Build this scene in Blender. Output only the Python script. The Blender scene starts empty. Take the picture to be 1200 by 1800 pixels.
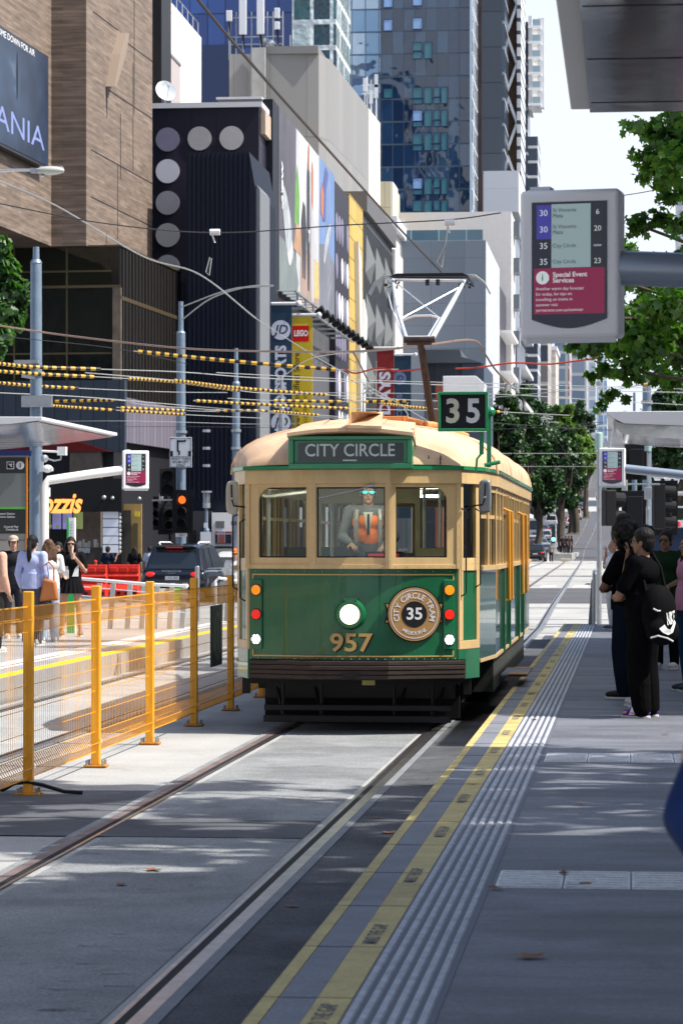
import bpy, bmesh, math, random
from mathutils import Vector, Matrix, Euler
from math import radians, sin, cos, pi, sqrt, atan2
random.seed(7)
SC = bpy.context.scene
COL = SC.collection
# ---------------------------------------------------------------- camera
F = 5000.0; HZ = 953.0; VPX = 1106.0; CH = 1.81
TH = math.atan((VPX-600)/F)
cam = bpy.data.cameras.new('camera'); camo = bpy.data.objects.new('camera', cam); COL.objects.link(camo)
camo.location = (0, 0, CH); camo.rotation_euler = (pi/2, 0, TH)
cam.sensor_fit = 'VERTICAL'; cam.sensor_height = 36; cam.sensor_width = 24
cam.lens = F/1800*36; cam.shift_y = (HZ-900)/1800
cam.clip_end = 4000; cam.clip_start = .2
cam.dof.use_dof = True; cam.dof.focus_distance = 27; cam.dof.aperture_fstop = 9
SC.camera = camo
# ---------------------------------------------------------------- light
SUN_EL = radians(53); SUN_AZ = radians(97)      # azimuth clockwise from +Y
w = bpy.data.worlds.new('World'); SC.world = w; w.use_nodes = True
nt = w.node_tree; nt.nodes.clear()
sky = nt.nodes.new('ShaderNodeTexSky'); sky.sky_type = 'NISHITA'; sky.sun_disc = False
sky.sun_elevation = SUN_EL; sky.sun_rotation = SUN_AZ; sky.air_density = 1.1; sky.dust_density = 2.5; sky.ozone_density = 1.0
bg = nt.nodes.new('ShaderNodeBackground'); bg.inputs[1].default_value = .15
wo = nt.nodes.new('ShaderNodeOutputWorld')
tcw = nt.nodes.new('ShaderNodeTexCoord'); spw = nt.nodes.new('ShaderNodeSeparateXYZ'); nt.links.new(tcw.outputs['Generated'], spw.inputs[0])
mrw = nt.nodes.new('ShaderNodeMapRange'); mrw.inputs[1].default_value = .16; mrw.inputs[2].default_value = .42; mrw.inputs[3].default_value = .97; mrw.inputs[4].default_value = 0.; nt.links.new(spw.outputs[2], mrw.inputs[0])
mxw = nt.nodes.new('ShaderNodeMix'); mxw.data_type = 'RGBA'; nt.links.new(mrw.outputs[0], mxw.inputs[0]); nt.links.new(sky.outputs[0], mxw.inputs[6]); mxw.inputs[7].default_value = (4.2, 4.5, 5.0, 1)   # bright summer haze low in the sky
nt.links.new(mxw.outputs[2], bg.inputs[0]); nt.links.new(bg.outputs[0], wo.inputs[0])
sl = bpy.data.lights.new('sun', 'SUN'); sl.energy = 4.6; sl.angle = radians(.53); sl.color = (1, .955, .88)
so = bpy.data.objects.new('sun', sl); COL.objects.link(so)
sdir = Vector((sin(SUN_AZ)*cos(SUN_EL), cos(SUN_AZ)*cos(SUN_EL), sin(SUN_EL)))
so.rotation_euler = sdir.to_track_quat('Z', 'Y').to_euler(); so.location = (60, 0, 90)
SC.view_settings.view_transform = 'Standard'; SC.view_settings.look = 'None'
SC.view_settings.exposure = .62; SC.view_settings.gamma = 1
SC.cycles.max_bounces = 8; SC.cycles.transparent_max_bounces = 16; SC.cycles.caustics_reflective = False; SC.cycles.caustics_refractive = False
# ---------------------------------------------------------------- helpers
CT, ST = cos(TH), sin(TH)
def at(px, py, d):
    r = (px-600)/F*d
    return Vector((-ST*d+CT*r, CT*d+ST*r, CH+(HZ-py)*d/F))
def Zp(py, d): return CH+(HZ-py)*d/F
def gnd(px, py, z=0.):
    return at(px, py, (CH-z)*F/(py-HZ))
def hill(y):
    if y < 240: return 0.
    if y > 900: y = 900+(y-900)*.2
    return 25*((y-240)/510)**1.86
def V(*a): return Vector(a)
def mk(name, col, rough=.6, metal=0., var=0., scale=3., bump=0., bscale=40., emit=None, estr=0., spec=.5, coat=0., stretch=(1,1,1), detail=4., speck=0., sscale=55., stain=0.):
    m = bpy.data.materials.new(name); m.use_nodes = True
    n = m.node_tree.nodes; l = m.node_tree.links; b = n['Principled BSDF']
    b.inputs['Base Color'].default_value = (*col, 1); b.inputs['Roughness'].default_value = rough
    b.inputs['Metallic'].default_value = metal; b.inputs['Specular IOR Level'].default_value = spec if (rough < .5 or spec != .5) else .22
    b.inputs['Coat Weight'].default_value = coat
    if emit: b.inputs['Emission Color'].default_value = (*emit, 1); b.inputs['Emission Strength'].default_value = estr
    if var or bump:
        tc = n.new('ShaderNodeTexCoord'); mp = n.new('ShaderNodeMapping'); mp.inputs['Scale'].default_value = stretch
        l.new(tc.outputs['Object'], mp.inputs[0])
    if var:
        no = n.new('ShaderNodeTexNoise'); no.inputs['Scale'].default_value = scale; no.inputs['Detail'].default_value = detail
        no.inputs['Roughness'].default_value = .65
        l.new(mp.outputs[0], no.inputs[0])
        mr = n.new('ShaderNodeMapRange'); mr.inputs[1].default_value = .3; mr.inputs[2].default_value = .7
        mr.inputs[3].default_value = 1-var; mr.inputs[4].default_value = 1+var
        l.new(no.outputs[0], mr.inputs[0])
        mx = n.new('ShaderNodeVectorMath'); mx.operation = 'SCALE'; mx.inputs[0].default_value = col
        fac = mr.outputs[0]
        if speck:      # fine aggregate
            n3 = n.new('ShaderNodeTexNoise'); n3.inputs['Scale'].default_value = sscale; n3.inputs['Detail'].default_value = 3; l.new(tc.outputs['Object'], n3.inputs[0])
            m3 = n.new('ShaderNodeMapRange'); m3.inputs[1].default_value = .35; m3.inputs[2].default_value = .65; m3.inputs[3].default_value = 1-speck; m3.inputs[4].default_value = 1+speck; l.new(n3.outputs[0], m3.inputs[0])
            fac = mathn(n, l, 'MULTIPLY', fac, m3.outputs[0])
        if stain:      # oil drips, gum and patches with edges of their own
            for sc_, lo, hi in ((.55,.56,.60),(2.3,.64,.67),(9.,.70,.72)):
                n4 = n.new('ShaderNodeTexNoise'); n4.inputs['Scale'].default_value = sc_; n4.inputs['Detail'].default_value = 5; l.new(tc.outputs['Object'], n4.inputs[0])
                m4 = n.new('ShaderNodeMapRange'); m4.inputs[1].default_value = lo; m4.inputs[2].default_value = hi; m4.inputs[3].default_value = 1; m4.inputs[4].default_value = 1-stain; l.new(n4.outputs[0], m4.inputs[0])
                fac = mathn(n, l, 'MULTIPLY', fac, m4.outputs[0])
        l.new(fac, mx.inputs['Scale']); l.new(mx.outputs[0], b.inputs['Base Color'])
    if bump:
        n2 = n.new('ShaderNodeTexNoise'); n2.inputs['Scale'].default_value = bscale; n2.inputs['Detail'].default_value = 6
        l.new(mp.outputs[0], n2.inputs[0])
        bp = n.new('ShaderNodeBump'); bp.inputs['Strength'].default_value = bump; bp.inputs['Distance'].default_value = .02
        l.new(n2.outputs[0], bp.inputs['Height']); l.new(bp.outputs[0], b.inputs['Normal'])
    return m
def mathn(n, l, op, a, b=None, c=None):
    x = n.new('ShaderNodeMath'); x.operation = op
    for i, v in enumerate((a, b, c)):
        if v is None: continue
        if isinstance(v, (int, float)): x.inputs[i].default_value = v
        else: l.new(v, x.inputs[i])
    return x.outputs[0]
def rampn(n, l, fac, stops, interp='LINEAR'):
    r = n.new('ShaderNodeValToRGB'); r.color_ramp.interpolation = interp
    e = r.color_ramp.elements
    e[0].position = stops[0][0]; e[0].color = (*stops[0][1], 1)
    e[1].position = stops[1][0]; e[1].color = (*stops[1][1], 1)
    for p, c in stops[2:]:
        q = e.new(p); q.color = (*c, 1)
    l.new(fac, r.inputs[0]); return r.outputs[0]
def glassmat(name, tint=(.88,.92,.88), refl=.0, rough=.02):
    m = bpy.data.materials.new(name); m.use_nodes = True
    n = m.node_tree.nodes; l = m.node_tree.links; n.clear()
    o = n.new('ShaderNodeOutputMaterial'); t = n.new('ShaderNodeBsdfTransparent'); t.inputs[0].default_value = (*tint, 1)
    g = n.new('ShaderNodeBsdfGlossy'); g.inputs['Roughness'].default_value = rough; g.inputs[0].default_value = (.75,.8,.85,1)
    fr = n.new('ShaderNodeFresnel'); fr.inputs[0].default_value = 1.5
    mx = n.new('ShaderNodeMixShader')
    a = mathn(n, l, 'ADD', fr.outputs[0], refl)
    l.new(a, mx.inputs[0]); l.new(t.outputs[0], mx.inputs[1]); l.new(g.outputs[0], mx.inputs[2]); l.new(mx.outputs[0], o.inputs[0])
    return m
def tag(o, label=None, cat=None, group=None, kind=None):
    if label: o['label'] = label
    if cat: o['category'] = cat
    if group: o['group'] = group
    if kind: o['kind'] = kind
    return o
def thing(name, label, cat, loc=(0,0,0), rz=0., group=None):
    o = bpy.data.objects.new(name, None); COL.objects.link(o); o.location = loc; o.rotation_euler = (0,0,rz)
    o.empty_display_size = .2
    return tag(o, label, cat, group)
def copy_tree(o, parent=None):
    c = o.copy(); COL.objects.link(c); c.parent = parent
    for ch in list(o.children): copy_tree(ch, c)
    return c
_tx = {}
def text_geo(s, bold=0., align='CENTER', shear=0.):
    k = (s, bold, align, shear)
    if k not in _tx:
        c = bpy.data.curves.new('t', 'FONT'); c.body = s; c.size = 1; c.align_x = align; c.align_y = 'CENTER'
        c.offset = bold; c.resolution_u = 3; c.shear = shear
        o = bpy.data.objects.new('t', c); COL.objects.link(o)
        dg = bpy.context.evaluated_depsgraph_get(); me = bpy.data.meshes.new_from_object(o.evaluated_get(dg))
        _tx[k] = ([v.co.copy() for v in me.vertices], [tuple(p.vertices) for p in me.polygons])
        bpy.data.objects.remove(o); bpy.data.curves.remove(c); bpy.data.meshes.remove(me)
    return _tx[k]
FRONT = Matrix(((1,0,0,0),(0,0,-1,0),(0,1,0,0),(0,0,0,1)))       # text facing -Y
class MB:
    def __init__(s): s.v = []; s.f = []; s.m = []
    def add(s, vs, fs, mi=0):
        k = len(s.v); s.v += [Vector(v) for v in vs]
        for f in fs: s.f.append(tuple(i+k for i in f)); s.m.append(mi)
        return s
    def box(s, x0, x1, y0, y1, z0, z1, mi=0, M=None):
        vs = [Vector((x, y, z)) for z in (z0, z1) for x, y in ((x0,y0),(x1,y0),(x1,y1),(x0,y1))]
        if M: vs = [M @ v for v in vs]
        return s.add(vs, [(3,2,1,0),(4,5,6,7),(0,1,5,4),(1,2,6,5),(2,3,7,6),(3,0,4,7)], mi)
    def cyl(s, p0, p1, r0, r1=None, n=10, mi=0, caps=True):
        r1 = r0 if r1 is None else r1
        p0, p1 = Vector(p0), Vector(p1); d = (p1-p0)
        if d.length < 1e-6: return s
        q = d.to_track_quat('Z', 'Y')
        vs = []
        for p, r in ((p0,r0),(p1,r1)):
            for i in range(n):
                a = 2*pi*(i+.5)/n; vs.append(p+q @ Vector((r*cos(a), r*sin(a), 0)))
        fs = [(i, (i+1)%n, n+(i+1)%n, n+i) for i in range(n)]
        if caps: fs += [tuple(reversed(range(n))), tuple(range(n, 2*n))]
        return s.add(vs, fs, mi)
    def tube(s, pts, r, n=6, mi=0):
        pts = [Vector(p) for p in pts]; k = len(s.v); N = len(pts)
        rs = r if isinstance(r, (list, tuple)) else [r]*N
        up = None
        for j, p in enumerate(pts):
            t = (pts[min(j+1, N-1)]-pts[max(j-1, 0)]).normalized()
            if up is None:
                up = Vector((0,0,1)) if abs(t.z) < .9 else Vector((1,0,0))
            a = t.cross(up)
            a = a.normalized() if a.length > 1e-5 else Vector((1,0,0))
            b = a.cross(t).normalized(); up = b
            for i in range(n):
                an = 2*pi*(i+.5)/n; s.v.append(p+rs[j]*(a*cos(an)+b*sin(an)))
        for j in range(N-1):
            for i in range(n):
                s.f.append((k+j*n+i, k+(j+1)*n+i, k+(j+1)*n+(i+1)%n, k+j*n+(i+1)%n)); s.m.append(mi)
        s.f.append(tuple(k+i for i in range(n))); s.m.append(mi)
        s.f.append(tuple(k+(N-1)*n+i for i in reversed(range(n)))); s.m.append(mi)
        return s
    def prism(s, pts, ext, mi=0):
        pts = [Vector(p) for p in pts]; e = Vector(ext); n = len(pts)
        fs = [tuple(reversed(range(n))), tuple(range(n, 2*n))]+[(i, (i+1)%n, n+(i+1)%n, n+i) for i in range(n)]
        return s.add(pts+[p+e for p in pts], fs, mi)
    def face(s, pts, mi=0): return s.add(pts, [tuple(range(len(pts)))], mi)
    def ell(s, c, r, n=12, m=8, mi=0, R=None):
        c = Vector(c); r = (r,r,r) if isinstance(r, (int,float)) else r
        vs = [Vector((0,0,r[2]))]
        for j in range(1, m):
            a = pi*j/m
            for i in range(n):
                b = 2*pi*i/n; vs.append(Vector((r[0]*sin(a)*cos(b), r[1]*sin(a)*sin(b), r[2]*cos(a))))
        vs.append(Vector((0,0,-r[2]))); L = len(vs)-1
        fs = [(0, 1+i, 1+(i+1)%n) for i in range(n)]
        for j in range(m-2):
            for i in range(n):
                a = 1+j*n; fs.append((a+i, a+n+i, a+n+(i+1)%n, a+(i+1)%n))
        fs += [(L, L-n+(i+1)%n, L-n+i) for i in range(n)]
        if R: vs = [R @ v for v in vs]
        return s.add([c+v for v in vs], fs, mi)
    def disc(s, c, r, nrm=(0,-1,0), th=.01, n=28, mi=0):
        c = Vector(c); d = Vector(nrm).normalized()
        return s.cyl(c, c+d*th, r, r, n, mi)
    def ring(s, c, r0, r1, nrm=(0,-1,0), th=.01, n=32, mi=0):
        c = Vector(c); d = Vector(nrm).normalized(); q = d.to_track_quat('Z', 'Y'); vs = []
        for z in (0, th):
            for r in (r0, r1):
                for i in range(n):
                    a = 2*pi*i/n; vs.append(c+q @ Vector((r*cos(a), r*sin(a), z)))
        fs = []
        for i in range(n):
            j = (i+1)%n
            fs += [(2*n+i, 2*n+j, 3*n+j, 3*n+i)[::-1], (n+i, n+j, 3*n+j, 3*n+i), (i, j, 2*n+j, 2*n+i)[::-1], (i, j, n+j, n+i)]
        return s.add(vs, fs, mi)
    def text(s, t, size, M, bold=0., mi=0, align='CENTER', width=None, shear=0., depth=0.):
        v, f = text_geo(t, bold, align, shear)
        sx = size
        if width:
            ww = max(p.x for p in v)-min(p.x for p in v); sx = width/ww
        vs = [M @ Vector((p.x*sx, p.y*size, 0)) for p in v]
        return s.add(vs, f, mi)
    def build(s, name, mats, parent=None, smooth=False, bevel=0., world=False, seg=2, auto=None):
        if world and parent is not None:
            Mi = (Matrix.Translation(parent.location) @ Euler(parent.rotation_euler).to_matrix().to_4x4()).inverted()
            s.v = [Mi @ v for v in s.v]
        me = bpy.data.meshes.new(name); me.from_pydata([tuple(v) for v in s.v], [], s.f)
        if not isinstance(mats, (list, tuple)): mats = [mats]
        for m in mats: me.materials.append(m)
        if any(s.m): me.polygons.foreach_set('material_index', s.m)
        if smooth: me.polygons.foreach_set('use_smooth', [True]*len(me.polygons))
        me.update()
        o = bpy.data.objects.new(name, me); COL.objects.link(o)
        if parent is not None: o.parent = parent
        if bevel:
            b = o.modifiers.new('b', 'BEVEL'); b.width = bevel; b.segments = seg; b.limit_method = 'ANGLE'; b.angle_limit = radians(40)
            b.harden_normals = False
        if smooth and auto is None: me.set_sharp_from_angle(angle=radians(42))
        return o
    def top(s, name, mats, label, cat, group=None, kind=None, **k):
        o = s.build(name, mats, None, **k); tag(o, label, cat, group, kind); return o
def arc_text(mb, t, c, r, a0, a1, size, y, bold=.0, mi=0, inward=False):
    """letters on a circle in the xz plane facing -Y; angles clockwise from top in degrees"""
    n = len(t)
    ws = []
    for ch in t:
        if ch == ' ': ws.append(.35); continue
        v, _ = text_geo(ch, bold); ws.append(max(p.x for p in v)-min(p.x for p in v)+.12)
    tot = sum(ws); acc = 0
    for ch, wd in zip(t, ws):
        a = radians(a0+(a1-a0)*(acc+wd/2)/tot); acc += wd
        if ch == ' ': continue
        p = Vector((c[0]+r*sin(a), y, c[2]+r*cos(a)))
        rot = -a if not inward else pi-a
        M = Matrix.Translation(p) @ FRONT @ Matrix.Rotation(rot, 4, 'Z')
        mb.text(ch, size, M, bold, mi)
# ---------------------------------------------------------------- common materials
M = {}
M['concrete'] = mk('concrete', (.36,.36,.35), .85, var=.16, scale=.7, bump=.25, bscale=60, speck=.12, stain=.12)
M['bed'] = mk('bed_concrete', (.235,.245,.25), .85, var=.22, scale=1.3, bump=.5, bscale=50, speck=.22, sscale=70, stain=.2)
M['asphalt'] = mk('asphalt', (.088,.092,.10), .9, var=.35, scale=1.5, bump=.5, bscale=90, speck=.3, sscale=90, stain=.2)
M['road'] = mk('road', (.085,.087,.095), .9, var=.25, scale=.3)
M['pave'] = mk('platform_paving', (.150,.160,.185), .6, var=.30, scale=1.2, bump=.2, bscale=25, stretch=(.5,2.2,1), speck=.14, sscale=60, stain=.2)
M['pave2'] = mk('edge_paving', (.19,.20,.23), .6, var=.14, scale=3, speck=.12, stain=.12)
M['yline'] = mk('yellow_line', (.54,.43,.17), .6, var=.16, scale=5, bump=.1, speck=.1, stain=.16)
M['white_line'] = mk('white_line', (.72,.72,.70), .6, var=.12, scale=6)
M['tact'] = mk('tactile', (.46,.48,.51), .5, var=.2, scale=9, speck=.1, stain=.15)
M['tactbase'] = mk('tactile_base', (.12,.13,.17), .6)
M['joint'] = mk('joint', (.03,.03,.035), .9)
M['steel'] = mk('rail_steel', (.52,.50,.50), .28, metal=1., var=.25, scale=8)
M['rust'] = mk('rail_rust', (.20,.15,.14), .55, metal=.3, var=.3, scale=6)
M['groove'] = mk('groove', (.02,.018,.018), .8)
M['galv'] = mk('galvanised', (.40,.42,.44), .42, metal=.7, var=.12, scale=7)
M['pole'] = mk('pole_blue_grey', (.17,.23,.30), .45, metal=.2, var=.12, scale=4)
M['white'] = mk('white_paint', (.84,.84,.83), .35)
M['offwhite'] = mk('offwhite', (.66,.67,.69), .45)
M['black'] = mk('black', (.012,.012,.014), .5)
M['mblack'] = mk('matt_black', (.016,.016,.018), .8)
M['orange'] = mk('fence_orange', (.88,.40,.02), .4, var=.08, scale=5)
M['wire'] = mk('wire', (.35,.34,.33), .5, metal=.6)
M['dark'] = mk('dark_metal', (.035,.035,.04), .5, metal=.3)
M['glass'] = glassmat('clear_glass')
# ================================================================ SETTING
def strip(pts, x0, x1, z, th=0.):
    """ribbon along Y; pts = list of (y, dx, dz)"""
    mb = MB(); n = len(pts); vs = []
    for y, dx, dz in pts: vs += [(x0+dx, y, z+dz), (x1+dx, y, z+dz)]
    fs = [(2*i, 2*i+1, 2*i+3, 2*i+2) for i in range(n-1)]
    mb.add(vs, fs); return mb
ys = [-40, 0, 40, 80, 120, 200, 240, 260]+list(range(280, 920, 20))+[1000, 1500, 2500]
g = MB(); xs = [-900,-300,-120,-60,-30,-10,0,10,30,60,120,300,900]
for y in ys:
    for x in xs: g.v.append(Vector((x, y, hill(y))))
nx = len(xs)
for j in range(len(ys)-1):
    for i in range(nx-1): g.f.append((j*nx+i, j*nx+i+1, (j+1)*nx+i+1, (j+1)*nx+i)); g.m.append(0)
g.top('ground', M['concrete'], None, None, kind='structure')
def sm(t): t = max(0, min(1, t)); return t*t*(3-2*t)
def tdx(y): return 0. if y < 55 else (-.0123*(y-55)*min(1,(y-55)/12) if y < 330 else -3.38)
TY = [-5, 0, 5, 10, 15, 20, 25, 30, 40, 50, 60, 80]+list(range(90, 330, 15))+list(range(330, 920, 20))
prof = [(y, tdx(y), hill(y)) for y in TY]
# far carriageway, darker asphalt beyond the crossing
farp = [(y, 0, hill(y)) for y in [262]+list(range(280, 920, 20))]
strip(farp, -34, 24, .004).top('road', M['road'], None, None, kind='structure')
strip([(y,0,0) for y in (84, 92, 100, 112)], -40, 30, .004).top('street_shadow_band', M['road'], None, None, kind='structure')  # dark strip stands in for a tower's shadow across the street
# brighter cross street on the far hill
strip([(y, 0, hill(y)+.02) for y in range(500, 561, 20)], -40, 30, .01).top('far_cross_street', M['concrete'], None, None, kind='structure')
# foreground slabs
strip([(y,0,0) for y in (2, 20, 53)], -1.80, -1.20, .004).top('edge_asphalt', M['asphalt'], None, None, kind='structure')
strip([(y,0,0) for y in (2, 20, 60)], -3.20, -1.98, .004).top('track_slab', M['bed'], None, None, kind='structure')
b = MB()
b.add([(-7.0,17.2,.008),(-1.98,17.2,.008),(-1.98,18.3,.008),(-7.0,18.3,.008)], [(0,1,2,3)])
b.add([(-6.9,18.34,.008),(-3.42,18.34,.008),(-3.42,20.4,.008),(-6.9,20.1,.008)], [(0,1,2,3)])
b.top('asphalt_patch', mk('patch', (.095,.10,.11), .9, var=.25, scale=1.2, bump=.3), None, None, kind='structure')
# rails : right = head on the right of the groove, left = head on the left
def rail(lab, x, sgn, mats):
    t = thing('tram_rail', lab, 'rail', (x, 10, 0))
    def rb(a, b_, z, nm, m):
        mb = strip(prof, min(a,b_), max(a,b_), z); mb.build(nm, m, t, world=True)
    rb(x+.02*sgn, x+.085*sgn, .010, 'rail_head', mats[0])
    rb(x-.022*sgn, x+.02*sgn, .0085, 'groove', M['groove'])
    rb(x-.045*sgn, x-.022*sgn, .010, 'guard_lip', mats[1])
    rb(x+.085*sgn, x+.14*sgn, .009, 'grout_edge', mats[2])
lgrout = mk('grout_light', (.20,.21,.225), .8, var=.15)
rail('shiny grooved tram rail nearest the platform edge', -1.893, 1, (M['steel'], M['steel'], lgrout))
rail('brownish grooved tram rail on the fence side of the tram', -3.290, -1, (M['rust'], M['steel'], M['bed']))
rail('inner rail of the far second track beside the orange fence', -5.25, 1, (M['steel'], M['steel'], M['bed']))
rail('outer rail of the second track by the opposite platform', -6.68, -1, (M['steel'], M['steel'], M['bed']))
# crack / scrape marks pressed in the slab
b = MB(); rnd = random.Random(3)
for i in range(46):
    px = rnd.uniform(60, 250); py = rnd.uniform(1640, 1800) if i < 26 else rnd.uniform(1420, 1640)
    if i >= 26: px = rnd.uniform(10, 520)
    p = gnd(px, py); q = gnd(px+(rnd.uniform(20, 80) if i < 26 else rnd.uniform(5, 18)), py+rnd.uniform(-3, 3)); h = rnd.uniform(.002, .007)
    if not(-3.2 < p.x < -2.0 and q.x < -2.0): continue
    b.add([(p.x,p.y-h,.0055),(q.x,q.y-h*.3,.0055),(q.x,q.y+h*.3,.0055),(p.x,p.y+h,.0055)], [(0,1,2,3)])
b.top('slab_scrape_marks', M['asphalt'], 'dark scrape marks scored in the concrete between the rails', 'scrape marks', kind='stuff')
# ---- right platform
PZ = .29
b = MB(); b.box(-1.20, 9, -6, 53, .0, PZ); b.top('platform', M['pave'], None, None, kind='structure')
b = MB(); b.box(9.02, 26, -6, 84, .0, .14)
b.top('footpath_right', M['pave2'], None, None, kind='structure')
b = MB(); b.box(-1.214, -1.163, -4, 53.003, .22, PZ+.005); b.top('yellow_edge_line', M['yline'], None, None, kind='structure')
b = MB(); b.box(-1.16, -1.034, -4, 53.003, .22, PZ+.004); b.top('platform_edge_paving', M['pave2'], None, None, kind='structure')
b = MB(); b.box(-1.032, -.915, -4, 53.003, .22, PZ+.005)
b.top('yellow_warning_line', M['yline'], None, None, kind='structure')
b = MB()
for y in [8.2+1.2*i for i in range(38)]: b.box(-1.214, -.915, y, y+.006, PZ+.004, PZ+.0062)
b.top('edge_paving_joints', mk('jt', (.12,.12,.12), .9), None, None, kind='structure')
stc = mk('stencil', (.15,.16,.18), .8)
tst = thing('stencilled_wording', 'small grey stencilled wording repeated along the yellow platform warning line', 'stencil', (-.973, 9, PZ))
for i in range(22):
    y = 9.0+1.95*i
    if i % 1 == 0:
        Mx = Matrix.Translation((-.973, y, PZ+.0065)) @ Matrix.Rotation(radians(90), 4, 'Z')
        b = MB(); b.text('MIND THE GAP', .085, Mx, .01, width=.55); b.build('wording', stc, tst, world=True)
t = thing('tactile_strip', 'pale ribbed tactile strip of six ridges along the platform edge', 'tactile paving', (-.77, 8, PZ))
b = MB(); b.box(-.914, -.612, -4, 53.002, .25, PZ+.003); b.build('base', M['tactbase'], t, world=True)
for cx in (-.890, -.842, -.794, -.746, -.698, -.650):
    b = MB(); y = 5.; k = 0; vs = []
    while y < 52.9:
        dy = .018 if y < 22 else .1
        up = PZ+.011 if k % 2 == 0 else PZ+.0065
        wd = .0165 if k % 2 == 0 else .013
        vs += [(cx-wd, y, PZ+.002), (cx-wd*.6, y, up), (cx+wd*.6, y, up), (cx+wd, y, PZ+.002)]
        y += dy; k += 1
    n = len(vs)//4; fs = []
    for i in range(n-1):
        for j in range(3): fs.append((4*i+j, 4*i+j+1, 4*i+4+j+1, 4*i+4+j))
    b.add(vs, fs); b.build('ridge', M['tact'], t, world=True)
def crossbar(lab, y0, y1, tile):
    t = thing('tactile_cross_strip', lab, 'tactile paving', (-.3, (y0+y1)/2, PZ))
    x = -.59
    while x < 2.4:
        b = MB(); b.box(x, x+tile-.008, y0, y1, PZ-.02, PZ+.004)
        n = 7
        for i in range(n):
            yy = y0+(i+.5)*(y1-y0)/n; b.box(x+.01, x+tile-.018, yy-.018, yy+.012, PZ+.003, PZ+.009)
        b.build('tile', bpy.data.materials.get('sunlit_cross_tile') or mk('sunlit_cross_tile', (.66,.67,.68), .5, var=.15, scale=9, speck=.1, stain=.15), t, world=True); x += tile  # paler than the edge ridges: sunlight put into the tile colour
crossbar('nearer pale ribbed tactile strip laid across the platform', 12.5, 13.15, .3)
crossbar('farther pale ribbed tactile strip laid across the platform', 19.7, 20.5, .3)
crossbar('distant dotted tactile strip across the platform end', 51.9, 52.5, .3)
# ---- opposite platform
b = MB(); b.box(-14.8, -6.95, -6, 54, 0, PZ); b.top('opposite_platform', mk('opp', (.33,.31,.30), .75, var=.15, scale=.8), None, None, kind='structure')
b = MB(); b.box(-7.17, -6.99, -6, 54.003, .2, PZ+.005); b.top('opposite_yellow_line', mk('yl2', (.85,.56,.02), .6), None, None, kind='structure')
b = MB(); b.box(-7.85, -7.5, -6, 54.003, .2, PZ+.005); b.top('opposite_white_tactile_line', M['white_line'], None, None, kind='structure')
b = MB(); b.box(-60, -15.2, -6, 84, 0, .13); b.top('footpath_left', M['pave2'], None, None, kind='structure')
b = MB(); b.box(-60, -15.5, 113, 290, 0, .13); b.top('footpath_far_left', M['pave2'], None, None, kind='structure')
# slab joints on the bright crossing
b = MB()
for y in (56.5, 61, 66.5, 78, 118, 131, 150): b.box(-30, 12, y, y+.12, .001, .006)
b.top('crossing_joints', mk('jt2', (.16,.16,.17), .9), None, None, kind='structure')
# crosswalk bars
b = MB()
for i in range(12): b.box(-14+1.3*i, -13.4+1.3*i, 114.5, 118, .003, .009)
b.top('crosswalk_markings', M['white_line'], None, None, kind='structure')
# fallen leaves
lv = mk('dry_leaf', (.23,.10,.045), .7, var=.3, scale=40)
LF = [(270,1532,0,'curled brown leaf lying mid track between the rails'),(213,1558,0,'small brown leaf just left below the curled track leaf'),
 (682,1466,0,'brown leaf on dark asphalt touching the yellow edge'),(512,1596,0,'tiny orange leaf on the dark asphalt strip beside the rail'),
 (932,1685,1,'largest brown leaf alone on the near platform paving'),(870,1564,1,'small leaf below the near tactile cross strip end'),
 (990,1538,1,'orange leaf on the near tactile cross strip, left one'),(1028,1556,1,'flat brown leaf at the lower edge of the near cross strip'),
 (1020,1416,1,'small dark leaf on paving between both cross strips'),(830,1381,1,'leaf lying on the yellow warning line by the ridges'),
 (938,1267,1,'leaf on the ridges where sunlight crosses the platform'),(1168,1292,1,'orange leaf in the sunlit band at the right'),(664,1440,0,'pale twig like leaf on asphalt by the yellow line')]
for i, (px, py, z, lab) in enumerate(LF):
    p = gnd(px, py, PZ if z else 0)
    b = MB(); r = random.Random(i); s = .055 if i in (0,2,4) else .035; n = 10
    for k in range(n):
        a = 2*pi*k/n; rr = s*(1 if k % 2 == 0 else .55)*(1.3 if k in (0,) else 1)
        b.v.append(Vector((rr*cos(a)*1.3, rr*sin(a), .004+.25*abs(rr*cos(a))*r.uniform(.4, 1.1))))
    b.v.append(Vector((0,0,.002)))
    for k in range(n): b.f.append((k, (k+1)%n, n)); b.m.append(0)
    o = b.top('fallen_leaf', lv, lab, 'leaf', group='dry leaves fallen on the ground'); o.location = (p.x, p.y, p.z+.006); o.rotation_euler = (0, 0, r.uniform(0, 6))
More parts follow.
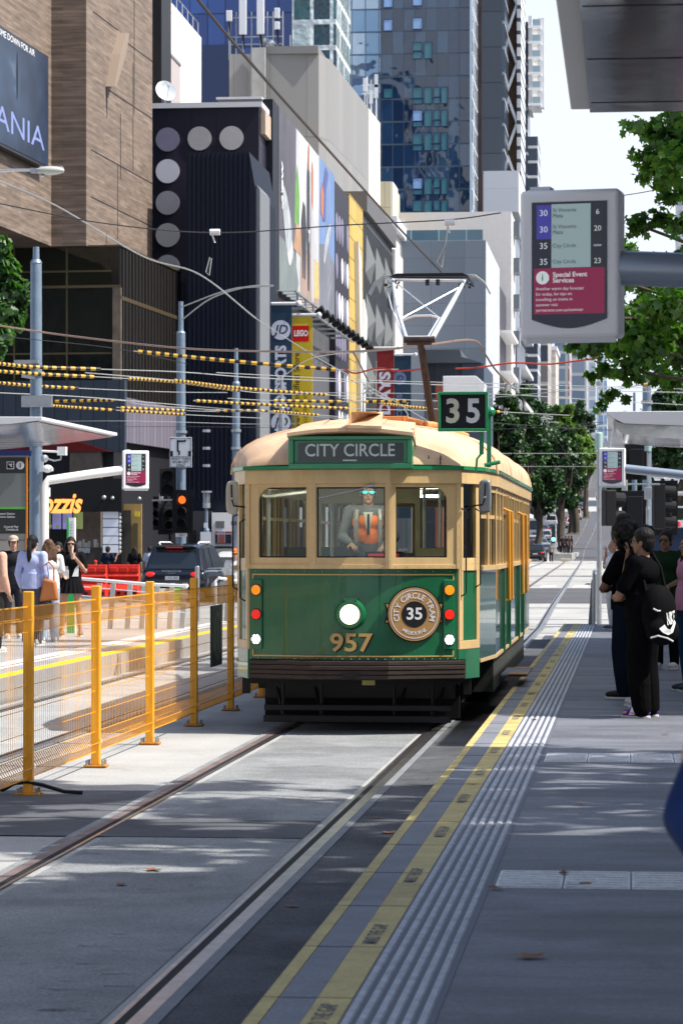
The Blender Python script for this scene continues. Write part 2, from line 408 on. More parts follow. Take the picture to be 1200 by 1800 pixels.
# ================================================================ ORANGE FENCE
FX = -4.26
t = thing('mesh_fence', 'orange steel mesh fence with square posts running beside the tram track', 'fence', (FX, 20, 0))
py_ = [14.8+2.58*i for i in range(11)]
for y in py_:
    b = MB(); b.box(FX-.035, FX+.035, y-.035, y+.035, .02, 1.46); b.build('post', M['orange'], t, world=True, bevel=.008)
    b = MB(); b.box(FX-.09, FX+.09, y-.08, y+.08, .006, .022)
    b.build('base_plate', mk('bp', (.5,.22,.04), .6, var=.3, scale=20) if y == py_[0] else bpy.data.materials['bp'], t, world=True, bevel=.003)
    b = MB()
    for sx, sy in ((-1,-1),(-1,1),(1,-1),(1,1)): b.cyl((FX+.065*sx, y+.055*sy, .02), (FX+.065*sx, y+.055*sy, .06), .012, n=6)
    b.build('bolts', M['galv'], t, world=True)
for y in py_[:-1]:
    y0, y1 = y+.04, y+2.54; b = MB(); n = 36
    for i in range(n+1):
        yy = y0+(y1-y0)*i/n
        b.tube([(FX,yy,.13),(FX-.055,yy,.21),(FX,yy,.29),(FX,yy,1.17),(FX-.055,yy,1.26),(FX,yy,1.35)], .0017, 3)
        if i < n:
            yy += (y1-y0)*.5/n
            b.tube([(FX,yy,.13),(FX+.05,yy,.21),(FX,yy,.29)], .0035, 3); b.tube([(FX,yy,1.17),(FX+.05,yy,1.26),(FX,yy,1.35)], .0035, 3)
    for z, x in ((.13,0),(.21,-.055),(.21,.05),(.29,0),(.45,0),(.62,0),(.79,0),(.96,0),(1.17,0),(1.26,-.055),(1.26,.05),(1.35,0)):
        b.cyl((FX+x, y0, z), (FX+x, y1, z), .006 if z in (.13,1.35) else .0032, n=4, caps=False)
    b.build('mesh_panel', M['orange'], t, world=True)
p = at(360, 1100, 29.0); y = 28.7
t = thing('plate_sign', 'dark green plate sign with a ring hung low on the orange fence', 'sign', (FX+.075, y, .86))
b = MB(); b.box(-.012, .012, -.36, .36, -.31, .31); b.build('plate', mk('dgreen', (.03,.06,.05), .4), t, bevel=.01)
b = MB(); b.ring((.012,0,0), .20, .25, (1,0,0), .004)
b.build('ring_mark', mk('ringm', (.16,.27,.22), .4), t)
b = MB(); b.box(.012, .016, -.02, .02, -.18, .18); b.build('slash_mark', bpy.data.materials['ringm'], t)
# hose near the first post
b = MB(); b.tube([(FX-.35,20,.03),(FX-.2,20.05,.035),(FX-.1,19.95,.09),(FX,19.93,.10),(FX+.1,19.95,.08),(FX+.25,20.,.03),(FX+.38,20.02,.022)], .014, 6)
b.top('rubber_hose', M['black'], 'short black rubber hose round the foot of the first fence post', 'hose', smooth=True)
# ================================================================ TRAM
M['cream'] = mk('tram_cream', (.60,.42,.195), .42, var=.14, scale=5, coat=.2, stretch=(1,1,.3), bump=.05, bscale=30)
M['creamroof'] = mk('roof_cream', (.62,.42,.27), .6, var=.22, scale=2.2, bump=.15, bscale=9)
M['green'] = mk('tram_green', (.006,.125,.045), .3, coat=.5, var=.22, scale=1.8, bump=.06, bscale=3.5, stretch=(1,1,.35))
M['green2'] = mk('tram_green_trim', (.01,.20,.075), .3, coat=.4)
M['gold'] = mk('gold_lettering', (.58,.37,.12), .4)
M['bump'] = mk('bumper_brown', (.045,.033,.028), .6, var=.3, scale=6, stretch=(1,1,6))
M['under'] = mk('underframe', (.012,.012,.013), .7)
M['handrail'] = mk('handrail_orange', (.62,.27,.03), .35)
M['inter'] = mk('tram_interior', (.42,.36,.24), .6, var=.2)
M['sign'] = mk('sign_glass', (.022,.03,.03), .12)
M['signtext'] = mk('sign_text', (.50,.58,.54), .6)
M['num'] = mk('number_cream', (.60,.58,.46), .5, var=.2, scale=12)
M['sideg'] = mk('tram_side_green', (.02,.10,.06), .16, coat=.9, var=.2, scale=3)
TX, TYy = -2.593, 26.5
T = thing('tram', 'vintage green and cream electric tram facing the camera with lit headlight', 'tram', (TX, TYy, 0))
def tb(mb, name, mat, parent=T, **k): return mb.build(name, mat, parent, **k)
OUT = [(.36,0.),(1.0,.20),(1.165,.70),(1.265,1.9),(1.265,11.3),(1.165,12.6),(1.0,13.1),(.36,13.3)]
def outline(inset=0.):
    pts = [(-x, y) for x, y in reversed(OUT)]+OUT
    if not inset: return pts
    cx, cy = 0, 6.65
    return [(x-inset*(1 if x > 0 else -1), y+inset*(1 if y < cy else -1)*(1 if abs(x) < 1.2 else 0)) for x, y in pts]
def slabz(o, z0, z1):
    return MB().prism([(x, y, z0) for x, y in o], (0, 0, z1-z0))
class Seg:
    """wall segment between plan points A and B seen from outside with A on the left"""
    def __init__(s, A, B):
        s.A = Vector((*A, 0)); s.B = Vector((*B, 0)); s.e = (s.B-s.A).normalized(); s.L = (s.B-s.A).length
        s.n = Vector((s.e.y, -s.e.x, 0))
    def p(s, u, w, z): q = s.A+s.e*u+s.n*w; return Vector((q.x, q.y, z))
    def box(s, mb, u0, u1, w0, w1, z0, z1, mi=0):
        Mx = Matrix(((s.e.x, -s.n.x, 0, s.A.x), (s.e.y, -s.n.y, 0, s.A.y), (0,0,1,0), (0,0,0,1)))
        mb.box(u0, u1, -w1, -w0, z0, z1, mi, Mx)
    def frame(s, mb, u0, u1, z0, z1, a0, a1, b0, b1, w0=-.04, w1=0., mi=0):
        s.box(mb, u0, u1, w0, w1, z0, b0, mi); s.box(mb, u0, u1, w0, w1, b1, z1, mi)
        s.box(mb, u0, a0, w0, w1, b0, b1, mi); s.box(mb, a1, u1, w0, w1, b0, b1, mi)
    def M(s, u, w, z):
        q = s.p(u, w, z)
        return Matrix(((s.e.x, 0, s.n.x, q.x), (s.e.y, 0, s.n.y, q.y), (0,1,0,q.z), (0,0,0,1)))
front = Seg((-.36, 0), (.36, 0)); fl = Seg((-1.0, .20), (-.36, 0)); fr = Seg((.36, 0), (1.0, .20))
cr = Seg((1.0, .20), (1.165, .70)); cl = Seg((-1.165, .70), (-1.0, .20))
r2 = Seg((1.165, .70), (1.265, 1.9)); l2 = Seg((-1.265, 1.9), (-1.165, .70))
rs = Seg((1.265, 1.9), (1.265, 11.3)); ls = Seg((-1.265, 11.3), (-1.265, 1.9))
r3 = Seg((1.265, 11.3), (1.165, 12.6)); l3 = Seg((-1.165, 12.6), (-1.265, 11.3))
rearS = [Seg((1.165, 12.6), (1.0, 13.0)), Seg((1.0, 13.0), (.36, 13.3)), Seg((.36, 13.3), (-.36, 13.3)), Seg((-.36, 13.3), (-1.0, 13.0)), Seg((-1.0, 13.0), (-1.165, 12.6))]
# lower front apron
b = MB(); N_ = 24
for i in range(N_+1):
    x = -1.0+2*i/N_; y = .2*x*x+.012
    for z in (.68, 1.56): b.v.append(Vector((x, y, z)))
    for z in (.68, 1.56): b.v.append(Vector((x, y+.05, z)))
for i in range(N_):
    a = 4*i
    for f in ((a,a+4,a+5,a+1),(a+2,a+3,a+7,a+6),(a+1,a+5,a+7,a+3),(a,a+2,a+6,a+4)): b.f.append(f); b.m.append(0)
b.f.append((0,1,3,2)); b.m.append(0); b.f.append((4*N_,4*N_+2,4*N_+3,4*N_+1)); b.m.append(0)
tb(b, 'front_panel', M['green'], smooth=True)
for s in (cr, cl):
    b = MB(); s.box(b, 0, s.L, -.05, 0, .52, .80); tb(b, 'skirt', M['green'])
for s in (cr, cl):
    b = MB(); s.frame(b, 0, s.L, .80, 1.60, .10, s.L-.08, .88, 1.54, -.05, .004)
    s.box(b, 0, s.L, -.05, .004, 1.60, 1.66); s.box(b, 0, .10, -.05, .004, 1.66, 2.36); s.box(b, s.L-.10, s.L, -.05, .004, 1.66, 2.36)
    tb(b, 'corner_panel', M['cream'], bevel=.004)
for s in (cr, cl): b = MB(); s.box(b, .10, s.L-.08, -.04, -.012, .88, 1.54); tb(b, 'corner_inset', M['green'])
# side lower walls
b = MB()
for s in (r2, l2, rs, ls, r3, l3)+tuple(rearS): s.box(b, 0, s.L, -.05, 0, .68, 1.54)
tb(b, 'side_panel', M['sideg'])
for s in (rs, ls):
    for u in (1.55, 2.95, 5.55, 6.95): b = MB(); s.box(b, u-.07, u+.07, 0, .03, .66, 1.54); tb(b, 'door_post', M['green'])
b = MB()
for s in (r2, rs, r3, l2, ls, l3): s.box(b, 0, s.L, -.05, .035, 1.54, 1.585); s.box(b, 0, s.L, -.02, .012, .66, .69)
tb(b, 'belt_rail', M['cream'])
# front window frames
b = MB()
front.frame(b, 0, front.L, 1.56, 2.38, .04, front.L-.04, 1.665, 2.325, -.05, .012)
fl.frame(b, 0, fl.L, 1.56, 2.38, .12, fl.L-.06, 1.665, 2.325, -.05, .012)
fr.frame(b, 0, fr.L, 1.56, 2.38, .06, fr.L-.12, 1.665, 2.325, -.05, .012)
for s, u0, sg in ((fl, .12, 1), (fr, fr.L-.12, -1)):           # arched outer corners
    R = .13; n = 7
    for k in range(n):
        a0 = pi/2*k/n; a1 = pi/2*(k+1)/n
        q = [(u0, 2.325), (u0+sg*R*(1-cos(a0)), 2.325-R*(1-sin(a0))), (u0+sg*R*(1-cos(a1)), 2.325-R*(1-sin(a1)))]
        b.prism([s.p(u, .010, z) for u, z in q], -s.n*.05)
for s in (front, fl, fr):
    s.box(b, 0, s.L, .012, .022, 1.56, 1.60)
    s.box(b, -.012, .03, .012, .026, 1.56, 2.38); s.box(b, s.L-.03, s.L+.012, .012, .026, 1.56, 2.38)
tb(b, 'window_surround', M['cream'], bevel=.003)
b = MB()
for s in (front, fl, fr):
    for u in (.005, s.L-.005):
        for k in range(7): p = s.p(u, .026, 1.64+.11*k); b.ell(p, .005, 6, 4)
    for k in range(6): p = s.p(s.L*(k+.5)/6, .022, 1.58); b.ell(p, .005, 6, 4)
    for k in range(9): p = s.p(s.L*(k+.5)/9, .001, .715); b.ell(p, .006, 6, 4)
    for k in range(4): p = s.p(s.L*(k+.5)/4, .001, 1.535); b.ell(p, .006, 6, 4)
tb(b, 'rivets', M['inter'])
for s, a, c in ((front, .04, .68), (fl, .12, fl.L-.06), (fr, .06, fr.L-.12)):
    b = MB(); s.box(b, a, c, -.030, -.024, 1.665, 2.325); tb(b, 'windscreen_pane', M['glass'])
    b = MB(); s.frame(b, a-.001, c+.001, 1.664, 2.326, a+.012, c-.012, 1.677, 2.313, -.036, -.018); tb(b, 'pane_seal', M['black'])
for s in (cr, cl):
    b = MB(); s.box(b, .10, s.L-.10, -.03, -.024, 1.66, 2.36); tb(b, 'quarter_pane', M['glass'])
# upper front fascia + gutter
b = MB()
for s in (front, fl, fr, cr, cl, r2, l2, rs, ls, r3, l3)+tuple(rearS):
    s.box(b, -.01, s.L+.01, -.06, .03, 2.36, 2.49)
tb(b, 'fascia', M['cream'], bevel=.004)
b = MB()
for s in (front, fl, fr, cr, cl, r2, l2, rs, ls, r3, l3)+tuple(rearS):
    s.box(b, -.015, s.L+.015, -.05, .05, 2.49, 2.525)
tb(b, 'gutter', M['green2'])
# side windows
def sidewin(s):
    u = 0.; k = 0; W = .72
    b = MB()
    s.box(b, 0, s.L, -.05, 0, 2.30, 2.36)
    n = int(round(s.L/W)); W = s.L/n
    for i in range(n+1):
        s.box(b, max(0, i*W-.04), min(s.L, i*W+.04), -.05, .008, 1.585, 2.36)
        if i < n: s.box(b, i*W+.04, (i+1)*W-.04, -.045, -.01, 2.04, 2.075)
        if i < n and (i % 2): s.box(b, i*W+W/2-.015, i*W+W/2+.015, -.045, -.01, 1.585, 2.30)
    tb(b, 'window_pillars', M['cream'])
    for i in range(n):
        b = MB(); s.box(b, i*W+.04, (i+1)*W-.04, -.03, -.025, 1.585, 2.30); tb(b, 'side_window_pane', M['glass'])
for s in (r2, l2, rs, ls, r3, l3): sidewin(s)
for s in rearS:
    b = MB(); s.frame(b, 0, s.L, 1.54, 2.36, .1, s.L-.1, 1.66, 2.3, -.05, 0); tb(b, 'rear_window_frame', M['cream'])
# door handrails
for u in (1.75, 2.45, 5.6, 6.9):
    for s in (rs,):
        b = MB(); b.tube([s.p(u,.0,2.16), s.p(u,.055,2.14), s.p(u,.06,1.20), s.p(u,.0,1.18)], .021, 8); tb(b, 'handrail', M['handrail'], smooth=True)
for s in (rs,):
    for u in (1.9, 6.0):
        b = MB(); s.box(b, u, u+.5, -.02, .03, 2.10, 2.14); s.box(b, u+.1, u+.14, 0, .05, 1.6, 2.3); tb(b, 'door_rail', M['cream'])
for s in (rs, ls):
    b = MB(); s.box(b, 1.45, 3.1, -.02, .26, .40, .425); tb(b, 'step', mk('step_grey', (.22,.24,.27), .7, var=.2) if s is rs else bpy.data.materials['step_grey'], bevel=.006)
    for u in (1.45, 2.85):
        b = MB(); s.box(b, u, u+.25, 0.06, .265, .405, .432); tb(b, 'step_edge', M['handrail'] if False else (mk('step_wood', (.55,.27,.09), .6) if 'step_wood' not in bpy.data.materials else bpy.data.materials['step_wood']))
    b = MB(); s.box(b, .3, 8.6, -.3, -.04, .30, .68); tb(b, 'equipment_box', mk('equip', (.05,.055,.05), .6, var=.3) if 'equip' not in bpy.data.materials else bpy.data.materials['equip'])
# bumper planks
bo = [(-.98,.17),(-.36,-.09),(.36,-.09),(1.06,.20)]
for i in range(4):
    b = MB(); z0 = .53+.043*i
    pts = [(x, y, z0) for x, y in bo]+[(x*.97, y+.10, z0) for x, y in reversed(bo)]
    b.prism([Vector(p)+Vector((0, -.006*i if i < 3 else .0, 0)) for p in pts], (0,0,.038)); tb(b, 'bumper_plank', M['bump'], bevel=.005)
b = MB(); b.prism([(x, y+.03, .52) for x, y in bo]+[(x*.9, y+.14, .52) for x, y in reversed(bo)], (0,0,.19)); tb(b, 'bumper_core', M['black'])
b = MB(); b.box(-.07, .07, -.125, -.1, .55, .58); tb(b, 'coupling_slot', M['black'])
# underframe, lifeguard, bogies
b = MB(); b.box(-1.0, 1.0, .25, 12.9, .47, .67); b.box(-.95, .95, 1.1, 1.2, .1, .5); b.box(-1.1,1.1,3.6,3.7,.12,.6); tb(b, 'underframe', M['under'])
for z0, z1, y in ((.195,.25,-.12),(.085,.15,-.16)):
    b = MB(); b.box(-.90, .90, y+.75, y+.80, z0, z1); tb(b, 'lifeguard_bar', M['dark'], bevel=.006)
b = MB()
for x in (-.72, -.35, .35, .72):
    b.cyl((x, .70, .5), (x, .68, .1), .018, n=6); b.cyl((x, .72, .12), (x+.12*(1 if x>0 else -1), 1.0, .5), .014, n=6)
b.box(-.92, .92, .92, .95, .30, .46); tb(b, 'lifeguard_frame', M['dark'])
b = MB(); b.box(.10, .22, .05, .08, .47, .52); tb(b, 'coupler_tag', mk('tagm', (.35,.32,.12), .5))
for y in (2.0, 3.4, 9.6, 11.0):
    for x in (-.70, .70):
        b = MB(); b.cyl((x-.06, y, .34), (x+.06, y, .34), .33, n=28); b.cyl((x-.08, y, .34), (x+.08, y, .34), .08, n=12); tb(b, 'wheel', M['dark'])
for y in (2.7, 10.3):
    b = MB(); b.box(-.95, -.80, y-1.1, y+1.1, .22, .44); b.box(.80, .95, y-1.1, y+1.1, .22, .44); b.box(-.8, .8, y-.15, y+.15, .2, .5); tb(b, 'bogie', M['under'])
# roof : superellipse sections lofted along y
def roofsec():
    st = [(-.04,1.02,.02),(-.03,1.03,.08),(.03,1.04,.16),(.14,1.06,.235),(.32,1.10,.30),(.6,1.17,.37),(1.0,1.24,.42),(1.6,1.29,.46),(3,1.31,.49)]
    return st+[(10.3,1.31,.49)]+[(13.3-y, w_, h) for y, w_, h in reversed(st[:-1])]
b = MB(); n = 28; st = roofsec(); fs = []
for y, w_, h in st:
    for i in range(n+1):
        a = pi*i/n; c, s_ = cos(a), sin(a)
        x = w_*(abs(c)**.85)*(1 if c > 0 else -1); z = 2.52+h*(s_**.80)
        # bring the front edge round the plan
        yy = y+.22*max(0, abs(x)-.36)/.64*max(0, 1-max(0, y)/1.0)
        b.v.append(Vector((x, yy, z)))
for j in range(len(st)-1):
    for i in range(n): b.f.append((j*(n+1)+i, j*(n+1)+i+1, (j+1)*(n+1)+i+1, (j+1)*(n+1)+i)); b.m.append(0)
b.f.append(tuple(range(n+1))); b.m.append(0); b.f.append(tuple((len(st)-1)*(n+1)+i for i in reversed(range(n+1)))); b.m.append(0)
ro = tb(b, 'roof', M['creamroof'], smooth=True)
for y in (1.32, 4.4, 7.4, 10.4):
    pts = []; b = MB()
    for i in range(25):
        a = pi*i/24; c, s_ = cos(a), sin(a); pts.append((1.31*(abs(c)**.85)*(1 if c > 0 else -1), y, 2.52+.49*(s_**.8)+(.0 if y > 2 else -.045)))
    b.tube(pts, .014, 5); tb(b, 'roof_rib', M['creamroof'], ro)
b = MB(); b.box(-.28, .28, 2.2, 9.6, 3.0, 3.045); b.box(.02,.10,1.2,1.5,3.0,3.07)
tb(b, 'roof_walkway', mk('walk_orange', (.66,.30,.11), .6, var=.2), ro)
b = MB(); b.box(-.08, .22, 4.1, 4.4, 3.05, 3.17); b.box(.16, .18, 4.09, 4.1, 3.06, 3.17); tb(b, 'roof_box', bpy.data.materials['walk_orange'], bevel=.02)
b = MB(); b.tube([(.42,1.6,3.02),(.60,1.4,2.97),(.62,2.2,3.0),(.9,3.2,2.92)], .03, 8); b.box(.38,.75,2.3,3.2,2.93,3.02); tb(b, 'roof_trunking', bpy.data.materials['walk_orange'])
# destination box
DB0, DB1, DZ0, DZ1, DY = -.575, .585, 2.495, 2.80, -.12
b = MB()
b.box(DB0, DB1, DY, .5, DZ0, DZ0+.05); b.box(DB0, DB1, DY, .5, DZ1-.035, DZ1); b.box(DB0, DB0+.05, DY, .5, DZ0+.05, DZ1-.035); b.box(DB1-.05, DB1, DY, .5, DZ0+.05, DZ1-.035)
b.box(DB0+.05, DB1-.05, DY+.03, DY+.05, DZ0+.05, DZ1-.035)
db = tb(b, 'destination_box', M['green2'], bevel=.006)
b = MB(); b.box(DB0+.09, DB1-.09, DY+.012, DY+.03, DZ0+.07, DZ1-.065); tb(b, 'destination_glass', M['sign'], db)
b = MB(); b.text('CITY CIRCLE', .165, Matrix.Translation((0, DY+.009, 2.662)) @ FRONT, .012, width=.84); b.box(-.065,.065,DY+.008,DY+.011,2.567,2.579)
tb(b, 'destination_lettering', M['signtext'], db)
b = MB()
zs = [(DB0-.01, 2.80), (-.30, 2.835), (0, 2.845), (.30, 2.835), (DB1+.01, 2.80)]
for i in range(4):
    (x0, z0), (x1, z1) = zs[i], zs[i+1]
    b.add([(x0,DY-.03,z0),(x1,DY-.03,z1),(x1,DY-.03,z1+.03),(x0,DY-.03,z0+.03), (x0*.92,.75,z0+.15),(x1*.92,.75,z1+.16),(x0,.75,z0-.2),(x1,.75,z1-.2)],
          [(0,1,2,3),(3,2,5,4),(0,6,7,1)]+([(0,3,4,6)] if i == 0 else [])+([(1,7,5,2)] if i == 3 else []))
b.prism([(-.03,DY-.04,2.86),(.02,DY-.045,3.02),(.22,DY-.02+.25,3.04),(.24,.9,3.03),(.02,.9,3.0)], (0,.01,0))
b.prism([(-.02,DY-.045,2.87),(.11,DY-.045,2.87),(.11,DY-.045,2.90),(-.02,DY-.045,2.90)], (0,.1,0))
b.add([(0,DY-.04,2.875),(.30,DY-.04,2.865),(.24,.7,3.06),(.04,.7,3.06),(.0,DY-.04,2.90),(.3,DY-.04,2.89)], [(0,1,5,4),(4,5,2,3),(0,4,3),(1,2,5)])
tb(b, 'destination_hood', M['creamroof'], db)
# gold lining, number, badge
for z, z0_, z1_ in ((1.50, 1.42, 1.50), (.735, .735, .80)):
    b = MB()
    for s, a, c in ((front, 0, front.L), (fl, .05, fl.L), (fr, 0, fr.L-.05)): s.box(b, a, c, .001, .003, z, z+.012)
    fl.box(b, .05, .062, .001, .003, z0_, z1_); fr.box(b, fr.L-.062, fr.L-.05, .001, .003, z0_, z1_)
    tb(b, 'gold_lining', M['gold'])
b = MB(); b.text('957', .235, Matrix.Translation((.013, -.004, .853)) @ FRONT, .02, width=.40); tb(b, 'fleet_number_shadow', M['black'])
b = MB(); b.text('957', .235, Matrix.Translation((0, -.008, .862)) @ FRONT, .02, width=.40); tb(b, 'fleet_number', M['gold'])
# badge on the right facet
bu = .235; bz = 1.135
BM = fr.M(bu, .012, bz)
bt = bpy.data.objects.new('badge', None); COL.objects.link(bt); bt.parent = T; bt.matrix_local = BM @ FRONT.inverted()
# in badge space the plate lies in xz and faces -Y
b = MB(); b.disc((0,.006,0), .262, th=.010, n=48); b.prism([(-.285,.008,.105),(.285,.008,.105),(.255,.008,0),(.285,.008,-.085),(-.285,.008,-.085),(-.255,.008,0)], (0,-.006,0)); tb(b, 'badge_border', M['black'], bt)
b = MB(); b.disc((0,-.004,0), .250, th=.004, n=48); b.prism([(-.27,.001,.095),(.27,.001,.095),(.24,.001,0),(.27,.001,-.075),(-.27,.001,-.075),(-.24,.001,0)], (0,-.004,0)); tb(b, 'badge_plate', mk('badge_tan', (.36,.205,.075), .45), bt)
b = MB(); b.disc((0,-.008,0), .122, th=.003, n=40); tb(b, 'badge_centre', M['black'], bt)
b = MB(); b.ring((0,-.008,0), .222, .228, th=.003, n=48); arc_text(b, 'CITY CIRCLE TRAM', (0,0,0), .172, -112, 112, .075, -.012, .012); arc_text(b, 'MELBOURNE', (0,0,0), .178, 218, 142, .046, -.012, .008, inward=True)
b.text('35', .155, Matrix.Translation((0,-.0125,0)) @ FRONT, .022, width=.15); tb(b, 'badge_lettering', M['offwhite'], bt)
# lamps
M['amber'] = mk('amber_lens', (.85,.25,.01), .25, emit=(1,.3,.01), estr=.35)
M['redlens'] = mk('red_lens', (.75,.02,.01), .25, emit=(1,.02,.01), estr=.25)
M['lampw'] = mk('lamp_white', (.9,.9,.9), .2, emit=(1,1,1), estr=1.3)
M['headl'] = mk('headlamp', (1,1,.85), .2, emit=(1,.98,.66), estr=1.6)
for s, u in ((fl, .10), (fr, fr.L-.10)):
    b = MB(); s.box(b, u-.055, u+.055, 0, .018, .80, 1.46); tb(b, 'lamp_panel', M['green'], bevel=.015)
    for z, mt, nm in ((1.36,'amber','indicator_lamp'),(1.13,'redlens','stop_lamp'),(.895,'lampw','marker_lamp')):
        c = s.p(u, .018, z); b = MB(); b.disc(c, .055, s.n, .008, 20); lo = tb(b, 'lamp_rim', M['dark'])
        lo.name = nm
        b = MB(); b.disc(c+s.n*.008, .047, s.n, .012, 20); tb(b, 'lens', M[mt], lo, bevel=.004)
        if mt == 'lampw':
            b = MB()
            for k in range(6): a = 2*pi*k/6+.5; b.disc(c+s.n*.02+s.e*.042*cos(a)+Vector((0,0,.042*sin(a))), .007, s.n, .002, 6)
            tb(b, 'lens_notches', M['dark'], lo)
b = MB(); b.cyl((-.005,0,1.135), (-.005,-.07,1.135), .15, .125, 32); b.box(-.06,.06,-.06,0,1.26,1.29); b.ring((-.005,-.068,1.135), .10, .122, th=.02); hl = tb(b, 'headlight', M['green'], smooth=True)
b = MB(); b.ell((-.005,-.068,1.135), (.094,.035,.094), 24, 12); tb(b, 'headlight_lens', M['headl'], hl, smooth=True)
# wiper, grab rails, mirrors
b = MB(); b.tube([(.20,-.03,2.335),(.02,-.045,2.29),(-.30,-.045,2.22)], .006, 5); b.cyl((.22,-.05,2.345),(.15,-.05,2.33),.014,n=8); tb(b, 'wiper', M['galv'])
def mirror(x, y, z, sgn, mat):
    b = MB(); n = 20; pts = []
    for i in range(n):
        a = 2*pi*i/n; c, s_ = cos(a), sin(a)
        pts.append((x+.062*(abs(c)**.45)*(1 if c > 0 else -1), y-.02, z+.16*(abs(s_)**.6)*(1 if s_ > 0 else -1)))
    b.prism(pts, (0,.06,0)); m_ = tb(b, 'mirror', mat, bevel=.018, smooth=True)
    b = MB(); b.tube([(x+.005*sgn,y-.035,z+.12),(x,y-.045,z+.0),(x,y-.04,z-.02),(x-sgn*.02,y-.045,z-.08),(x-sgn*.10,y-.03,z-.09),(x-sgn*.17,y+.1,z-.10)], .008, 6); tb(b, 'mirror_arm', M['black'], m_)
    b = MB(); b.ell((x,y-.04,z-.01), .014, 8, 6); tb(b, 'mirror_pivot', M['galv'], m_)
mirror(-1.16, .30, 2.235, -1, mk('mirror_beige', (.42,.37,.30), .4))
mirror(1.23, .45, 2.245, 1, mk('mirror_grey', (.17,.19,.21), .35))
for s, u, z0, z1 in ((cl, .02, 1.35, 2.05), (cl, s.L-.03 if False else .40, 1.25, 2.0), (cr, .05, 1.30, 2.10), (cr, .42, 1.38, 2.1)):
    b = MB(); b.tube([s.p(u,0,z1+.03), s.p(u,.05,z1), s.p(u,.05,z0+.03), s.p(u,0,z0)], .008, 6); tb(b, 'grab_rail', M['black'])
b = MB(); b.box(1.06,1.1,.36,.40,1.78,2.03); tb(b, 'rail_bracket', M['black'])
for x_ in (-1.10, 1.02): b = MB(); b.box(x_,x_+.07,.55,.62,.36,.53); tb(b, 'mud_flap', M['black'])
for px in (.72, .83):
    b = MB(); b.tube([(px,.17,2.55),(px,.12,2.62),(px,.10,2.60),(px,.12,2.54)], .006, 5); tb(b, 'flag_hook', M['dark'])
# 35 number box with bracket
nb = thing('x', '', '', (0,0,0)); nb.name = 'route_number_box'
for k in list(nb.keys()): del nb[k]
nb.parent = T; nb.location = (1.045, .10, 3.03)
b = MB(); W_, H_ = .235, .185
b.box(-W_, W_, -.06, .06, H_-.028, H_); b.box(-W_, W_, -.06, .06, -H_, -H_+.028); b.box(-W_, -W_+.028, -.06, .06, -H_+.028, H_-.028); b.box(W_-.028, W_, -.06, .06, -H_+.028, H_-.028)
tb(b, 'number_frame', M['green2'], nb, bevel=.006)
b = MB(); b.box(-W_+.028, W_-.028, -.03, .055, -H_+.028, H_-.028); tb(b, 'number_board', M['black'], nb)
for ch, x, m_ in (('3', -.095, M['num']), ('5', .095, M['offwhite'])):
    b = MB(); b.text(ch, .31, Matrix.Translation((x, -.032, -.004)) @ FRONT, .028, width=.125); tb(b, 'digit', m_, nb)
b = MB(); b.box(.22, .26, -.02, .05, -.52, .02); b.ell((.25,.0,.0), .05, 10, 8); b.cyl((.20,-.02,-.50),(.34,.02,-.47),.02,n=8); b.box(.15,.19,-.01,.03,-.40,-.19); b.tube([(.17,0,-.39),(.13,-.02,-.44),(.12,-.02,-.56)],.012,6); tb(b, 'number_bracket', M['green2'], nb)
# pantograph
pg = thing('x', '', '', (0,0,0)); pg.name = 'pantograph'
for k in list(pg.keys()): del pg[k]
pg.parent = T; pg.location = (0, 11.2, 0)
M['alu'] = mk('pale_metal', (.62,.66,.70), .35, metal=.3, var=.08)
M['rusty'] = mk('rusty_arm', (.040,.030,.027), .7, var=.35, scale=14)
b = MB(); b.box(-.5, .5, -.8, .6, 3.03, 3.10); tb(b, 'base_frame', bpy.data.materials['walk_orange'], pg)
b = MB(); b.tube([(.03,.25,3.05),(-.02,-.4,3.6),(-.09,-1.15,4.40)], .043, 8); b.cyl((.05,.2,3.1),(-.04,-1.05,4.3),.014,n=5); tb(b, 'lower_arm', M['rusty'], pg)
K = Vector((-.10, -1.15, 4.42))
b = MB(); b.cyl(K+V(-.20,0,0), K+V(.20,0,0), .045, n=10); b.box(K.x-.16,K.x+.16,K.y-.04,K.y+.04,K.z-.07,K.z-.03); tb(b, 'knuckle', M['rusty'], pg)
hy, hz = .25, 5.32
b = MB()
L0, R0, L1, R1 = K+V(-.17,0,.02), K+V(.17,0,.02), Vector((-.56,hy,hz)), Vector((.40,hy,hz-.02))
b.tube([L0, L0.lerp(L1,.45)+V(-.03,0,0), L1], .026, 8); b.tube([R0, R0.lerp(R1,.55), R1], [.036,.036,.024], 8)
b.tube([L0, R0], .03, 8); b.tube([L0+V(-.03,.02,0), L0.lerp(L1,.5)+V(-.10,0,0), L1+V(-.08,0,-.1)], .010, 5)
b.tube([L1, R1], .018, 6)
b.cyl(L0.lerp(L1,.33), R0.lerp(R1,.9), .009, n=5); b.cyl(L1, R0.lerp(R1,.30), .009, n=5)
m1, m2 = L0.lerp(L1,.30), R0.lerp(R1,.32)
b.tube([m1, m1.lerp(m2,.3)+V(0,0,.05), m1.lerp(m2,.7)+V(0,0,.05), m2], .015, 6); b.cyl(R0.lerp(L0,.2), m2+V(-.05,0,.02), .012, n=5)
tb(b, 'upper_frame', M['alu'], pg)
b = MB(); b.prism([(-.60,hy-.12,hz+.03),(.46,hy-.12,hz+.03),(.38,hy-.12,hz+.075),(-.50,hy-.12,hz+.075)], (0,.06,0)); b.prism([(-.60,hy+.10,hz+.03),(.46,hy+.10,hz+.03),(.38,hy+.10,hz+.075),(-.50,hy+.10,hz+.075)], (0,.06,0)); tb(b, 'contact_strip', M['black'], pg)
b = MB()
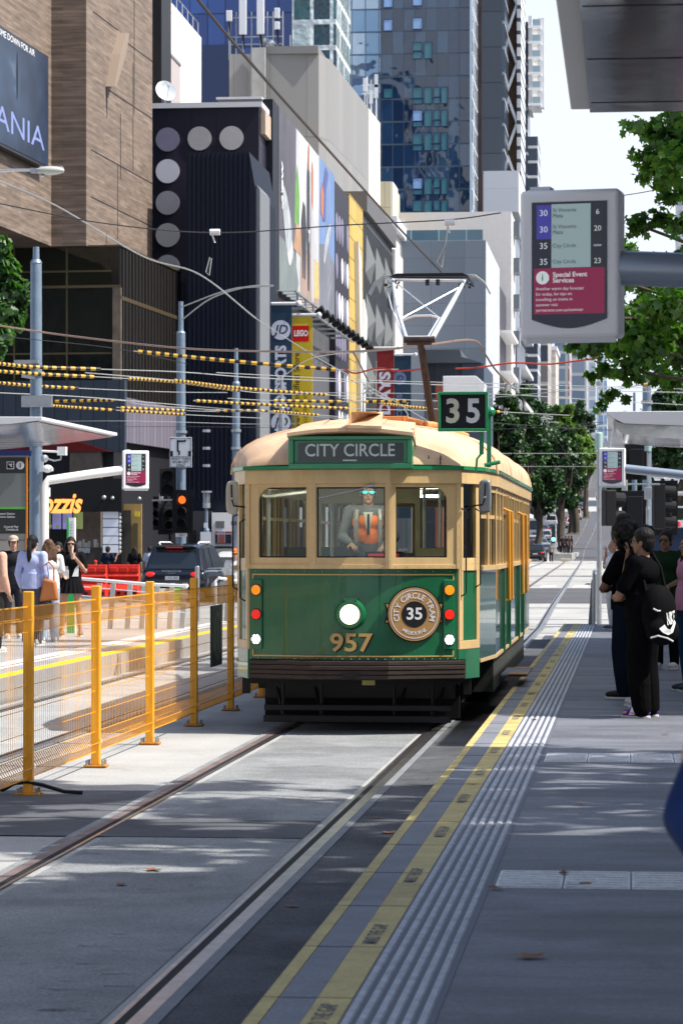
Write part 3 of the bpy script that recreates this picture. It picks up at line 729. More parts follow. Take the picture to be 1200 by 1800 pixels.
for sg, x0 in ((-1,-.58),(1,.45)):
    for yy in (-.10,.12): b.tube([(x0,hy+yy,hz+.05),(x0+sg*.10,hy+yy,hz+.04),(x0+sg*.22,hy+yy,hz-.05),(x0+sg*.29,hy+yy,hz-.19)], .012, 6)
tb(b, 'head_horn', M['galv'], pg)
b = MB(); r = random.Random(5)
for sg, x0 in ((-1,-.56),(1,.42)):
    for k in range(7): b.ell((x0+r.uniform(-.09,.09), hy+r.uniform(-.1,.1), hz+r.uniform(-.10,0)), r.uniform(.012,.025), 7, 5)
    for k in range(4): b.tube([(x0+r.uniform(-.1,.1),hy,hz), (x0+r.uniform(-.12,.12),hy+.05,hz-.1), (x0+r.uniform(-.1,.1),hy,hz-.03)], .006, 4)
b.box(-.12,-.07,hy-.03,hy+.03,hz-.08,hz-.0); b.box(.02,.07,hy-.03,hy+.03,hz-.08,hz-.0)
tb(b, 'head_springs', M['dark'], pg)
# interior
M['added_lamp_glow'] = mk('added_lamp_glow', (1,.95,.8), .4, emit=(1,.93,.72), estr=14)  # lamps added under the ceiling to brighten the driver and cab
for x_, y_ in ((-.45,.42),(.3,.40),(-.4,3.2),(.4,3.2),(0,6),(0,9)):
    b = MB(); b.box(x_-.22, x_+.22, y_-.06, y_+.06, 2.37, 2.398); tb(b, 'added_fill_lamp', M['added_lamp_glow'])
ib = outline(.10)
b = slabz(ib, .72, .78); tb(b, 'floor', M['inter'])
b = slabz(ib, 2.40, 2.44); tb(b, 'ceiling', mk('ceil', (.7,.66,.5), .6))
b = MB(); b.box(-1.1, -.5, 2.0, 2.05, .78, 1.5); b.box(-.55,-.5,2.0,2.05,1.5,2.4); b.box(.45, 1.1, 2.0, 2.05, .78, 1.75); b.box(.45,.5,2.0,2.05,1.75,2.4); b.box(1.05,1.1,2.0,2.05,1.75,2.4); b.box(-.5,.45,2.0,2.04,.78,1.3)
b.box(-.5, .45, 2.0, 2.05, 2.2, 2.4)
tb(b, 'cab_bulkhead', mk('bulk', (.48,.44,.30), .6, var=.15))
b = MB(); b.box(.1, .45, .35, .6, 1.45, 1.72); b.box(-.5,.5,.3,.5,.8,1.4); tb(b, 'driver_console', M['black'])
b = MB(); b.box(.13, .42, .34, .349, 1.66, 1.70); tb(b, 'console_stripe', mk('constripe', (.3,.01,.02), .4, emit=(.8,.02,.05), estr=.3))
b = MB()
for y in (4.2, 5.4, 6.6, 8., 9.2):
    for x in (-.75, .75): b.box(x-.4, x+.4, y, y+.4, 1.15, 1.25); b.box(x-.4, x+.4, y+.4, y+.48, 1.15, 1.75)
tb(b, 'bench_seats', mk('benchm', (.05,.09,.06), .5))
b = MB()
for x, y in ((-.45,2.6),(.5,2.6),(-.45,5),(.5,5),(-.9,1.0)): b.cyl((x,y,.78),(x,y,2.42),.018,n=8)
b.tube([(-1.05,.75,2.3),(-.9,.8,2.25),(-.5,.9,2.3)],.02,6)
tb(b, 'grab_pole', M['alu'])
# ================================================================ BUILDINGS
def kk(px): k = (px-600)/F; return (CT*k-ST)/(CT+ST*k)
def xw(px, Y): return kk(px)*Y
def yw(px, X): return X/kk(px)
def zw(py, Y, px=600): k = (px-600)/F; return CH+(HZ-py)/F*Y/(CT+ST*k)
def grid(name, cols, line, du, dv, lw=.05, lh=.05, rough=.15, metal=0., bump=0., bs=.3, spec=.5, vlow=.0, off=0.):
    """panelled facade: per-cell tone from a ramp, joints between cells"""
    m = bpy.data.materials.new(name); m.use_nodes = True
    n = m.node_tree.nodes; l = m.node_tree.links; b = n['Principled BSDF']
    tc = n.new('ShaderNodeTexCoord'); sp = n.new('ShaderNodeSeparateXYZ'); l.new(tc.outputs['Object'], sp.inputs[0])
    u = mathn(n, l, 'ADD', sp.outputs[0], sp.outputs[1]); u = mathn(n, l, 'ADD', u, 500+off); v = mathn(n, l, 'ADD', sp.outputs[2], 50)
    u = mathn(n, l, 'DIVIDE', u, du); v = mathn(n, l, 'DIVIDE', v, dv)
    fu = mathn(n, l, 'FRACT', u); fv = mathn(n, l, 'FRACT', v)
    a = mathn(n, l, 'LESS_THAN', fu, lw/du); c = mathn(n, l, 'LESS_THAN', fv, lh/dv); ln = mathn(n, l, 'MAXIMUM', a, c)
    cb = n.new('ShaderNodeCombineXYZ'); l.new(mathn(n, l, 'FLOOR', u), cb.inputs[0]); l.new(mathn(n, l, 'FLOOR', v), cb.inputs[1])
    wn = n.new('ShaderNodeTexWhiteNoise'); wn.noise_dimensions = '2D'; l.new(cb.outputs[0], wn.inputs[0])
    st = [(i/max(1, len(cols)-1)*.98 if len(cols) > 1 else 0, c_) for i, c_ in enumerate(cols)]
    if len(st) == 1: st.append((1, cols[0]))
    r = rampn(n, l, wn.outputs[0], st, 'CONSTANT' if len(cols) > 3 else 'LINEAR')
    mx = n.new('ShaderNodeMix'); mx.data_type = 'RGBA'; l.new(ln, mx.inputs['Factor']); l.new(r, mx.inputs[6]); mx.inputs[7].default_value = (*line, 1)
    l.new(mx.outputs[2], b.inputs['Base Color'])
    rr = mathn(n, l, 'MULTIPLY_ADD', ln, .6-rough, rough); l.new(rr, b.inputs['Roughness'])
    mm = mathn(n, l, 'MULTIPLY_ADD', ln, -metal, metal); l.new(mm, b.inputs['Metallic']); b.inputs['Specular IOR Level'].default_value = spec if (rough < .3 or spec != .5) else .22
    if bump:
        n2 = n.new('ShaderNodeTexNoise'); n2.inputs['Scale'].default_value = bs; n2.inputs['Detail'].default_value = 2; l.new(tc.outputs['Object'], n2.inputs[0])
        bp = n.new('ShaderNodeBump'); bp.inputs['Strength'].default_value = bump; bp.inputs['Distance'].default_value = 1.; l.new(n2.outputs[0], bp.inputs['Height']); l.new(bp.outputs[0], b.inputs['Normal'])
    return m
def bldg(lab, cat='building', name='office_building', loc=(0,0,0), group=None): return thing(name, lab, cat, loc, 0, group)
def wbox(parent, nm, mat, x0, x1, y0, y1, z0, z1, **k):
    b = MB(); b.box(x0, x1, y0, y1, z0, z1); return b.build(nm, mat, parent, world=True, **k)
# ---------- A: brown plank clad building with poster
dirA = Vector((sin(radians(3.3)), cos(radians(3.3)), 0)); nA = Vector((dirA.y, -dirA.x, 0))
PA = at(268, 500, 118); PA.z = 0
def uA(px, off=0.):      # distance along the wall (negative = towards camera) for wall offset off
    P0 = PA+nA*off; k = kk(px)     # X = k*Y : P0.x+u*dx = k*(P0.y+u*dy)
    return (k*P0.y-P0.x)/(dirA.x-k*dirA.y)
def pA(px, py, off=0.):
    u = uA(px, off); P = PA+nA*off+dirA*u; P.z = zw(py, P.y, px); return P
def planks():
    m = bpy.data.materials.new('brown_planks'); m.use_nodes = True
    n = m.node_tree.nodes; l = m.node_tree.links; b = n['Principled BSDF']; b.inputs['Roughness'].default_value = .75
    tc = n.new('ShaderNodeTexCoord'); sp = n.new('ShaderNodeSeparateXYZ'); l.new(tc.outputs['Object'], sp.inputs[0])
    u = mathn(n, l, 'ADD', sp.outputs[0], sp.outputs[1]); cb = n.new('ShaderNodeCombineXYZ'); l.new(u, cb.inputs[0]); l.new(sp.outputs[2], cb.inputs[1])
    br = n.new('ShaderNodeTexBrick'); l.new(cb.outputs[0], br.inputs[0])
    br.inputs['Color1'].default_value = (.225,.17,.13,1); br.inputs['Color2'].default_value = (.145,.108,.083,1); br.inputs['Mortar'].default_value = (.11,.08,.06,1)
    br.inputs['Scale'].default_value = 1; br.inputs['Mortar Size'].default_value = .006; br.inputs['Brick Width'].default_value = 1.9; br.inputs['Row Height'].default_value = .12
    br.offset = .37; br.inputs['Bias'].default_value = .1
    no = n.new('ShaderNodeTexNoise'); mp = n.new('ShaderNodeMapping'); mp.inputs['Scale'].default_value = (.8,.8,7); l.new(tc.outputs['Object'], mp.inputs[0]); l.new(mp.outputs[0], no.inputs[0])
    no.inputs['Scale'].default_value = 1.1; no.inputs['Detail'].default_value = 5
    mr = n.new('ShaderNodeMapRange'); mr.inputs[1].default_value = .3; mr.inputs[2].default_value = .7; mr.inputs[3].default_value = .65; mr.inputs[4].default_value = 1.3; l.new(no.outputs[0], mr.inputs[0])
    vm = n.new('ShaderNodeVectorMath'); vm.operation = 'SCALE'; l.new(br.outputs[0], vm.inputs[0]); l.new(mr.outputs[0], vm.inputs['Scale']); l.new(vm.outputs[0], b.inputs['Base Color'])
    return m
MPL = planks()
# local frame: x = along the wall (dirA), y = into the building, z up
A = thing('clad_building', 'tall building clad in brown planks with a film poster and dark glass corner below', 'building', (PA.x, PA.y, 0), atan2(dirA.y, dirA.x))
ZB = 12.97; u1 = uA(268); uc = uA(152); ul = uA(88, -1.35); uL = uA(-160, -1.35)
b = MB(); b.box(uc, 0, 0, 12, ZB, 42); b.build('wall', MPL, A)
b = MB(); b.box(uL, uc-.01, 1.35, 12, ZB, 42); b.build('recessed_wall', MPL, A)
b = MB()
for px0, py0, px1, py1 in ((165,20,208,60),(207,62,268,110),(192,158,268,208),(160,262,268,316),(160,345,268,395)):
    q0, q1 = uA(px0), uA(px1); z = zw(py0, (PA+dirA*q0).y, px0); b.box(q0, q1, -.012, 0, z-.035, z)
for px, a, c in ((236,0,200),(212,200,315),(234,110,300),(207,290,420),(187,410,470)):
    q = uA(px); Y = (PA+dirA*q).y; b.box(q-.03, q+.03, -.012, 0, zw(c, Y, px), zw(a, Y, px))
b.build('wall_joints', M['joint'], A)
b = MB(); q = [(207,58),(213,59),(207,95),(190,152),(186,152),(197,95)]
b.prism([(uA(x), 0, zw(y, (PA+dirA*uA(x)).y, x)) for x, y in q], (0,-.35,0)); b.build('wall_fin', mk('fin_stone', (.26,.205,.16), .8), A)
b = MB(); q = [(186,153),(189,155),(188,207)]; b.prism([(uA(x), 0, zw(y, (PA+dirA*uA(x)).y, x)) for x, y in q], (0,-.02,0)); b.build('wall_slot', M['black'], A)
# poster on the recessed wall
po = 1.35
pu0, pu1 = uA(-60, -po+.36), uA(86, -po+.36); Yp = (PA-nA*po+dirA*pu1).y; pz1, pz0 = zw(100, Yp, 86), zw(298, Yp, 86)
pf = MB(); pf.box(pu0, pu1, po-.35, po-.0, pz0, pz1); pfo = pf.build('poster_frame', mk('poster_frame', (.02,.022,.03), .4), A)
def postermat():
    m = mk('poster_navy', (.03,.06,.13), .4); n = m.node_tree.nodes; l = m.node_tree.links; b = n['Principled BSDF']
    tc = n.new('ShaderNodeTexCoord'); no = n.new('ShaderNodeTexNoise'); no.inputs['Scale'].default_value = .5; no.inputs['Detail'].default_value = 3; l.new(tc.outputs['Object'], no.inputs[0])
    l.new(rampn(n, l, no.outputs[0], [(.35,(.008,.016,.04)),(.62,(.022,.045,.09)),(.75,(.12,.17,.23))]), b.inputs['Base Color']); return m
b = MB(); b.box(pu0+.1, pu1-.12, po-.37, po-.35, pz0+.1, pz1-.1); b.build('poster_picture', postermat(), pfo)
WA = Matrix(((1,0,0,0),(0,0,-1,0),(0,1,0,0),(0,0,0,1)))   # text frame for the wall
b = MB()
L_ = pu1-.2
b.text('TASMANIA', 1.15, Matrix.Translation((L_-.45, po-.375, pz0+.95)) @ WA, .0, align='RIGHT', width=uA(83,-po)-uA(-104,-po))
b.build('poster_title', mk('title_blue', (.20,.25,.48), .5), pfo)
b = MB(); b.text('COME DOWN FOR AIR', .33, Matrix.Translation((uA(44,-po), po-.375, zw(112, Yp, 44))) @ WA, .0, align='RIGHT', width=uA(44,-po)-uA(-26,-po)); b.build('poster_caption', M['white'], pfo)
b = MB(); b.ell((uA(13,-po), po-.37, zw(168, Yp, 13)), (.10,.02,.9), 8, 6); b.build('poster_figure', M['black'], pfo)
b = MB(); b.box(0,0.01,0,.01,0,.01)
# glass corner box below
gz0, gz1 = 8.9, ZB-.02; ga = uA(212, 1.25); gb = uA(318, 1.25)
mgl = grid('dark_glass', [(.006,.008,.005),(.012,.014,.008),(.006,.008,.006)], (.07,.055,.02), 2.05, 3.1, .07, .07, .03, bump=.02, bs=.6, spec=.45)
mgs = grid('smoked_glass', [(.009,.008,.007),(.016,.014,.012)], (.012,.011,.01), .55, 9, .12, .05, .15)
b = MB(); b.box(ga, gb, -1.25, -.9, 6.6, gz1); b.build('glass_corner_side', mgs, A)
b = MB(); b.box(ga, ga+.3, -.9, 22, 7.4, gz1); b.build('glass_corner_front', mgl, A)
b = MB(); b.box(ga-.02, gb, -1.27, -1.25, 10.95, 11.1); b.box(ga-.04, ga, -1.25, 22, 11.4, 11.5); b.box(ga-.05, gb, -1.3, 22, gz1, gz1+.06); b.build('bronze_rail', mk('bronze', (.12,.09,.05), .4, metal=.5), A)
b = MB(); b.box(ga-.02, ga+.12, -1.27, -.95, 6.7, 11.4); b.build('corner_column', mk('corner_stone', (.16,.13,.10), .6, var=.3, scale=2), A)
# lower street front
mblue = grid('blue_grey_panels', [(.035,.05,.075),(.05,.065,.09)], (.02,.03,.04), .5, 9, .04, .01, .4)
b = MB(); b.box(ga-.35, ga-.05, -1.5, 3.4, 5.2, 7.9); b.build('hanging_panels', mblue, A)
b = MB(); b.box(ga, gb, -1.3, -1.1, 5.6, 7.3); b.build('lilac_band', grid('lilac_ribs', [(.14,.13,.17),(.18,.16,.20)], (.05,.05,.06), .6, 9, .07, .01, .5), A)
b = MB(); b.box(ga-.5, ga-.1, 2.2, 22, 5.15, 6.3); b.prism([(ga-.51,-1.0,5.2),(ga-.51,2.2,5.2),(ga-.51,2.2,6.2)], (.3,0,0)); b.build('red_awning', mk('red_awning', (.12,.006,.006), .6), A)
b = MB(); b.box(ga-.1, gb, -1.0, 22, .13, 6.6); b.build('lower_storey', mk('shop_dark', (.018,.018,.022), .5), A)
b = MB(); b.box(ga-.45, ga-.1, -.6, .6, .13, 5.2); b.build('stone_pier', mk('pier', (.13,.105,.09), .6, var=.2), A)
b = MB(); b.box(ga-.14, ga-.1, 3.5, 14, 2.9, 3.9); b.build('upper_shop_window', grid('shopglass', [(.03,.035,.035),(.06,.07,.07)], (.02,.02,.02), 2.2, 3, .08, .05, .1), A)
b = MB(); b.box(ga-.16, ga-.1, -.3, 1.5, 2.9, 4.2); b.build('teal_panel', grid('tealp', [(.10,.16,.17),(.13,.2,.2)], (.2,.3,.3), .3, 9, .04, .01, .3), A)
# ---------- shop front things (world coordinates), plane facing the camera
YS = (PA+dirA*ga).y
sg = thing('neon_sign', 'glowing orange script sign over the pizza shop', 'sign', (xw(120, YS-1.9), YS-1.9, 3.3))
def ptx(px, Y): return xw(px, Y)
b = MB(); b.text('Pozzis', 1.02, Matrix.Translation((ptx(98,YS-1.95), YS-1.95, zw(886, YS-1.95, 98))) @ FRONT, .03, width=ptx(142,YS-1.95)-ptx(52,YS-1.95), shear=.35)
b.build('lettering', mk('neon', (1,.5,.15), .4, emit=(1,.30,.04), estr=1.0), sg, world=True)
b = MB(); b.box(ptx(50,YS-1.9), ptx(214,YS-1.9), YS-1.9, YS-1.5, zw(900,YS), zw(842,YS)); b.build('fascia_board', M['black'], sg, world=True)
for i, (x0, x1, c) in enumerate(((92,109,(.17,.16,.38)),(110,128,(.19,.18,.40)),(129,147,(.16,.20,.07)),(79,91,(.08,.12,.05)))):
    t = thing('menu_screen', ['left lilac menu screen hanging above the pizza counter','right lilac menu screen beside the green one','green menu screen at the right end over the pizza counter','dim green menu screen half hidden by the street pole'][i], 'screen', (ptx(x0, YS-1.2), YS-1.2, 2.6))
    b = MB(); b.box(ptx(x0,YS-1.2), ptx(x1,YS-1.2), YS-1.2, YS-1.1, zw(931,YS), zw(899,YS)); b.build('housing', M['black'], t, world=True, bevel=.01)
    b = MB(); b.box(ptx(x0+.8,YS-1.2), ptx(x1-.8,YS-1.2), YS-1.215, YS-1.2, zw(930,YS), zw(900,YS)); b.build('display', mk('menu', c, .3, emit=c, estr=.5), t, world=True)
    b = MB()
    for k in range(5): b.box(ptx(x0+3,YS-1.2), ptx(x0+8+k%3*2,YS-1.2), YS-1.22, YS-1.216, zw(905+k*3,YS), zw(904+k*3,YS))
    b.disc((ptx(x0+10,YS-1.2), YS-1.216, zw(925,YS)), .07, th=.004, n=12)
    b.build('menu_marks', mk('mm', (.4,.45,.2), .5), t, world=True)
t = thing('letter_sign', 'column of white letter tiles spelling pizza beside the shop door', 'sign', (ptx(195,YS-1.6), YS-1.6, .13))
b = MB(); b.box(ptx(180.5,YS-1.6), ptx(214,YS-1.6), YS-1.6, YS-1.4, .13, zw(896,YS)); b.build('backing', M['black'], t, world=True)
for i, ch in enumerate('PIZZA'):
    y0, y1 = 898+15*i, 911.5+15*i
    b = MB(); b.box(ptx(181.5,YS-1.6), ptx(208.5,YS-1.6), YS-1.64, YS-1.6, zw(y1,YS), zw(y0,YS)); tl = b.build('letter_tile', mk('tile_white', (.62,.66,.74), .4, emit=(.8,.85,1), estr=.12) if i == 0 else bpy.data.materials['tile_white'], t, world=True)
    b = MB(); b.text(ch, .25, Matrix.Translation((ptx(195,YS-1.65), YS-1.65, zw((y0+y1)/2+.5,YS))) @ FRONT, 0); b.build('letter', M['black'], tl, world=True)
    tl2 = None
b = MB()
for i in range(10): b.ell((ptx(211.5,YS-1.6), YS-1.62, zw(903+7.4*i,YS)), (.05,.02,.07), 6, 4)
b.build('bulb_strip', M['offwhite'], t, world=True)
t = thing('shop_doorway', 'pale timber doorway next to the pizza letters with a small yellow sign', 'doorway', (ptx(232,YS-1.3), YS-1.3, .13))
b = MB(); x0, x1 = ptx(214,YS-1.3), ptx(249,YS-1.3); b.box(x0, x1, YS-1.3, YS-1.2, .13, zw(886,YS)); b.build('timber_frame', mk('timber', (.40,.27,.10), .6, var=.15), t, world=True)
b = MB(); b.box(ptx(216,YS-1.3), ptx(231,YS-1.3), YS-1.36, YS-1.3, .13, zw(897,YS)); b.build('glass_door', mk('doorg', (.06,.055,.045), .15), t, world=True)
b = MB(); b.box(ptx(235,YS-1.3), ptx(243,YS-1.3), YS-1.36, YS-1.3, .13, zw(920,YS)); b.build('door_slot', mk('slotd', (.10,.08,.04), .5), t, world=True)
b = MB(); b.box(ptx(237,YS-1.4), ptx(246,YS-1.4), YS-1.45, YS-1.4, zw(908,YS), zw(899,YS)); b.build('small_sign', mk('ysign', (.7,.55,.05), .5), t, world=True)
for i, px in enumerate((183, 198, 245)):
    b = MB(); Y = YS-2.0; b.ell((ptx(px,Y), Y, zw(874+i,Y)), .075 if i else .09, 10, 8); b.box(ptx(px,Y)-.02, ptx(px,Y)+.02, Y, Y+.4, zw(874+i,Y)-.02, zw(874+i,Y)+.02)
    b.top('dome_camera', M['galv'], ['round dome camera leftmost above the pizza letters','small white dome camera right of the larger one','dome camera above the timber doorway'][i], 'camera', group='dome cameras over the shop', smooth=True)
t = thing('shop_counter', 'stainless counter with glassware inside the dark pizza shop', 'counter', (ptx(150,YS-1.4), YS-1.4, .13))
b = MB(); b.box(ptx(128,YS-1.4), ptx(178,YS-1.4), YS-1.6, YS-1.1, .13, zw(962,YS)); b.build('counter_body', mk('countb', (.05,.045,.04), .5), t, world=True)
b = MB(); b.box(ptx(130,YS-1.5), ptx(160,YS-1.5), YS-1.65, YS-1.6, zw(972,YS), zw(963,YS)); b.build('counter_front', M['galv'], t, world=True)
b = MB()
for i, px in enumerate((136,141,147,152,157,168,172)): b.cyl((ptx(px,YS-1.5),YS-1.5,zw(962,YS)), (ptx(px,YS-1.5),YS-1.5,zw(954-3*(i%3),YS)), .04+.03*(i%2), n=8)
b.build('counter_jars', mk('jars', (.4,.38,.33), .4), t, world=True)
# ---------- C: dotted building + ribbed dark box
mnavy = mk('navy_rib', (.007,.011,.024), .6, var=.1, scale=.6)
mdot = grid('purple_panels', [(.017,.016,.030),(.023,.020,.036),(.014,.013,.026)], (.014,.012,.022), 1.1, 2.3, .03, .03, .45)
YC = 122.5
Cb = bldg('dark purple building dotted with large pale discs behind a navy ribbed box', loc=(xw(360,YC), YC, 0), name='dotted_building')
cx0, cx1 = xw(262,YC), xw(455,YC); cz = zw(186,YC)
wbox(Cb, 'wall', mdot, cx0, cx1, YC, YC+14, 0, cz)
wbox(Cb, 'roof_coping', M['offwhite'], cx0-.1, cx1+.15, YC-.12, YC+14, cz, cz+.22)
wbox(Cb, 'side_ledge', mk('tan_ledge', (.45,.36,.28), .7), cx1+.02, cx1+.22, YC+.5, YC+3.2, cz-1.1, cz-.1)
tones = [(.20,.19,.27),(.42,.40,.40),(.48,.46,.46),(.62,.62,.68),(.30,.30,.34),(.36,.36,.39),(.33,.34,.38)]
for (px, py), c in zip(((295,241),(351,240),(407,240),(295,297),(295,353),(295,410),(295,466)), tones):
    b = MB(); b.disc((xw(px,YC), YC, zw(py,YC)), .52, th=.05, n=40); b.build('pale_disc', mk('disc', c, .5, var=.05), Cb, world=True)
YD = 115.5
Db = bldg('navy ribbed windowless box building with a pale grey side wall', loc=(xw(385,YD), YD, 0), name='ribbed_building')
dx0, dx1 = xw(328,YD), xw(437,YD); dz = zw(265,YD)
wbox(Db, 'ribbed_wall', mnavy, dx0, dx1, YD, YD+6.5, 0, dz)
b = MB(); x = dx0+.1
while x < dx1-.02: b.box(x, x+.06, YD-.06, YD, 3.6, dz-.02); x += .19
b.build('ribs', mnavy, Db, world=True)
b = MB(); b.prism([(dx1,YD-.03,0),(dx1+.30,YD-.03,0),(dx1+.30,YD-.03,zw(335,YD)),(dx1+.02,YD-.03,dz)], (0,6.6,0)); b.build('chamfered_edge', mnavy, Db, world=True)
gx0 = dx1+.302; gX = gx0+.14
b = MB(); zt = zw(330,YD); b.prism([(gx0,YD+.2,0),(gX,YD+.2,0),(gX,YD+.2,zt),(gx0,YD+.2,zt+.2)], (0, yw(474,gX)-YD-.2, 0)); b.build('grey_side_wall', mk('grey_panel', (.17,.18,.195), .6, var=.05), Db, world=True)
# low wing left of the ribbed box down to the street corner
wbox(Db, 'low_wing', mk('wing_dark', (.022,.024,.034), .5, var=.2), xw(206,YD+1), dx0-.02, YD+1, YD+9, .13, zw(488,YD))
b = MB(); x = xw(214,YD+1)
while x < dx0-.2: b.box(x, x+.05, YD+.94, YD+1, 5, zw(560,YD)); x += .35
b.build('wing_ribs', mnavy, Db, world=True)
wbox(Db, 'street_recess', mk('recess', (.05,.052,.058), .6), xw(300,YD-.3), xw(372,YD-.3), YD-.3, YD-.06, .13, zw(898,YD))
wbox(Db, 'recess_door', M['black'], xw(333,YD-.4), xw(345,YD-.4), YD-.34, YD-.3, .13, zw(932,YD))
t = bldg('small white shop building with a barred window beside the navy box', loc=(xw(390,YD-.5), YD-.6, .13), name='shop_building')
wbox(t, 'wall', M['white'], xw(373,YD-.5), xw(413,YD-.5), YD-.6, YD-.1, .13, zw(901,YD))
wbox(t, 'window', mk('wgrey', (.16,.17,.18), .3), xw(379,YD-.7), xw(394,YD-.7), YD-.64, YD-.6, zw(928,YD), zw(916,YD))
wbox(t, 'shop_window', grid('shelf', [(.03,.03,.05),(.25,.25,.4),(.3,.1,.1),(.05,.05,.06),(.4,.4,.42)], (.5,.5,.5), .28, .5, .02, .03, .4), xw(378,YD-.7), xw(409,YD-.7), YD-.66, YD-.6, zw(955,YD), zw(934,YD))
wbox(t, 'awning', M['black'], xw(374,YD-1.4), xw(413,YD-1.4), YD-1.4, YD-.6, zw(964,YD), zw(960,YD))
# satellite dish on the dotted roof
t = thing('satellite_dish', 'pale satellite dish standing on the dotted building roof', 'dish', (xw(290,YC+3), YC+3, cz+.2))
b = MB(); n = 22
c0 = Vector((xw(290,YC+3), YC+3, zw(157,YC+3))); ax = Vector((.45,-.8,.35)).normalized(); q = ax.to_track_quat('Z','Y'); rings = [(0,0),(.15,.01),(.3,.05),(.48,.14)]
for r_, h in rings:
    for i in range(n): a = 2*pi*i/n; b.v.append(c0+q @ Vector((r_*cos(a), r_*sin(a)*1.05, h)))
for j in range(3):
    for i in range(n): b.f.append((j*n+i, j*n+(i+1)%n, (j+1)*n+(i+1)%n, (j+1)*n+i)); b.m.append(0)
b.build('reflector', mk('dishm', (.5,.54,.58), .4), t, world=True, smooth=True)
b = MB(); b.cyl(c0+V(0,.05,-.05), (c0.x,c0.y+.1,cz+.2), .04); b.cyl(c0+q@V(0,-.45,.14), c0+q@V(0,0,.55), .02); b.cyl(c0+q@V(0,.45,.14), c0+q@V(0,0,.55), .015); b.ell(c0+q@V(0,0,.55), .06, 8, 6); b.build('dish_mount', M['galv'], t, world=True)
# ---------- B: pale blocks between
YB = 150.
t = bldg('pinkish grey rendered block between the plank building and the dish', loc=(xw(300,YB), YB, 0)); X = xw(317,YB)
wbox(t, 'wall', mk('pinkgrey', (.40,.355,.35), .7, var=.04), X-12, X, 128, YB, 0, zw(112,YB))
wbox(t, 'parapet', mk('parap', (.22,.21,.22), .7), X-12, X+.05, 127.9, YB, zw(112,YB), zw(112,YB)+.15)
t = bldg('bright white rendered block with a roof rail behind the pinkish one', loc=(xw(345,165), 165, 0)); X = xw(354,168)
wbox(t, 'wall', mk('whiter', (.66,.64,.61), .7, var=.03), X-14, X, 151, 168, 0, zw(62,168))
b = MB()
for i in range(9): b.cyl((X-.2,152+2*i,zw(62,168)), (X-.2,152+2*i,zw(62,168)+.9), .03, n=5)
b.cyl((X-.2,151,zw(62,168)+.9),(X-.2,168,zw(62,168)+.9),.03,n=5); b.build('roof_rail', M['galv'], t, world=True)
t = bldg('narrow black slab wall rising beside the plank building', loc=(xw(270,140), 140, 0)); wbox(t, 'wall', M['black'], xw(255,140), xw(284,140), 140, 143, 0, 60); wbox(t, 'rim', M['dark'], xw(255,140)-.05, xw(284,140)+.05, 139.9, 143, 60, 60.2)
# ---------- fin + billboard facade
XF = -15.7; YF = yw(489, XF)
t = bldg('black slab end wall carrying the long shoe advertisement', loc=(XF, YF, 0), name='mall_building')
wbox(t, 'end_wall', mk('fin_black', (.008,.010,.016), .5), xw(462,YF-2), XF, YF-2, YF, 0, zw(172,YF-2))
wbox(t, 'mall_body', mk('mallb', (.10,.10,.11), .6), XF-10, XF-.3, YF, yw(613,XF), 0, zw(180,YF))
def side(px): return yw(px, XF)
zt0 = zw(185, YF); zb0 = zw(508, YF)
bb = thing('billboard', 'long street side advertisement with figures and giant running shoes', 'billboard', (XF, YF, zb0))
wbox(bb, 'panel', mk('bbframe', (.05,.05,.06), .5), XF-.28, XF, YF+.05, side(588), zb0, zt0)
def bp(px, fz): return Vector((XF+.01, side(px), zb0+(zt0-zb0)*fz))
def patch(nm, mat, pts, dx=.0, e=.004):
    b = MB(); b.prism([bp(p, f)+V(dx,0,0) for p, f in pts], (e,0,0)); return b.build(nm, mat, bb, world=True)
patch('picture_smoke', mk('bb1', (.09,.085,.105), .5, var=.35, scale=.25), [(489.5,0),(520,0),(520,1),(489.5,1)])
patch('picture_white', mk('bb2', (.50,.51,.53), .5, var=.22, scale=.35), [(520,0),(560,0),(560,1),(520,1)])
patch('picture_sky', mk('bb3', (.14,.22,.40), .5, var=.2, scale=.4), [(560,0),(587.5,0),(587.5,1),(560,1)])
patch('picture_dusk', mk('bb3b', (.16,.17,.20), .5, var=.25, scale=.3), [(560,0),(587.5,0),(587.5,.42),(572,.5),(560,.46)], .006)
patch('picture_green', mk('bb4', (.12,.28,.06), .5, var=.4, scale=.5), [(517,.45),(525,.42),(526,.62),(522,.8),(518,.66)], .008)
patch('picture_sunset', mk('bb5', (.38,.22,.13), .5, var=.35, scale=.6), [(515,.30),(530,.28),(530,.44),(520,.46)], .010)
patch('picture_floor', mk('bb6', (.17,.20,.20), .5, var=.15, scale=.6), [(489.5,0),(520,0),(524,.12),(516,.28),(489.5,.30)], .012)
patch('picture_sand', mk('bb7', (.33,.24,.20), .5, var=.15, scale=.6), [(526,0),(556,0),(560,.10),(556,.34),(528,.36)], .012)
patch('picture_gold', mk('bb7b', (.55,.40,.16), .5, var=.2), [(550,.1),(560,.12),(559,.34),(552,.34)], .016)
msil = mk('bb8', (.035,.035,.045), .5)
for c, wdt, h, f0 in ((533,4.5,.50,.17),(541,2.6,.80,.12)):
    patch('picture_figure', msil, [(c-wdt,f0+.28),(c-wdt*.5,f0),(c-wdt*.1,f0),(c,f0+.25),(c+wdt*.2,f0),(c+wdt*.6,f0),(c+wdt,f0+.28),(c+wdt*.9,h),(c+wdt*.5,h+.10),(c-wdt*.3,h+.12),(c-wdt,h)], .020)
patch('picture_figure', mk('bb10', (.42,.41,.43), .5), [(545,.14),(547,.04),(550,.04),(551,.3),(552,.5),(549,.62),(546,.66),(545,.48)], .022)
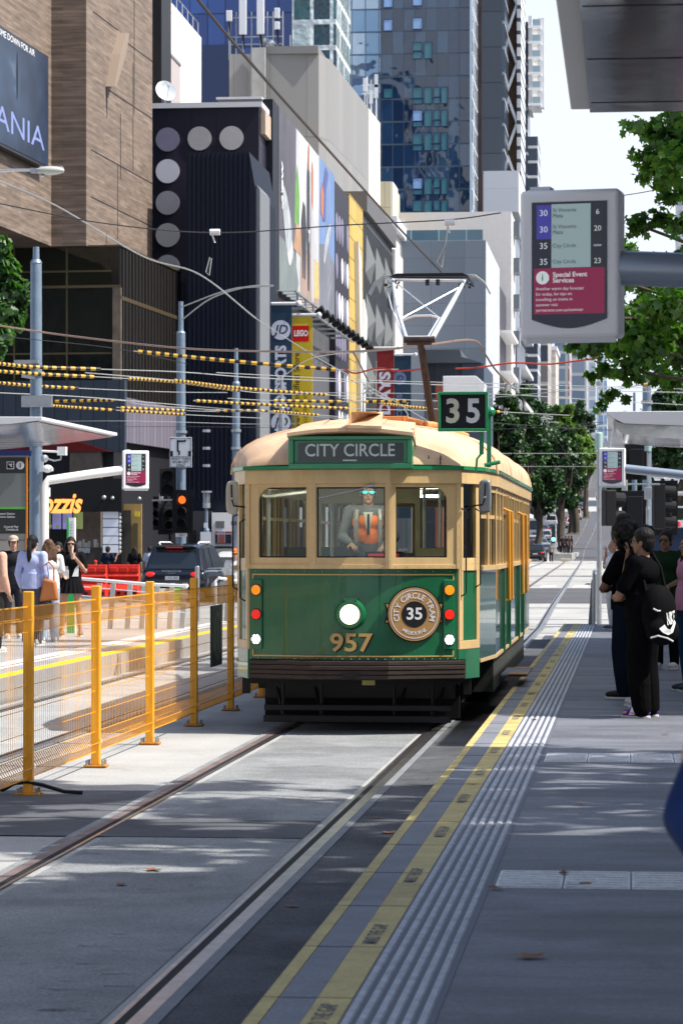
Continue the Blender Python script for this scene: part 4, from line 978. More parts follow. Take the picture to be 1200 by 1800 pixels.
patch('picture_head', mk('bb9', (.42,.16,.09), .5), [(546,.66),(549,.62),(549.5,.86),(547.5,.92),(546,.84)], .022)
patch('picture_head', bpy.data.materials['bb9'], [(540,.84),(542,.83),(543,.97),(541.5,1.0),(540.3,.95)], .024)
patch('picture_head', bpy.data.materials['bb9'], [(563,.66),(567,.64),(568,.80),(565,.86),(562.5,.78)], .022)
patch('picture_arm', mk('bb9b', (.08,.09,.25), .5), [(566,.62),(571,.64),(572,.84),(576,.96),(571,.98),(567,.86)], .020)
def shoe(c, f, s, r, mat='bb11'):
    pts = []
    for i in range(18):
        a = 2*pi*i/18; x = cos(a)*7*s*(1+.25*sin(a)); z = sin(a)*.14*s*(1-.35*cos(a))
        pts.append((c+x*cos(r)+z*20*sin(r), f+z*cos(r)+x*.012*sin(r)))
    patch('picture_shoe', bpy.data.materials[mat], pts, .018+.003*s)
mk('bb11', (.36,.38,.41), .5, var=.35, scale=1.2); mk('bb12', (.6,.6,.58), .5)
shoe(504,.40,1.3,-.5); shoe(507,.31,1.05,-.5,'bb12'); shoe(505,.44,.8,-.5,'bb1'); shoe(574,.52,1.35,.9); shoe(577,.30,1.1,1.1); shoe(575,.55,.8,.9,'bb1'); shoe(578,.22,.8,1.1,'bb12')
b = MB(); RT = Matrix(((0,0,1,0),(1,0,0,0),(0,1,0,0),(0,0,0,1)))
b.text('new', 1.1, Matrix.Translation((XF+.05, side(494), zb0+(zt0-zb0)*.60)) @ RT @ Matrix.Rotation(pi/2,4,'Z'), .03); b.build('picture_lettering', M['white'], bb, world=True); b = MB(); b.text('T', 1.0, Matrix.Translation((XF+.05, side(494.5), zb0+(zt0-zb0)*.50)) @ RT, .05); b.build('picture_lettering', M['white'], bb, world=True); b = MB()
b.text('T', .8, Matrix.Translation((XF+.06, side(541), zb0+(zt0-zb0)*.44)) @ RT, .05)
b.build('picture_lettering', M['white'], bb, world=True)
b = MB()
for i in range(8): b.box(XF-.1, XF+.8, YF+1+i*3.2, YF+1.15+i*3.2, zb0-.55, zb0-.45); b.box(XF+.7,XF+.8,YF+1+i*3.2,YF+1.12+i*3.2,zb0-.5,zb0)
b.box(XF+.7, XF+.8, YF+.2, side(596), zb0-.1, zb0); b.box(XF+.7,XF+.78,YF+.2,side(596),zb0-.52,zb0-.44)
for i in range(16): b.cyl((XF,YF+1.5*i,zb0-.06),(XF+.78,YF+1.5*i,zb0-.06),.03,n=5)
b.build('light_gantry', M['galv'], bb, world=True)
for i in range(11):
    Y = YF+9+i*2.6; t2 = MB(); t2.cyl((XF+.7,Y,zb0-.35),(XF+1.1,Y-.05,zb0-.15),.12,.22,10); t2.build('floodlight', M['black'], bb, world=True)
# dotted dark return + mall strip beyond
t = bldg('dark facade punched with tall white ovals after the advertisement', loc=(XF, side(589), 0), name='mall_building')
y0, y1 = side(588.3), side(612); wbox(t, 'wall', mk('ovalw', (.022,.02,.034), .5, var=.1), XF-8, XF+.02, y0, y1, 0, zw(318, y0))
for j in range(7):
    for i in range(5):
        Y = y0+(y1-y0)*(i+.5)/5; z = zw(318,y0)-2.4-2.1*j
        if (i+j*2) % 7 == 3: continue
        b = MB(); b.ell((XF+.03, Y, z), (.05,.62,.72 if j % 2 else .8), 14, 8); b.build('oval_window', M['offwhite'] if (i*j)%3 else bpy.data.materials['disc'], t, world=True)
t = bldg('narrow golden panel tower with crossing pale blades', loc=(XF, side(613), 0), name='feature_tower')
myel = grid('gold_panels', [(.46,.31,.07),(.56,.39,.10)], (.10,.06,.02), 3, 1.15, .04, .05, .5)
y0, y1 = side(612), side(636)
wbox(t, 'golden_wall', myel, XF-4, XF+.05, y0, y1, 0, zw(340, y0))
b = MB()
for a0, a1, z0, z1 in ((.35,.75,19,0),(.8,.45,16,2)):
    b.prism([(XF+.06,y0+(y1-y0)*a0,z0),(XF+.06,y0+(y1-y0)*(a0+.22),z0-1),(XF+.06,y0+(y1-y0)*(a1+.2),z1),(XF+.06,y0+(y1-y0)*a1,z1)], (.25,0,0))
b.build('pale_blade', M['offwhite'], t, world=True)
t = bldg('grey facade with folded sculptural panels beyond the golden tower', loc=(XF, side(637), 0), name='mall_building')
y0, y1 = side(636), side(688); zt = zw(372, y0)
wbox(t, 'wall', mk('foldw', (.075,.08,.09), .6, var=.1), XF-8, XF+.02, y0, y1, 0, zt)
wbox(t, 'parapet', mk('fparap', (.12,.12,.125), .6), XF-8, XF+.3, y0, y1, zt, zt+1.2)
r = random.Random(9)
for j in range(5):
    for i in range(3):
        yb = y0+(y1-y0)*(.05+.31*i); zb = zt-3.6-3.5*j; b = MB()
        b.add([(XF+.03,yb,zb),(XF+.03,yb+4,zb-.5),(XF+.45,yb+3.0,zb+1.0),(XF+.03,yb+.7,zb+2.6),(XF+.03,yb+4.8,zb+1.9)], [(0,1,2),(0,2,3),(3,2,4),(2,1,4)])
        b.build('folded_panel', mk('fold', (.16,.17,.17), .5) if (i, j) == (0,0) else bpy.data.materials['fold'], t, world=True)
b = MB()
for k in range(40): Y = y0+(y1-y0)*k/40; b.box(XF+.02, XF+.10, Y, Y+.12, 2, zt-.6)
b.build('facade_fins', mk('ffin', (.10,.11,.12), .5), t, world=True)
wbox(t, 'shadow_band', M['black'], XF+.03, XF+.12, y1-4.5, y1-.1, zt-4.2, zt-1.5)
t = bldg('white fluted facade with a tan box window above the pantograph', loc=(XF, side(690), 0), name='mall_building')
y0, y1 = side(688.3), side(716); zt = zw(402, y0)
wbox(t, 'wall', mk('flute', (.60,.58,.56), .6, var=.06), XF-8, XF+.02, y0, y1, 0, zt)
b = MB()
for k in range(26): Y = y0+(y1-y0)*k/26; b.box(XF+.02, XF+.22, Y, Y+.45, 3, zt-1.4)
b.build('flutes', mk('flute2', (.66,.64,.62), .5), t, world=True)
wbox(t, 'box_window', mk('tanbox', (.30,.19,.13), .6), XF+.0, XF+.35, side(706), side(714), zt-6.5, zt-2.8)
wbox(t, 'cornice', M['offwhite'], XF-8, XF+.35, y0, y1, zt, zt+.8)
wbox(t, 'mid_band', M['offwhite'], XF, XF+.3, y0, y1, zt-10.6, zt-9.6)
t = bldg('cream curved cornered building behind the pantograph head', loc=(XF, side(730), 0), name='office_building')
y0, y1 = side(717), side(748)
b = MB(); b.prism([(XF-9,y0,0),(XF+1.,y0,0),(XF+1.3,y1-7,0),(XF+.9,y1-3,0),(XF-.5,y1,0),(XF-9,y1,0)], (0,0,zw(448, y0))); b.build('wall', grid('creamw', [(.55,.50,.44),(.60,.55,.48)], (.4,.37,.33), 30, 3.2, .05, .15, .6), t, world=True)
b = MB(); b.prism([(XF-9,y0-.1,0),(XF+1.2,y0-.1,0),(XF+1.5,y1-7,0),(XF+1.1,y1-3,0),(XF-.4,y1+.2,0),(XF-9,y1+.2,0)], (0,0,1.0)); 
for v in b.v: v.z += zw(448, y0)
b.build('cornice', mk('ccorn', (.62,.58,.52), .6), t, world=True)
wbox(t, 'window_bay', grid('bayg', [(.05,.07,.07),(.16,.19,.18)], (.3,.3,.3), 1.6, 6, .12, .2, .2), XF+1.1, XF+1.45, y0+3, y1-9, 5, zw(490,y0))
# street level glazing of the mall strip
b = MB(); b.box(XF+.06, XF+.5, YF+.3, side(716), 0.13, 7.6)
b.top('mall_shopfronts', grid('mallglass', [(.012,.013,.018),(.03,.03,.04),(.05,.05,.06),(.02,.02,.03)], (.05,.05,.055), 1.7, 3.2, .12, .2, .15), 'dark glazed shopfront strip along the street under the mall facades', 'shopfronts')
# ---------- banners on poles
def banner(lab, px0, px1, py0, Y, col, deco, zb=None):
    x0, x1 = xw(px0,Y), xw(px1,Y); z1 = zw(py0,Y); z0 = zb if zb is not None else 3.4
    t = thing('street_banner', lab, 'banner', (x0, Y, z0))
    b = MB(); b.box(x0, x1, Y, Y+.06, z0, z1); b.build('cloth', mk('banner', col, .6, var=.08, scale=1), t, world=True)
    b = MB(); b.cyl((XF+.1,Y+.03,z1+.08), (x1+.25,Y+.03,z1+.08), .07, n=8); b.ell((x1+.3,Y+.03,z1+.08), .13, 8, 6); b.build('bracket', M['offwhite'], t, world=True)
    for nm, mt, f in deco:
        b = MB(); f(b, x0, x1, z0, z1, Y-.006); b.build(nm, mt, t, world=True)
    return t
UPT = FRONT @ Matrix.Rotation(pi/2, 4, 'Z')
lil = mk('banner_lilac', (.60,.62,.74), .6); blk = M['black']
def jd1(b, x0, x1, z0, z1, y): b.disc(((x0+x1)/2-.02, y, z1-1.05), .42, th=.004, n=30)
def jd1b(b, x0, x1, z0, z1, y): b.disc(((x0+x1)/2-.02, y, z1-5.0), .42, th=.004, n=30)
def jd2(b, x0, x1, z0, z1, y):
    for z in (z1-1.05, z1-5.0): b.text('JD', .55, Matrix.Translation(((x0+x1)/2-.02, y-.006, z)) @ FRONT, .02, shear=.25)
def jd3(b, x0, x1, z0, z1, y): b.text('JD SPORTS', .62, Matrix.Translation(((x0+x1)/2, y-.003, z1-3.05)) @ UPT, .05, width=2.75)
YJ = 120.5
navy = (.022,.050,.085)
banner('tall navy banner with a white disc logo beside the grey wall', 476, 512.5, 536, YJ, navy, [('logo_disc', lil, jd1), ('logo_disc', lil, jd1b), ('logo_letters', mk('navyl', navy, .6), jd2), ('wording', lil, jd3)])
def lg1(b, x0, x1, z0, z1, y): b.box(x0+.01, x1-.16, y, y+.004, z1-1.15, z1-.42)
def lg2(b, x0, x1, z0, z1, y): b.text('LEGO', .36, Matrix.Translation(((x0+x1)/2-.07, y-.004, z1-.78)) @ FRONT, .05, width=.66, shear=.12)
def lg3(b, x0, x1, z0, z1, y):
    b.text('LEGO Certified Store', .40, Matrix.Translation((x0+.22, y, z1-3.5)) @ UPT, .01, width=3.7); b.text('EXCLUSIVELY HERE', .24, Matrix.Translation((x0+.62, y, z1-4.35)) @ UPT, 0, width=1.9)
banner('yellow toy store banner with a red square logo', 513.5, 549, 556, 130.5, (.60,.44,.03), [('logo_square', mk('lred', (.62,.01,.008), .5), lg1), ('logo_letters', M['white'], lg2), ('wording', mk('lbrown', (.10,.05,.01), .6), lg3)])
def dy(b, x0, x1, z0, z1, y): b.text('DAYS', .9, Matrix.Translation(((x0+x1)/2, y, z1-2.7)) @ UPT, .04, width=2.6)
banner('dark red banner with lilac letters reading DAYS', 662, 692, 614, 172, (.20,.018,.02), [('wording', lil, dy)])
def jd4a(b, x0, x1, z0, z1, y): b.disc((x0+.35, y, z1-1.5), .45, th=.004, n=24)
def jd4(b, x0, x1, z0, z1, y): b.text('JD SPORTS', .5, Matrix.Translation((x0+.35, y, z1-4)) @ UPT, .04, width=3)
def jd5(b, x0, x1, z0, z1, y): b.text('JD', .5, Matrix.Translation((x0+.35, y-.006, z1-1.5)) @ FRONT, .02, shear=.2)
def sk(b, x0, x1, z0, z1, y): b.tube([(x1-.45,y,z1-2.9),(x1-.2,y,z1-3.1),(x1-.45,y,z1-3.5),(x1-.2,y,z1-3.9),(x1-.35,y,z1-4.3),(x1-.4,y,z1-5.)], .06, 4)
banner('farther navy banner beside the red one', 692.5, 722, 626, 188, navy, [('logo_disc', mk('dimlil', (.16,.20,.36), .6), jd4a), ('wording', bpy.data.materials['dimlil'], jd4), ('logo_letters', bpy.data.materials['navyl'], jd5), ('squiggle_mark', M['offwhite'], sk)])
def lv1(b, x0, x1, z0, z1, y):
    c = (x0+x1)/2; b.prism([(c+.28,y,z1-1.7-.0),(c+.02,y,z1-1.9),(c+.1,y,z1-2.6),(c+.02,y,z1-3.2),(c+.28,y,z1-3.5),(c-.2,y,z1-3.4),(c-.25,y,z1-2.6),(c-.2,y,z1-1.8)][::-1], (0,.004,0))
def lv2(b, x0, x1, z0, z1, y): b.text("LEVI'S", .38, Matrix.Translation(((x0+x1)/2-.12, y-.004, z1-2.6)) @ UPT, .03, width=1.4)
banner('slim coral banner with a white winged logo behind the pantograph pole', 724, 741.5, 637, 204, (.66,.10,.07), [('wing_logo', M['offwhite'], lv1), ('wording', bpy.data.materials['lred'], lv2)])
# ---------- D: concrete block with mobile antennas
mcon = grid('shaded_concrete_panels', [(.235,.235,.235),(.265,.265,.26)], (.17,.17,.17), 2.4, 9.5, .05, .07, .75)  # grey kept darker to carry the shade on the street face
mcond = mk('sunlit_cream_render', (.66,.60,.50), .75, var=.04)  # pale cream end face has the sunlight put into its colour
dF, dR, dE = 170., 191., 198.
zt = Zp(95, dF)
P0, P1, P2, P3 = at(403,0,dF), at(560,0,dF), at(580,0,dF+2), at(647,0,dR)
P4 = at(668,0,dE)
t = bldg('big blank grey concrete block topped by phone antennas', loc=(P1.x, P1.y, 0), name='concrete_building')
def wallp(nm, mat, pts, z0, z1, back=14.):
    b = MB(); b.prism([(p.x, p.y, z0) for p in pts], (0,0,z1-z0)); return b.build(nm, mat, t, world=True)
wallp('wall', mcon, [P0, P1, P2, P3, Vector((P3.x-25, P3.y, 0)), Vector((P0.x, P3.y, 0))], 0, zt)
wallp('sunlit_cream_side', mcond, [P3+V(.02,0,0), P4, Vector((P4.x-6, P4.y+8, 0)), Vector((P3.x-6, P3.y+8,0))], 0, zt-.02)
b = MB(); b.box(P0.x+2, P1.x, P0.y+.2, P0.y+12, zt, zt+.45); b.build('roof_upstand', mk('upst', (.2,.2,.2), .8), t, world=True)
b = MB(); X = at(456,0,dF).x; b.box(X-.4, X+.4, P0.y-.35, P0.y, 12, zt+.3); b.build('service_riser', M['concrete'], t, world=True)
t = bldg('low grey roof level with pipes in front of the concrete block', loc=(at(430,0,140).x, 140, 0), name='plant_room')
wbox(t, 'wall', mk('plantr', (.34,.34,.34), .8), xw(392,140), xw(463,140), 139, 150, 0, zw(178,140)); wbox(t, 'roof_slab', M['offwhite'], xw(386,140), xw(466,140), 138.8, 150, zw(178,140), zw(174,140))
for i, (px, y0, y1, wd) in enumerate(((427,0,58,13),(458,0,58,13),(403,15,34,10),(487,12,30,9),(487,36,50,9))):
    Y = dF+1.5; t = thing('phone_antenna', ['left tall white phone antenna on the concrete roof','second tall white phone antenna beside the riser','small square antenna at the left roof corner','small upper antenna right of the tall pair','small lower antenna right of the tall pair'][i], 'antenna', (xw(px,Y), Y, zt))
    b = MB(); b.box(xw(px-wd/2,Y), xw(px+wd/2,Y), Y-.12, Y+.08, zw(y1,Y), zw(y0,Y) if i > 1 else zw(-40,Y)); b.build('antenna_body', M['offwhite'], t, world=True, bevel=.03)
    b = MB(); b.cyl((xw(px,Y), Y+.15, zt+.2), (xw(px,Y), Y+.15, zw(y0,Y)), .06); b.build('antenna_pole', M['galv'], t, world=True)
    for k in range(3):
        b = MB(); b.cyl((xw(px,Y)+.05*k-.05, Y-.02, zw(y1,Y)), (xw(px,Y)+.06, Y+.1, zw(y1,Y)-.9), .025, n=5); b.build('cable', M['black'], t, world=True)
t = thing('antenna_mast', 'steel lattice rails joining the roof antennas', 'antenna frame', (xw(450,171), 171, zt))
b = MB(); Y = 171.8
for z in (zw(62,Y), zw(28,Y), zw(75,Y)): b.cyl((xw(403,Y),Y,z), (xw(497,Y),Y,z), .04, n=6)
for px in (405,415,442,470,480,497,510): b.cyl((xw(px,Y),Y,zt), (xw(px,Y),Y,zw(18 if px<500 else 60,Y)), .04, n=6)
b.ell((xw(475,Y),Y,zw(75,Y)),.3,8,6); b.ell((xw(464,Y),Y,zw(70,Y)),.25,8,6); b.build('rails', M['galv'], t, world=True)
t = thing('antenna_mast', 'thin grey antenna cluster at the far roof edge by the glass tower', 'antenna frame', (xw(650,190), 190, zt-5))
b = MB(); Y = 195
for px in (641,645,652,661): b.cyl((xw(px,Y),Y,zt-6), (xw(px,Y),Y,zw(135+px%5*3,Y)), .05, n=6)
for z in (150, 165): b.cyl((xw(636,Y),Y,zw(z,Y)), (xw(664,Y),Y,zw(z,Y)), .04, n=6)
for px, z in ((641,148),(652,170),(661,142),(661,160)): b.box(xw(px,Y)-.12, xw(px,Y)+.12, Y-.1, Y, zw(z,Y)-.5, zw(z,Y)+.4)
b.build('rails', M['offwhite'], t, world=True)
# ---------- towers behind
mblueg = grid('blue_glass', [(.012,.06,.26),(.02,.085,.33),(.012,.05,.22)], (.008,.03,.14), 1.9, 3.6, .12, .15, .12, bump=.06, bs=.25, spec=.6)
t = bldg('deep blue glass tower behind the antennas', loc=(xw(400,300), 300, 0), name='glass_tower')
wbox(t, 'facade', mblueg, xw(300,300), xw(513,300), 300, 325, 0, 75); wbox(t, 'darker_band', mk('bluedark', (.006,.03,.11), .2), xw(340,300), xw(412,300), 299.9, 300.1, 20, zw(75,300)); wbox(t,'plant_level', M['dark'], xw(320,300), xw(500,300), 304,320,75,79)
mteal = grid('teal_glass', [(.05,.13,.16),(.02,.05,.07),(.35,.42,.42),(.03,.09,.10),(.10,.20,.22)], (.55,.60,.60), 2.0, 2.6, .35, .5, .1, bump=.5, bs=.7)
t = bldg('teal and white balconied glass tower seen between blue and dark towers', loc=(xw(545,285), 285, 0), name='glass_tower')
wbox(t, 'facade', mteal, xw(513.5,285), xw(590,285), 285, 300, 0, 72); wbox(t, 'roof', M['dark'], xw(515,285), xw(588,285), 286, 299, 72, 74)
# main dark tower
YT = 395.
tw = bldg('tall dark blue curtain wall tower with scattered open teal panes', loc=(xw(720,YT), YT, 0), name='glass_tower')
mt1 = grid('tower_glass', [(.012,.036,.085),(.02,.055,.12),(.010,.028,.065),(.03,.075,.14),(.014,.038,.085)], (.035,.065,.10), 1.55, 3.15, .10, .22, .04, bump=.16, bs=.22, spec=1.)
mt2 = grid('tower_glass_pale', [(.35,.46,.58),(.42,.52,.62),(.22,.34,.48),(.48,.56,.62)], (.12,.18,.26), 1.9, 3.15, .14, .25, .05, metal=.55, bump=.25, bs=.25)
mt3 = grid('tower_glass_side', [(.30,.38,.48),(.10,.16,.24),(.50,.55,.60),(.06,.10,.16)], (.5,.55,.6), 2.6, 3.15, .25, .25, .08, metal=.4, bump=.2, bs=.4)
xa, xb, xc = xw(578,YT), xw(668,YT), xw(826,YT)
wbox(tw, 'dark_facade', mt1, xb, xc, YT, YT+40, 0, 100)
wbox(tw, 'pale_facade', mt2, xa, xb-.02, YT+.3, YT+30, 0, 100)
Ye = yw(851, xc+.3)
wbox(tw, 'side_facade', mt3, xc, xc+.3, YT-.1, YT+34, 0, 100)
wbox(tw, 'brown_fin', mk('bfin', (.05,.035,.035), .5), xc+.31, xc+1.0, YT+14, YT+38, 0, 100)
wbox(tw, 'glass_ledge', mk('gled', (.5,.62,.72), .2), xc-.05, xc+.2, YT-.25, YT-.1, 0, 100)
b = MB()
for i in range(29): b.box(xc+1.0, xc+1.5, YT+16, YT+36, 4+3.15*i, 4.25+3.15*i)
b.build('side_balconies', M['offwhite'], tw, world=True)
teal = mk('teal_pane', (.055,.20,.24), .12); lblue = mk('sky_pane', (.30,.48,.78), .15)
def pane(px0, px1, py0, py1, m):
    b = MB(); b.box(xw(px0,YT)+.04, xw(px1,YT)-.04, YT-.13, YT-.05, zw(py1,YT), zw(py0,YT)); w_ = b.build('window', m, tw, world=True)
    b = MB(); x0, x1, z0, z1 = xw(px0,YT), xw(px1,YT), zw(py1,YT), zw(py0,YT)
    for q in ((x0-.03,x0+.05,z0,z1),(x1-.05,x1+.03,z0,z1),(x0+.05,x1-.05,z0-.03,z0+.06),(x0+.05,x1-.05,z1-.06,z1+.03)): b.box(q[0], q[1], YT-.17, YT-.04, q[2], q[3])
    o = b.build('window_frame', bpy.data.materials['bluedark'], tw, world=True); o.parent = w_
for ys_ in ((156,185),(196,225),(236,267),(315,344),(354,384)):
    h = ys_[1]-ys_[0]
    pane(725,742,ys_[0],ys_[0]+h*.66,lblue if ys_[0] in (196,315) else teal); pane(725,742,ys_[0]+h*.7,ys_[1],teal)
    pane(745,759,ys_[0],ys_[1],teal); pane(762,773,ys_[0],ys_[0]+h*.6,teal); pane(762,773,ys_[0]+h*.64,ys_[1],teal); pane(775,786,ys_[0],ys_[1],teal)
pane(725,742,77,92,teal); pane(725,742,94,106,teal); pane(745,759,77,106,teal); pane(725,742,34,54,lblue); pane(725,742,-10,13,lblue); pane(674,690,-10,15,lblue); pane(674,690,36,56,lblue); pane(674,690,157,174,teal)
# podium of the tower
wbox(tw, 'podium_glass', grid('podg', [(.03,.07,.11),(.06,.12,.17)], (.3,.36,.42), 3, 3, .12, .12, .1), xw(690,YT-20), xw(800,YT-20), YT-20, YT-1, 0, zw(395,YT-20))
# ---------- H: grey blue podium block on the left kerb
YH = 195.
t = bldg('blue grey panelled block with a glass roof rail and bright right side', loc=(xw(780,YH), YH, 0), name='apartment_block')
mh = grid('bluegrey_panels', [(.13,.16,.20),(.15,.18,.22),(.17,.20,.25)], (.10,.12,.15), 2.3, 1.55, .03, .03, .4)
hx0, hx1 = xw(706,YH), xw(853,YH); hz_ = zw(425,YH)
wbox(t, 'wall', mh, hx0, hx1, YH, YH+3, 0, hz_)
X2 = hx1; wbox(t, 'sunlit_side_wall', grid('sunlit_panels', [(.46,.50,.53),(.52,.55,.57)], (.3,.33,.36), 4, 1.55, .05, .03, .5), X2-12, X2+.02, YH+.05, yw(877,X2), 0, hz_+.02)  # side panels lighter than the front, sun painted into their colour
wbox(t, 'glass_balustrade', grid('balg', [(.05,.11,.16),(.08,.15,.2)], (.3,.4,.45), 1.9, 2, .06, .06, .1), hx0+.3, hx1-.2, YH+.1, YH+.25, hz_, hz_+.75)
Yn = yw(877,X2)
t = bldg('dark recessed apartment strip with white balcony edges', loc=(X2, Yn, 0), name='apartment_block')
wbox(t, 'wall', mk('recs', (.035,.03,.045), .5), X2-12, X2-.1, Yn+.02, yw(891,X2), 0, hz_-1)
b = MB()
for i in range(6): b.box(X2-.1, X2+.9, Yn+1, yw(891,X2)-.5, 2.2+3.1*i, 2.45+3.1*i)
b.build('balcony_edges', M['white'], t, world=True)
t = bldg('slender white column fronted apartment tower beside the dark strip', loc=(X2, yw(892,X2), 0), name='apartment_block')
Yq = yw(891.5,X2); wbox(t, 'wall', mk('wcol', (.62,.60,.58), .6, var=.04), X2-12, X2+.3, Yq, yw(905,X2+.3), 0, zw(375,Yq))
mk('wbay', (.10,.12,.15), .2)
for i in range(9): b = MB(); b.box(X2+.3, X2+.8, Yq+4, yw(905,X2+.3)-1, 3+3*i, 4.2+3*i); b.build('window_bay', bpy.data.materials['wbay'], t, world=True)
Yr = yw(905.5,X2); t = bldg('navy balcony block behind the near display sign', loc=(X2, Yr, 0), name='apartment_block')
wbox(t, 'wall', mk('navyb', (.04,.05,.09), .3), X2-12, X2+.1, Yr, Yr+20, 0, zw(590,Yr))
b = MB()
for i in range(6): b.box(X2+.1, X2+.9, Yr-.3, Yr+19, 4+3.2*i, 4.35+3.2*i)
b.build('balcony_slabs', M['offwhite'], t, world=True)
# white box and glassy tower above
YW = 330.
t = bldg('white panelled box storey jutting out under the braced tower', loc=(xw(880,YW), YW, 0), name='office_building')
wbox(t, 'white_box', grid('whitep', [(.60,.60,.58),(.64,.64,.62)], (.5,.5,.5), 6, 3.2, .06, .06, .5), xw(849,YW), xw(911,YW), YW, YW+30, zw(376,YW), zw(304,YW))
wbox(t, 'lower_wall', grid('lowp', [(.17,.20,.25),(.19,.22,.27)], (.08,.09,.1), 9, 5, .1, .12, .4), xw(846,YW), xw(896,YW), YW+1, YW+30, 0, zw(376,YW)-.01)
wbox(t, 'dark_window', mk('dkw', (.03,.04,.06), .2), xw(853,YW), xw(876,YW), YW+.9, YW+1.05, zw(428,YW), zw(400,YW))
YG = 345.
t = bldg('tall slate tower with white diagonal braces at the edge of the sky', loc=(xw(880,YG), YG, 0), name='braced_tower')
mst = grid('slate_panels', [(.045,.055,.075),(.055,.07,.09),(.04,.05,.065)], (.015,.02,.025), 14, 4.3, .1, .1, .25)
gx1 = xw(882,YG)
wbox(t, 'wall', mst, xw(846,YG), gx1, YG, YG+40, zw(304,YG), 100)
wbox(t, 'glass_side', grid('sideg', [(.03,.045,.07),(.05,.08,.12),(.02,.03,.05)], (.25,.28,.32), 2, 3.1, .05, .35, .1), gx1, gx1+.3, YG+.2, yw(896,gx1+.3), zw(304,YG), 100)
wbox(t, 'brown_core', mk('bcore', (.14,.085,.055), .7, var=.1), xw(890,YG+12), xw(907,YG+12), YG+12, YG+25, zw(304,YG), 100)
b = MB(); z = zw(304,YG); xo, xi = xw(908,YG+11), xw(889,YG+11)
for k in range(8):
    b.cyl((xo,YG+11,z+7.4*k), (xi,YG+11,z+7.4*k+3.7), .2, n=6); b.cyl((xi,YG+11,z+7.4*k+3.7), (xo,YG+11,z+7.4*(k+1)), .2, n=6)
b.build('diagonal_brace', M['white'], t, world=True)
wbox(t, 'white_edge', grid('wedge', [(.6,.6,.6),(.5,.52,.55),(.7,.7,.7)], (.05,.06,.08), 9, 1.6, .1, .5, .5), xo, xw(915,YG+11), YG+10.6, YG+26, zw(304,YG), 100)
YI = 420.
t = bldg('white finned balcony tower ending below the sky at the street edge', loc=(xw(930,YI), YI, 0), name='balcony_tower')
wbox(t, 'core', grid('bcoreg', [(.03,.045,.07),(.05,.07,.10)], (.4,.4,.42), 8, 3.3, .3, .45, .2), xw(913,YI), xw(927,YI), YI, YI+10, 0, zw(44,YI))
wbox(t, 'fin', M['offwhite'], xw(928,YI-1), xw(934,YI-1), YI-1, YI+8, zw(198,YI), zw(36,YI))
wbox(t, 'far_fin', M['offwhite'], xw(944,YI), xw(956,YI), YI, YI+1.5, zw(195,YI), zw(38,YI))
for i in range(6):
    z = zw(193-27*i, YI); wbox(t, 'balcony_slab', M['white'], xw(927.5,YI-1), xw(950,YI-1), YI-1.3, YI+6, z, z+.35)
    wbox(t, 'balcony_glass', mk('bgl', (.35,.45,.5), .1) if i == 0 else bpy.data.materials['bgl'], xw(935,YI-1), xw(949,YI-1), YI-1.25, YI-1.2, z+.35, z+1.3)
wbox(t, 'lower_block', grid('lob', [(.03,.04,.065),(.07,.09,.12)], (.6,.6,.6), 6, 2.2, .1, .4, .2), xw(912,YI), xw(944,YI), YI+1, YI+14, 0, zw(243,YI))
# far buildings at the street end, left of the tree
for lab, px0, px1, py, Y, cols, lc, du, dv in (
    ('beige block with dark windows under the leaves', 938, 962, 592, 560, [(.38,.33,.27),(.30,.26,.22),(.05,.06,.08)], (.40,.35,.29), 3.5, 4.0),
    ('cream block with a bright street side wall', 961, 976, 618, 600, [(.60,.54,.46),(.55,.50,.43)], (.45,.4,.35), 6, 3.5),
    ('red brick and glass apartment building far up the street', 974, 1000, 585, 640, [(.28,.10,.06),(.12,.18,.24),(.16,.22,.28),(.30,.12,.08)], (.4,.4,.4), 3.2, 3.4),
    ('grey apartment building with blue windows on the hill', 998, 1030, 600, 700, [(.25,.27,.30),(.12,.18,.25),(.3,.32,.35)], (.42,.42,.42), 4, 3.6),
    ('pale blue tower partly hidden by hanging leaves', 1020, 1046, 560, 760, [(.45,.50,.56),(.22,.30,.40),(.5,.54,.58)], (.6,.6,.6), 2.6, 3.2),
    ('slim glassy blue and white tower on the skyline', 1044, 1066, 520, 800, [(.20,.32,.48),(.34,.45,.58),(.5,.56,.62)], (.66,.68,.70), 1.6, 3.2)):
    t = bldg(lab, loc=(xw(px0,Y), Y, hill(Y)), name='distant_building')
    wbox(t, 'wall', grid('far_facade', cols, lc, du, dv, du*.18, dv*.2, .3), xw(px0,Y), xw(px1,Y), Y, Y+25, 0, zw(py,Y)); wbox(t, 'roof', M['offwhite'], xw(px0,Y)-.3, xw(px1,Y)+.3, Y-.3, Y+25, zw(py,Y), zw(py,Y)+.8)
t = bldg('pale slender tower glimpsed through the tree at the right edge', loc=(xw(1190,520), 520, 0), name='distant_building')
wbox(t, 'wall', grid('rfar', [(.42,.44,.47),(.25,.29,.33)], (.55,.55,.55), 3, 3.2, .4, .9, .4), xw(1190,520), xw(1260,520), 520, 545, 0, zw(330,520)); wbox(t, 'roof', M['offwhite'], xw(1189,520), xw(1262,520), 519, 545, zw(330,520), zw(326,520))
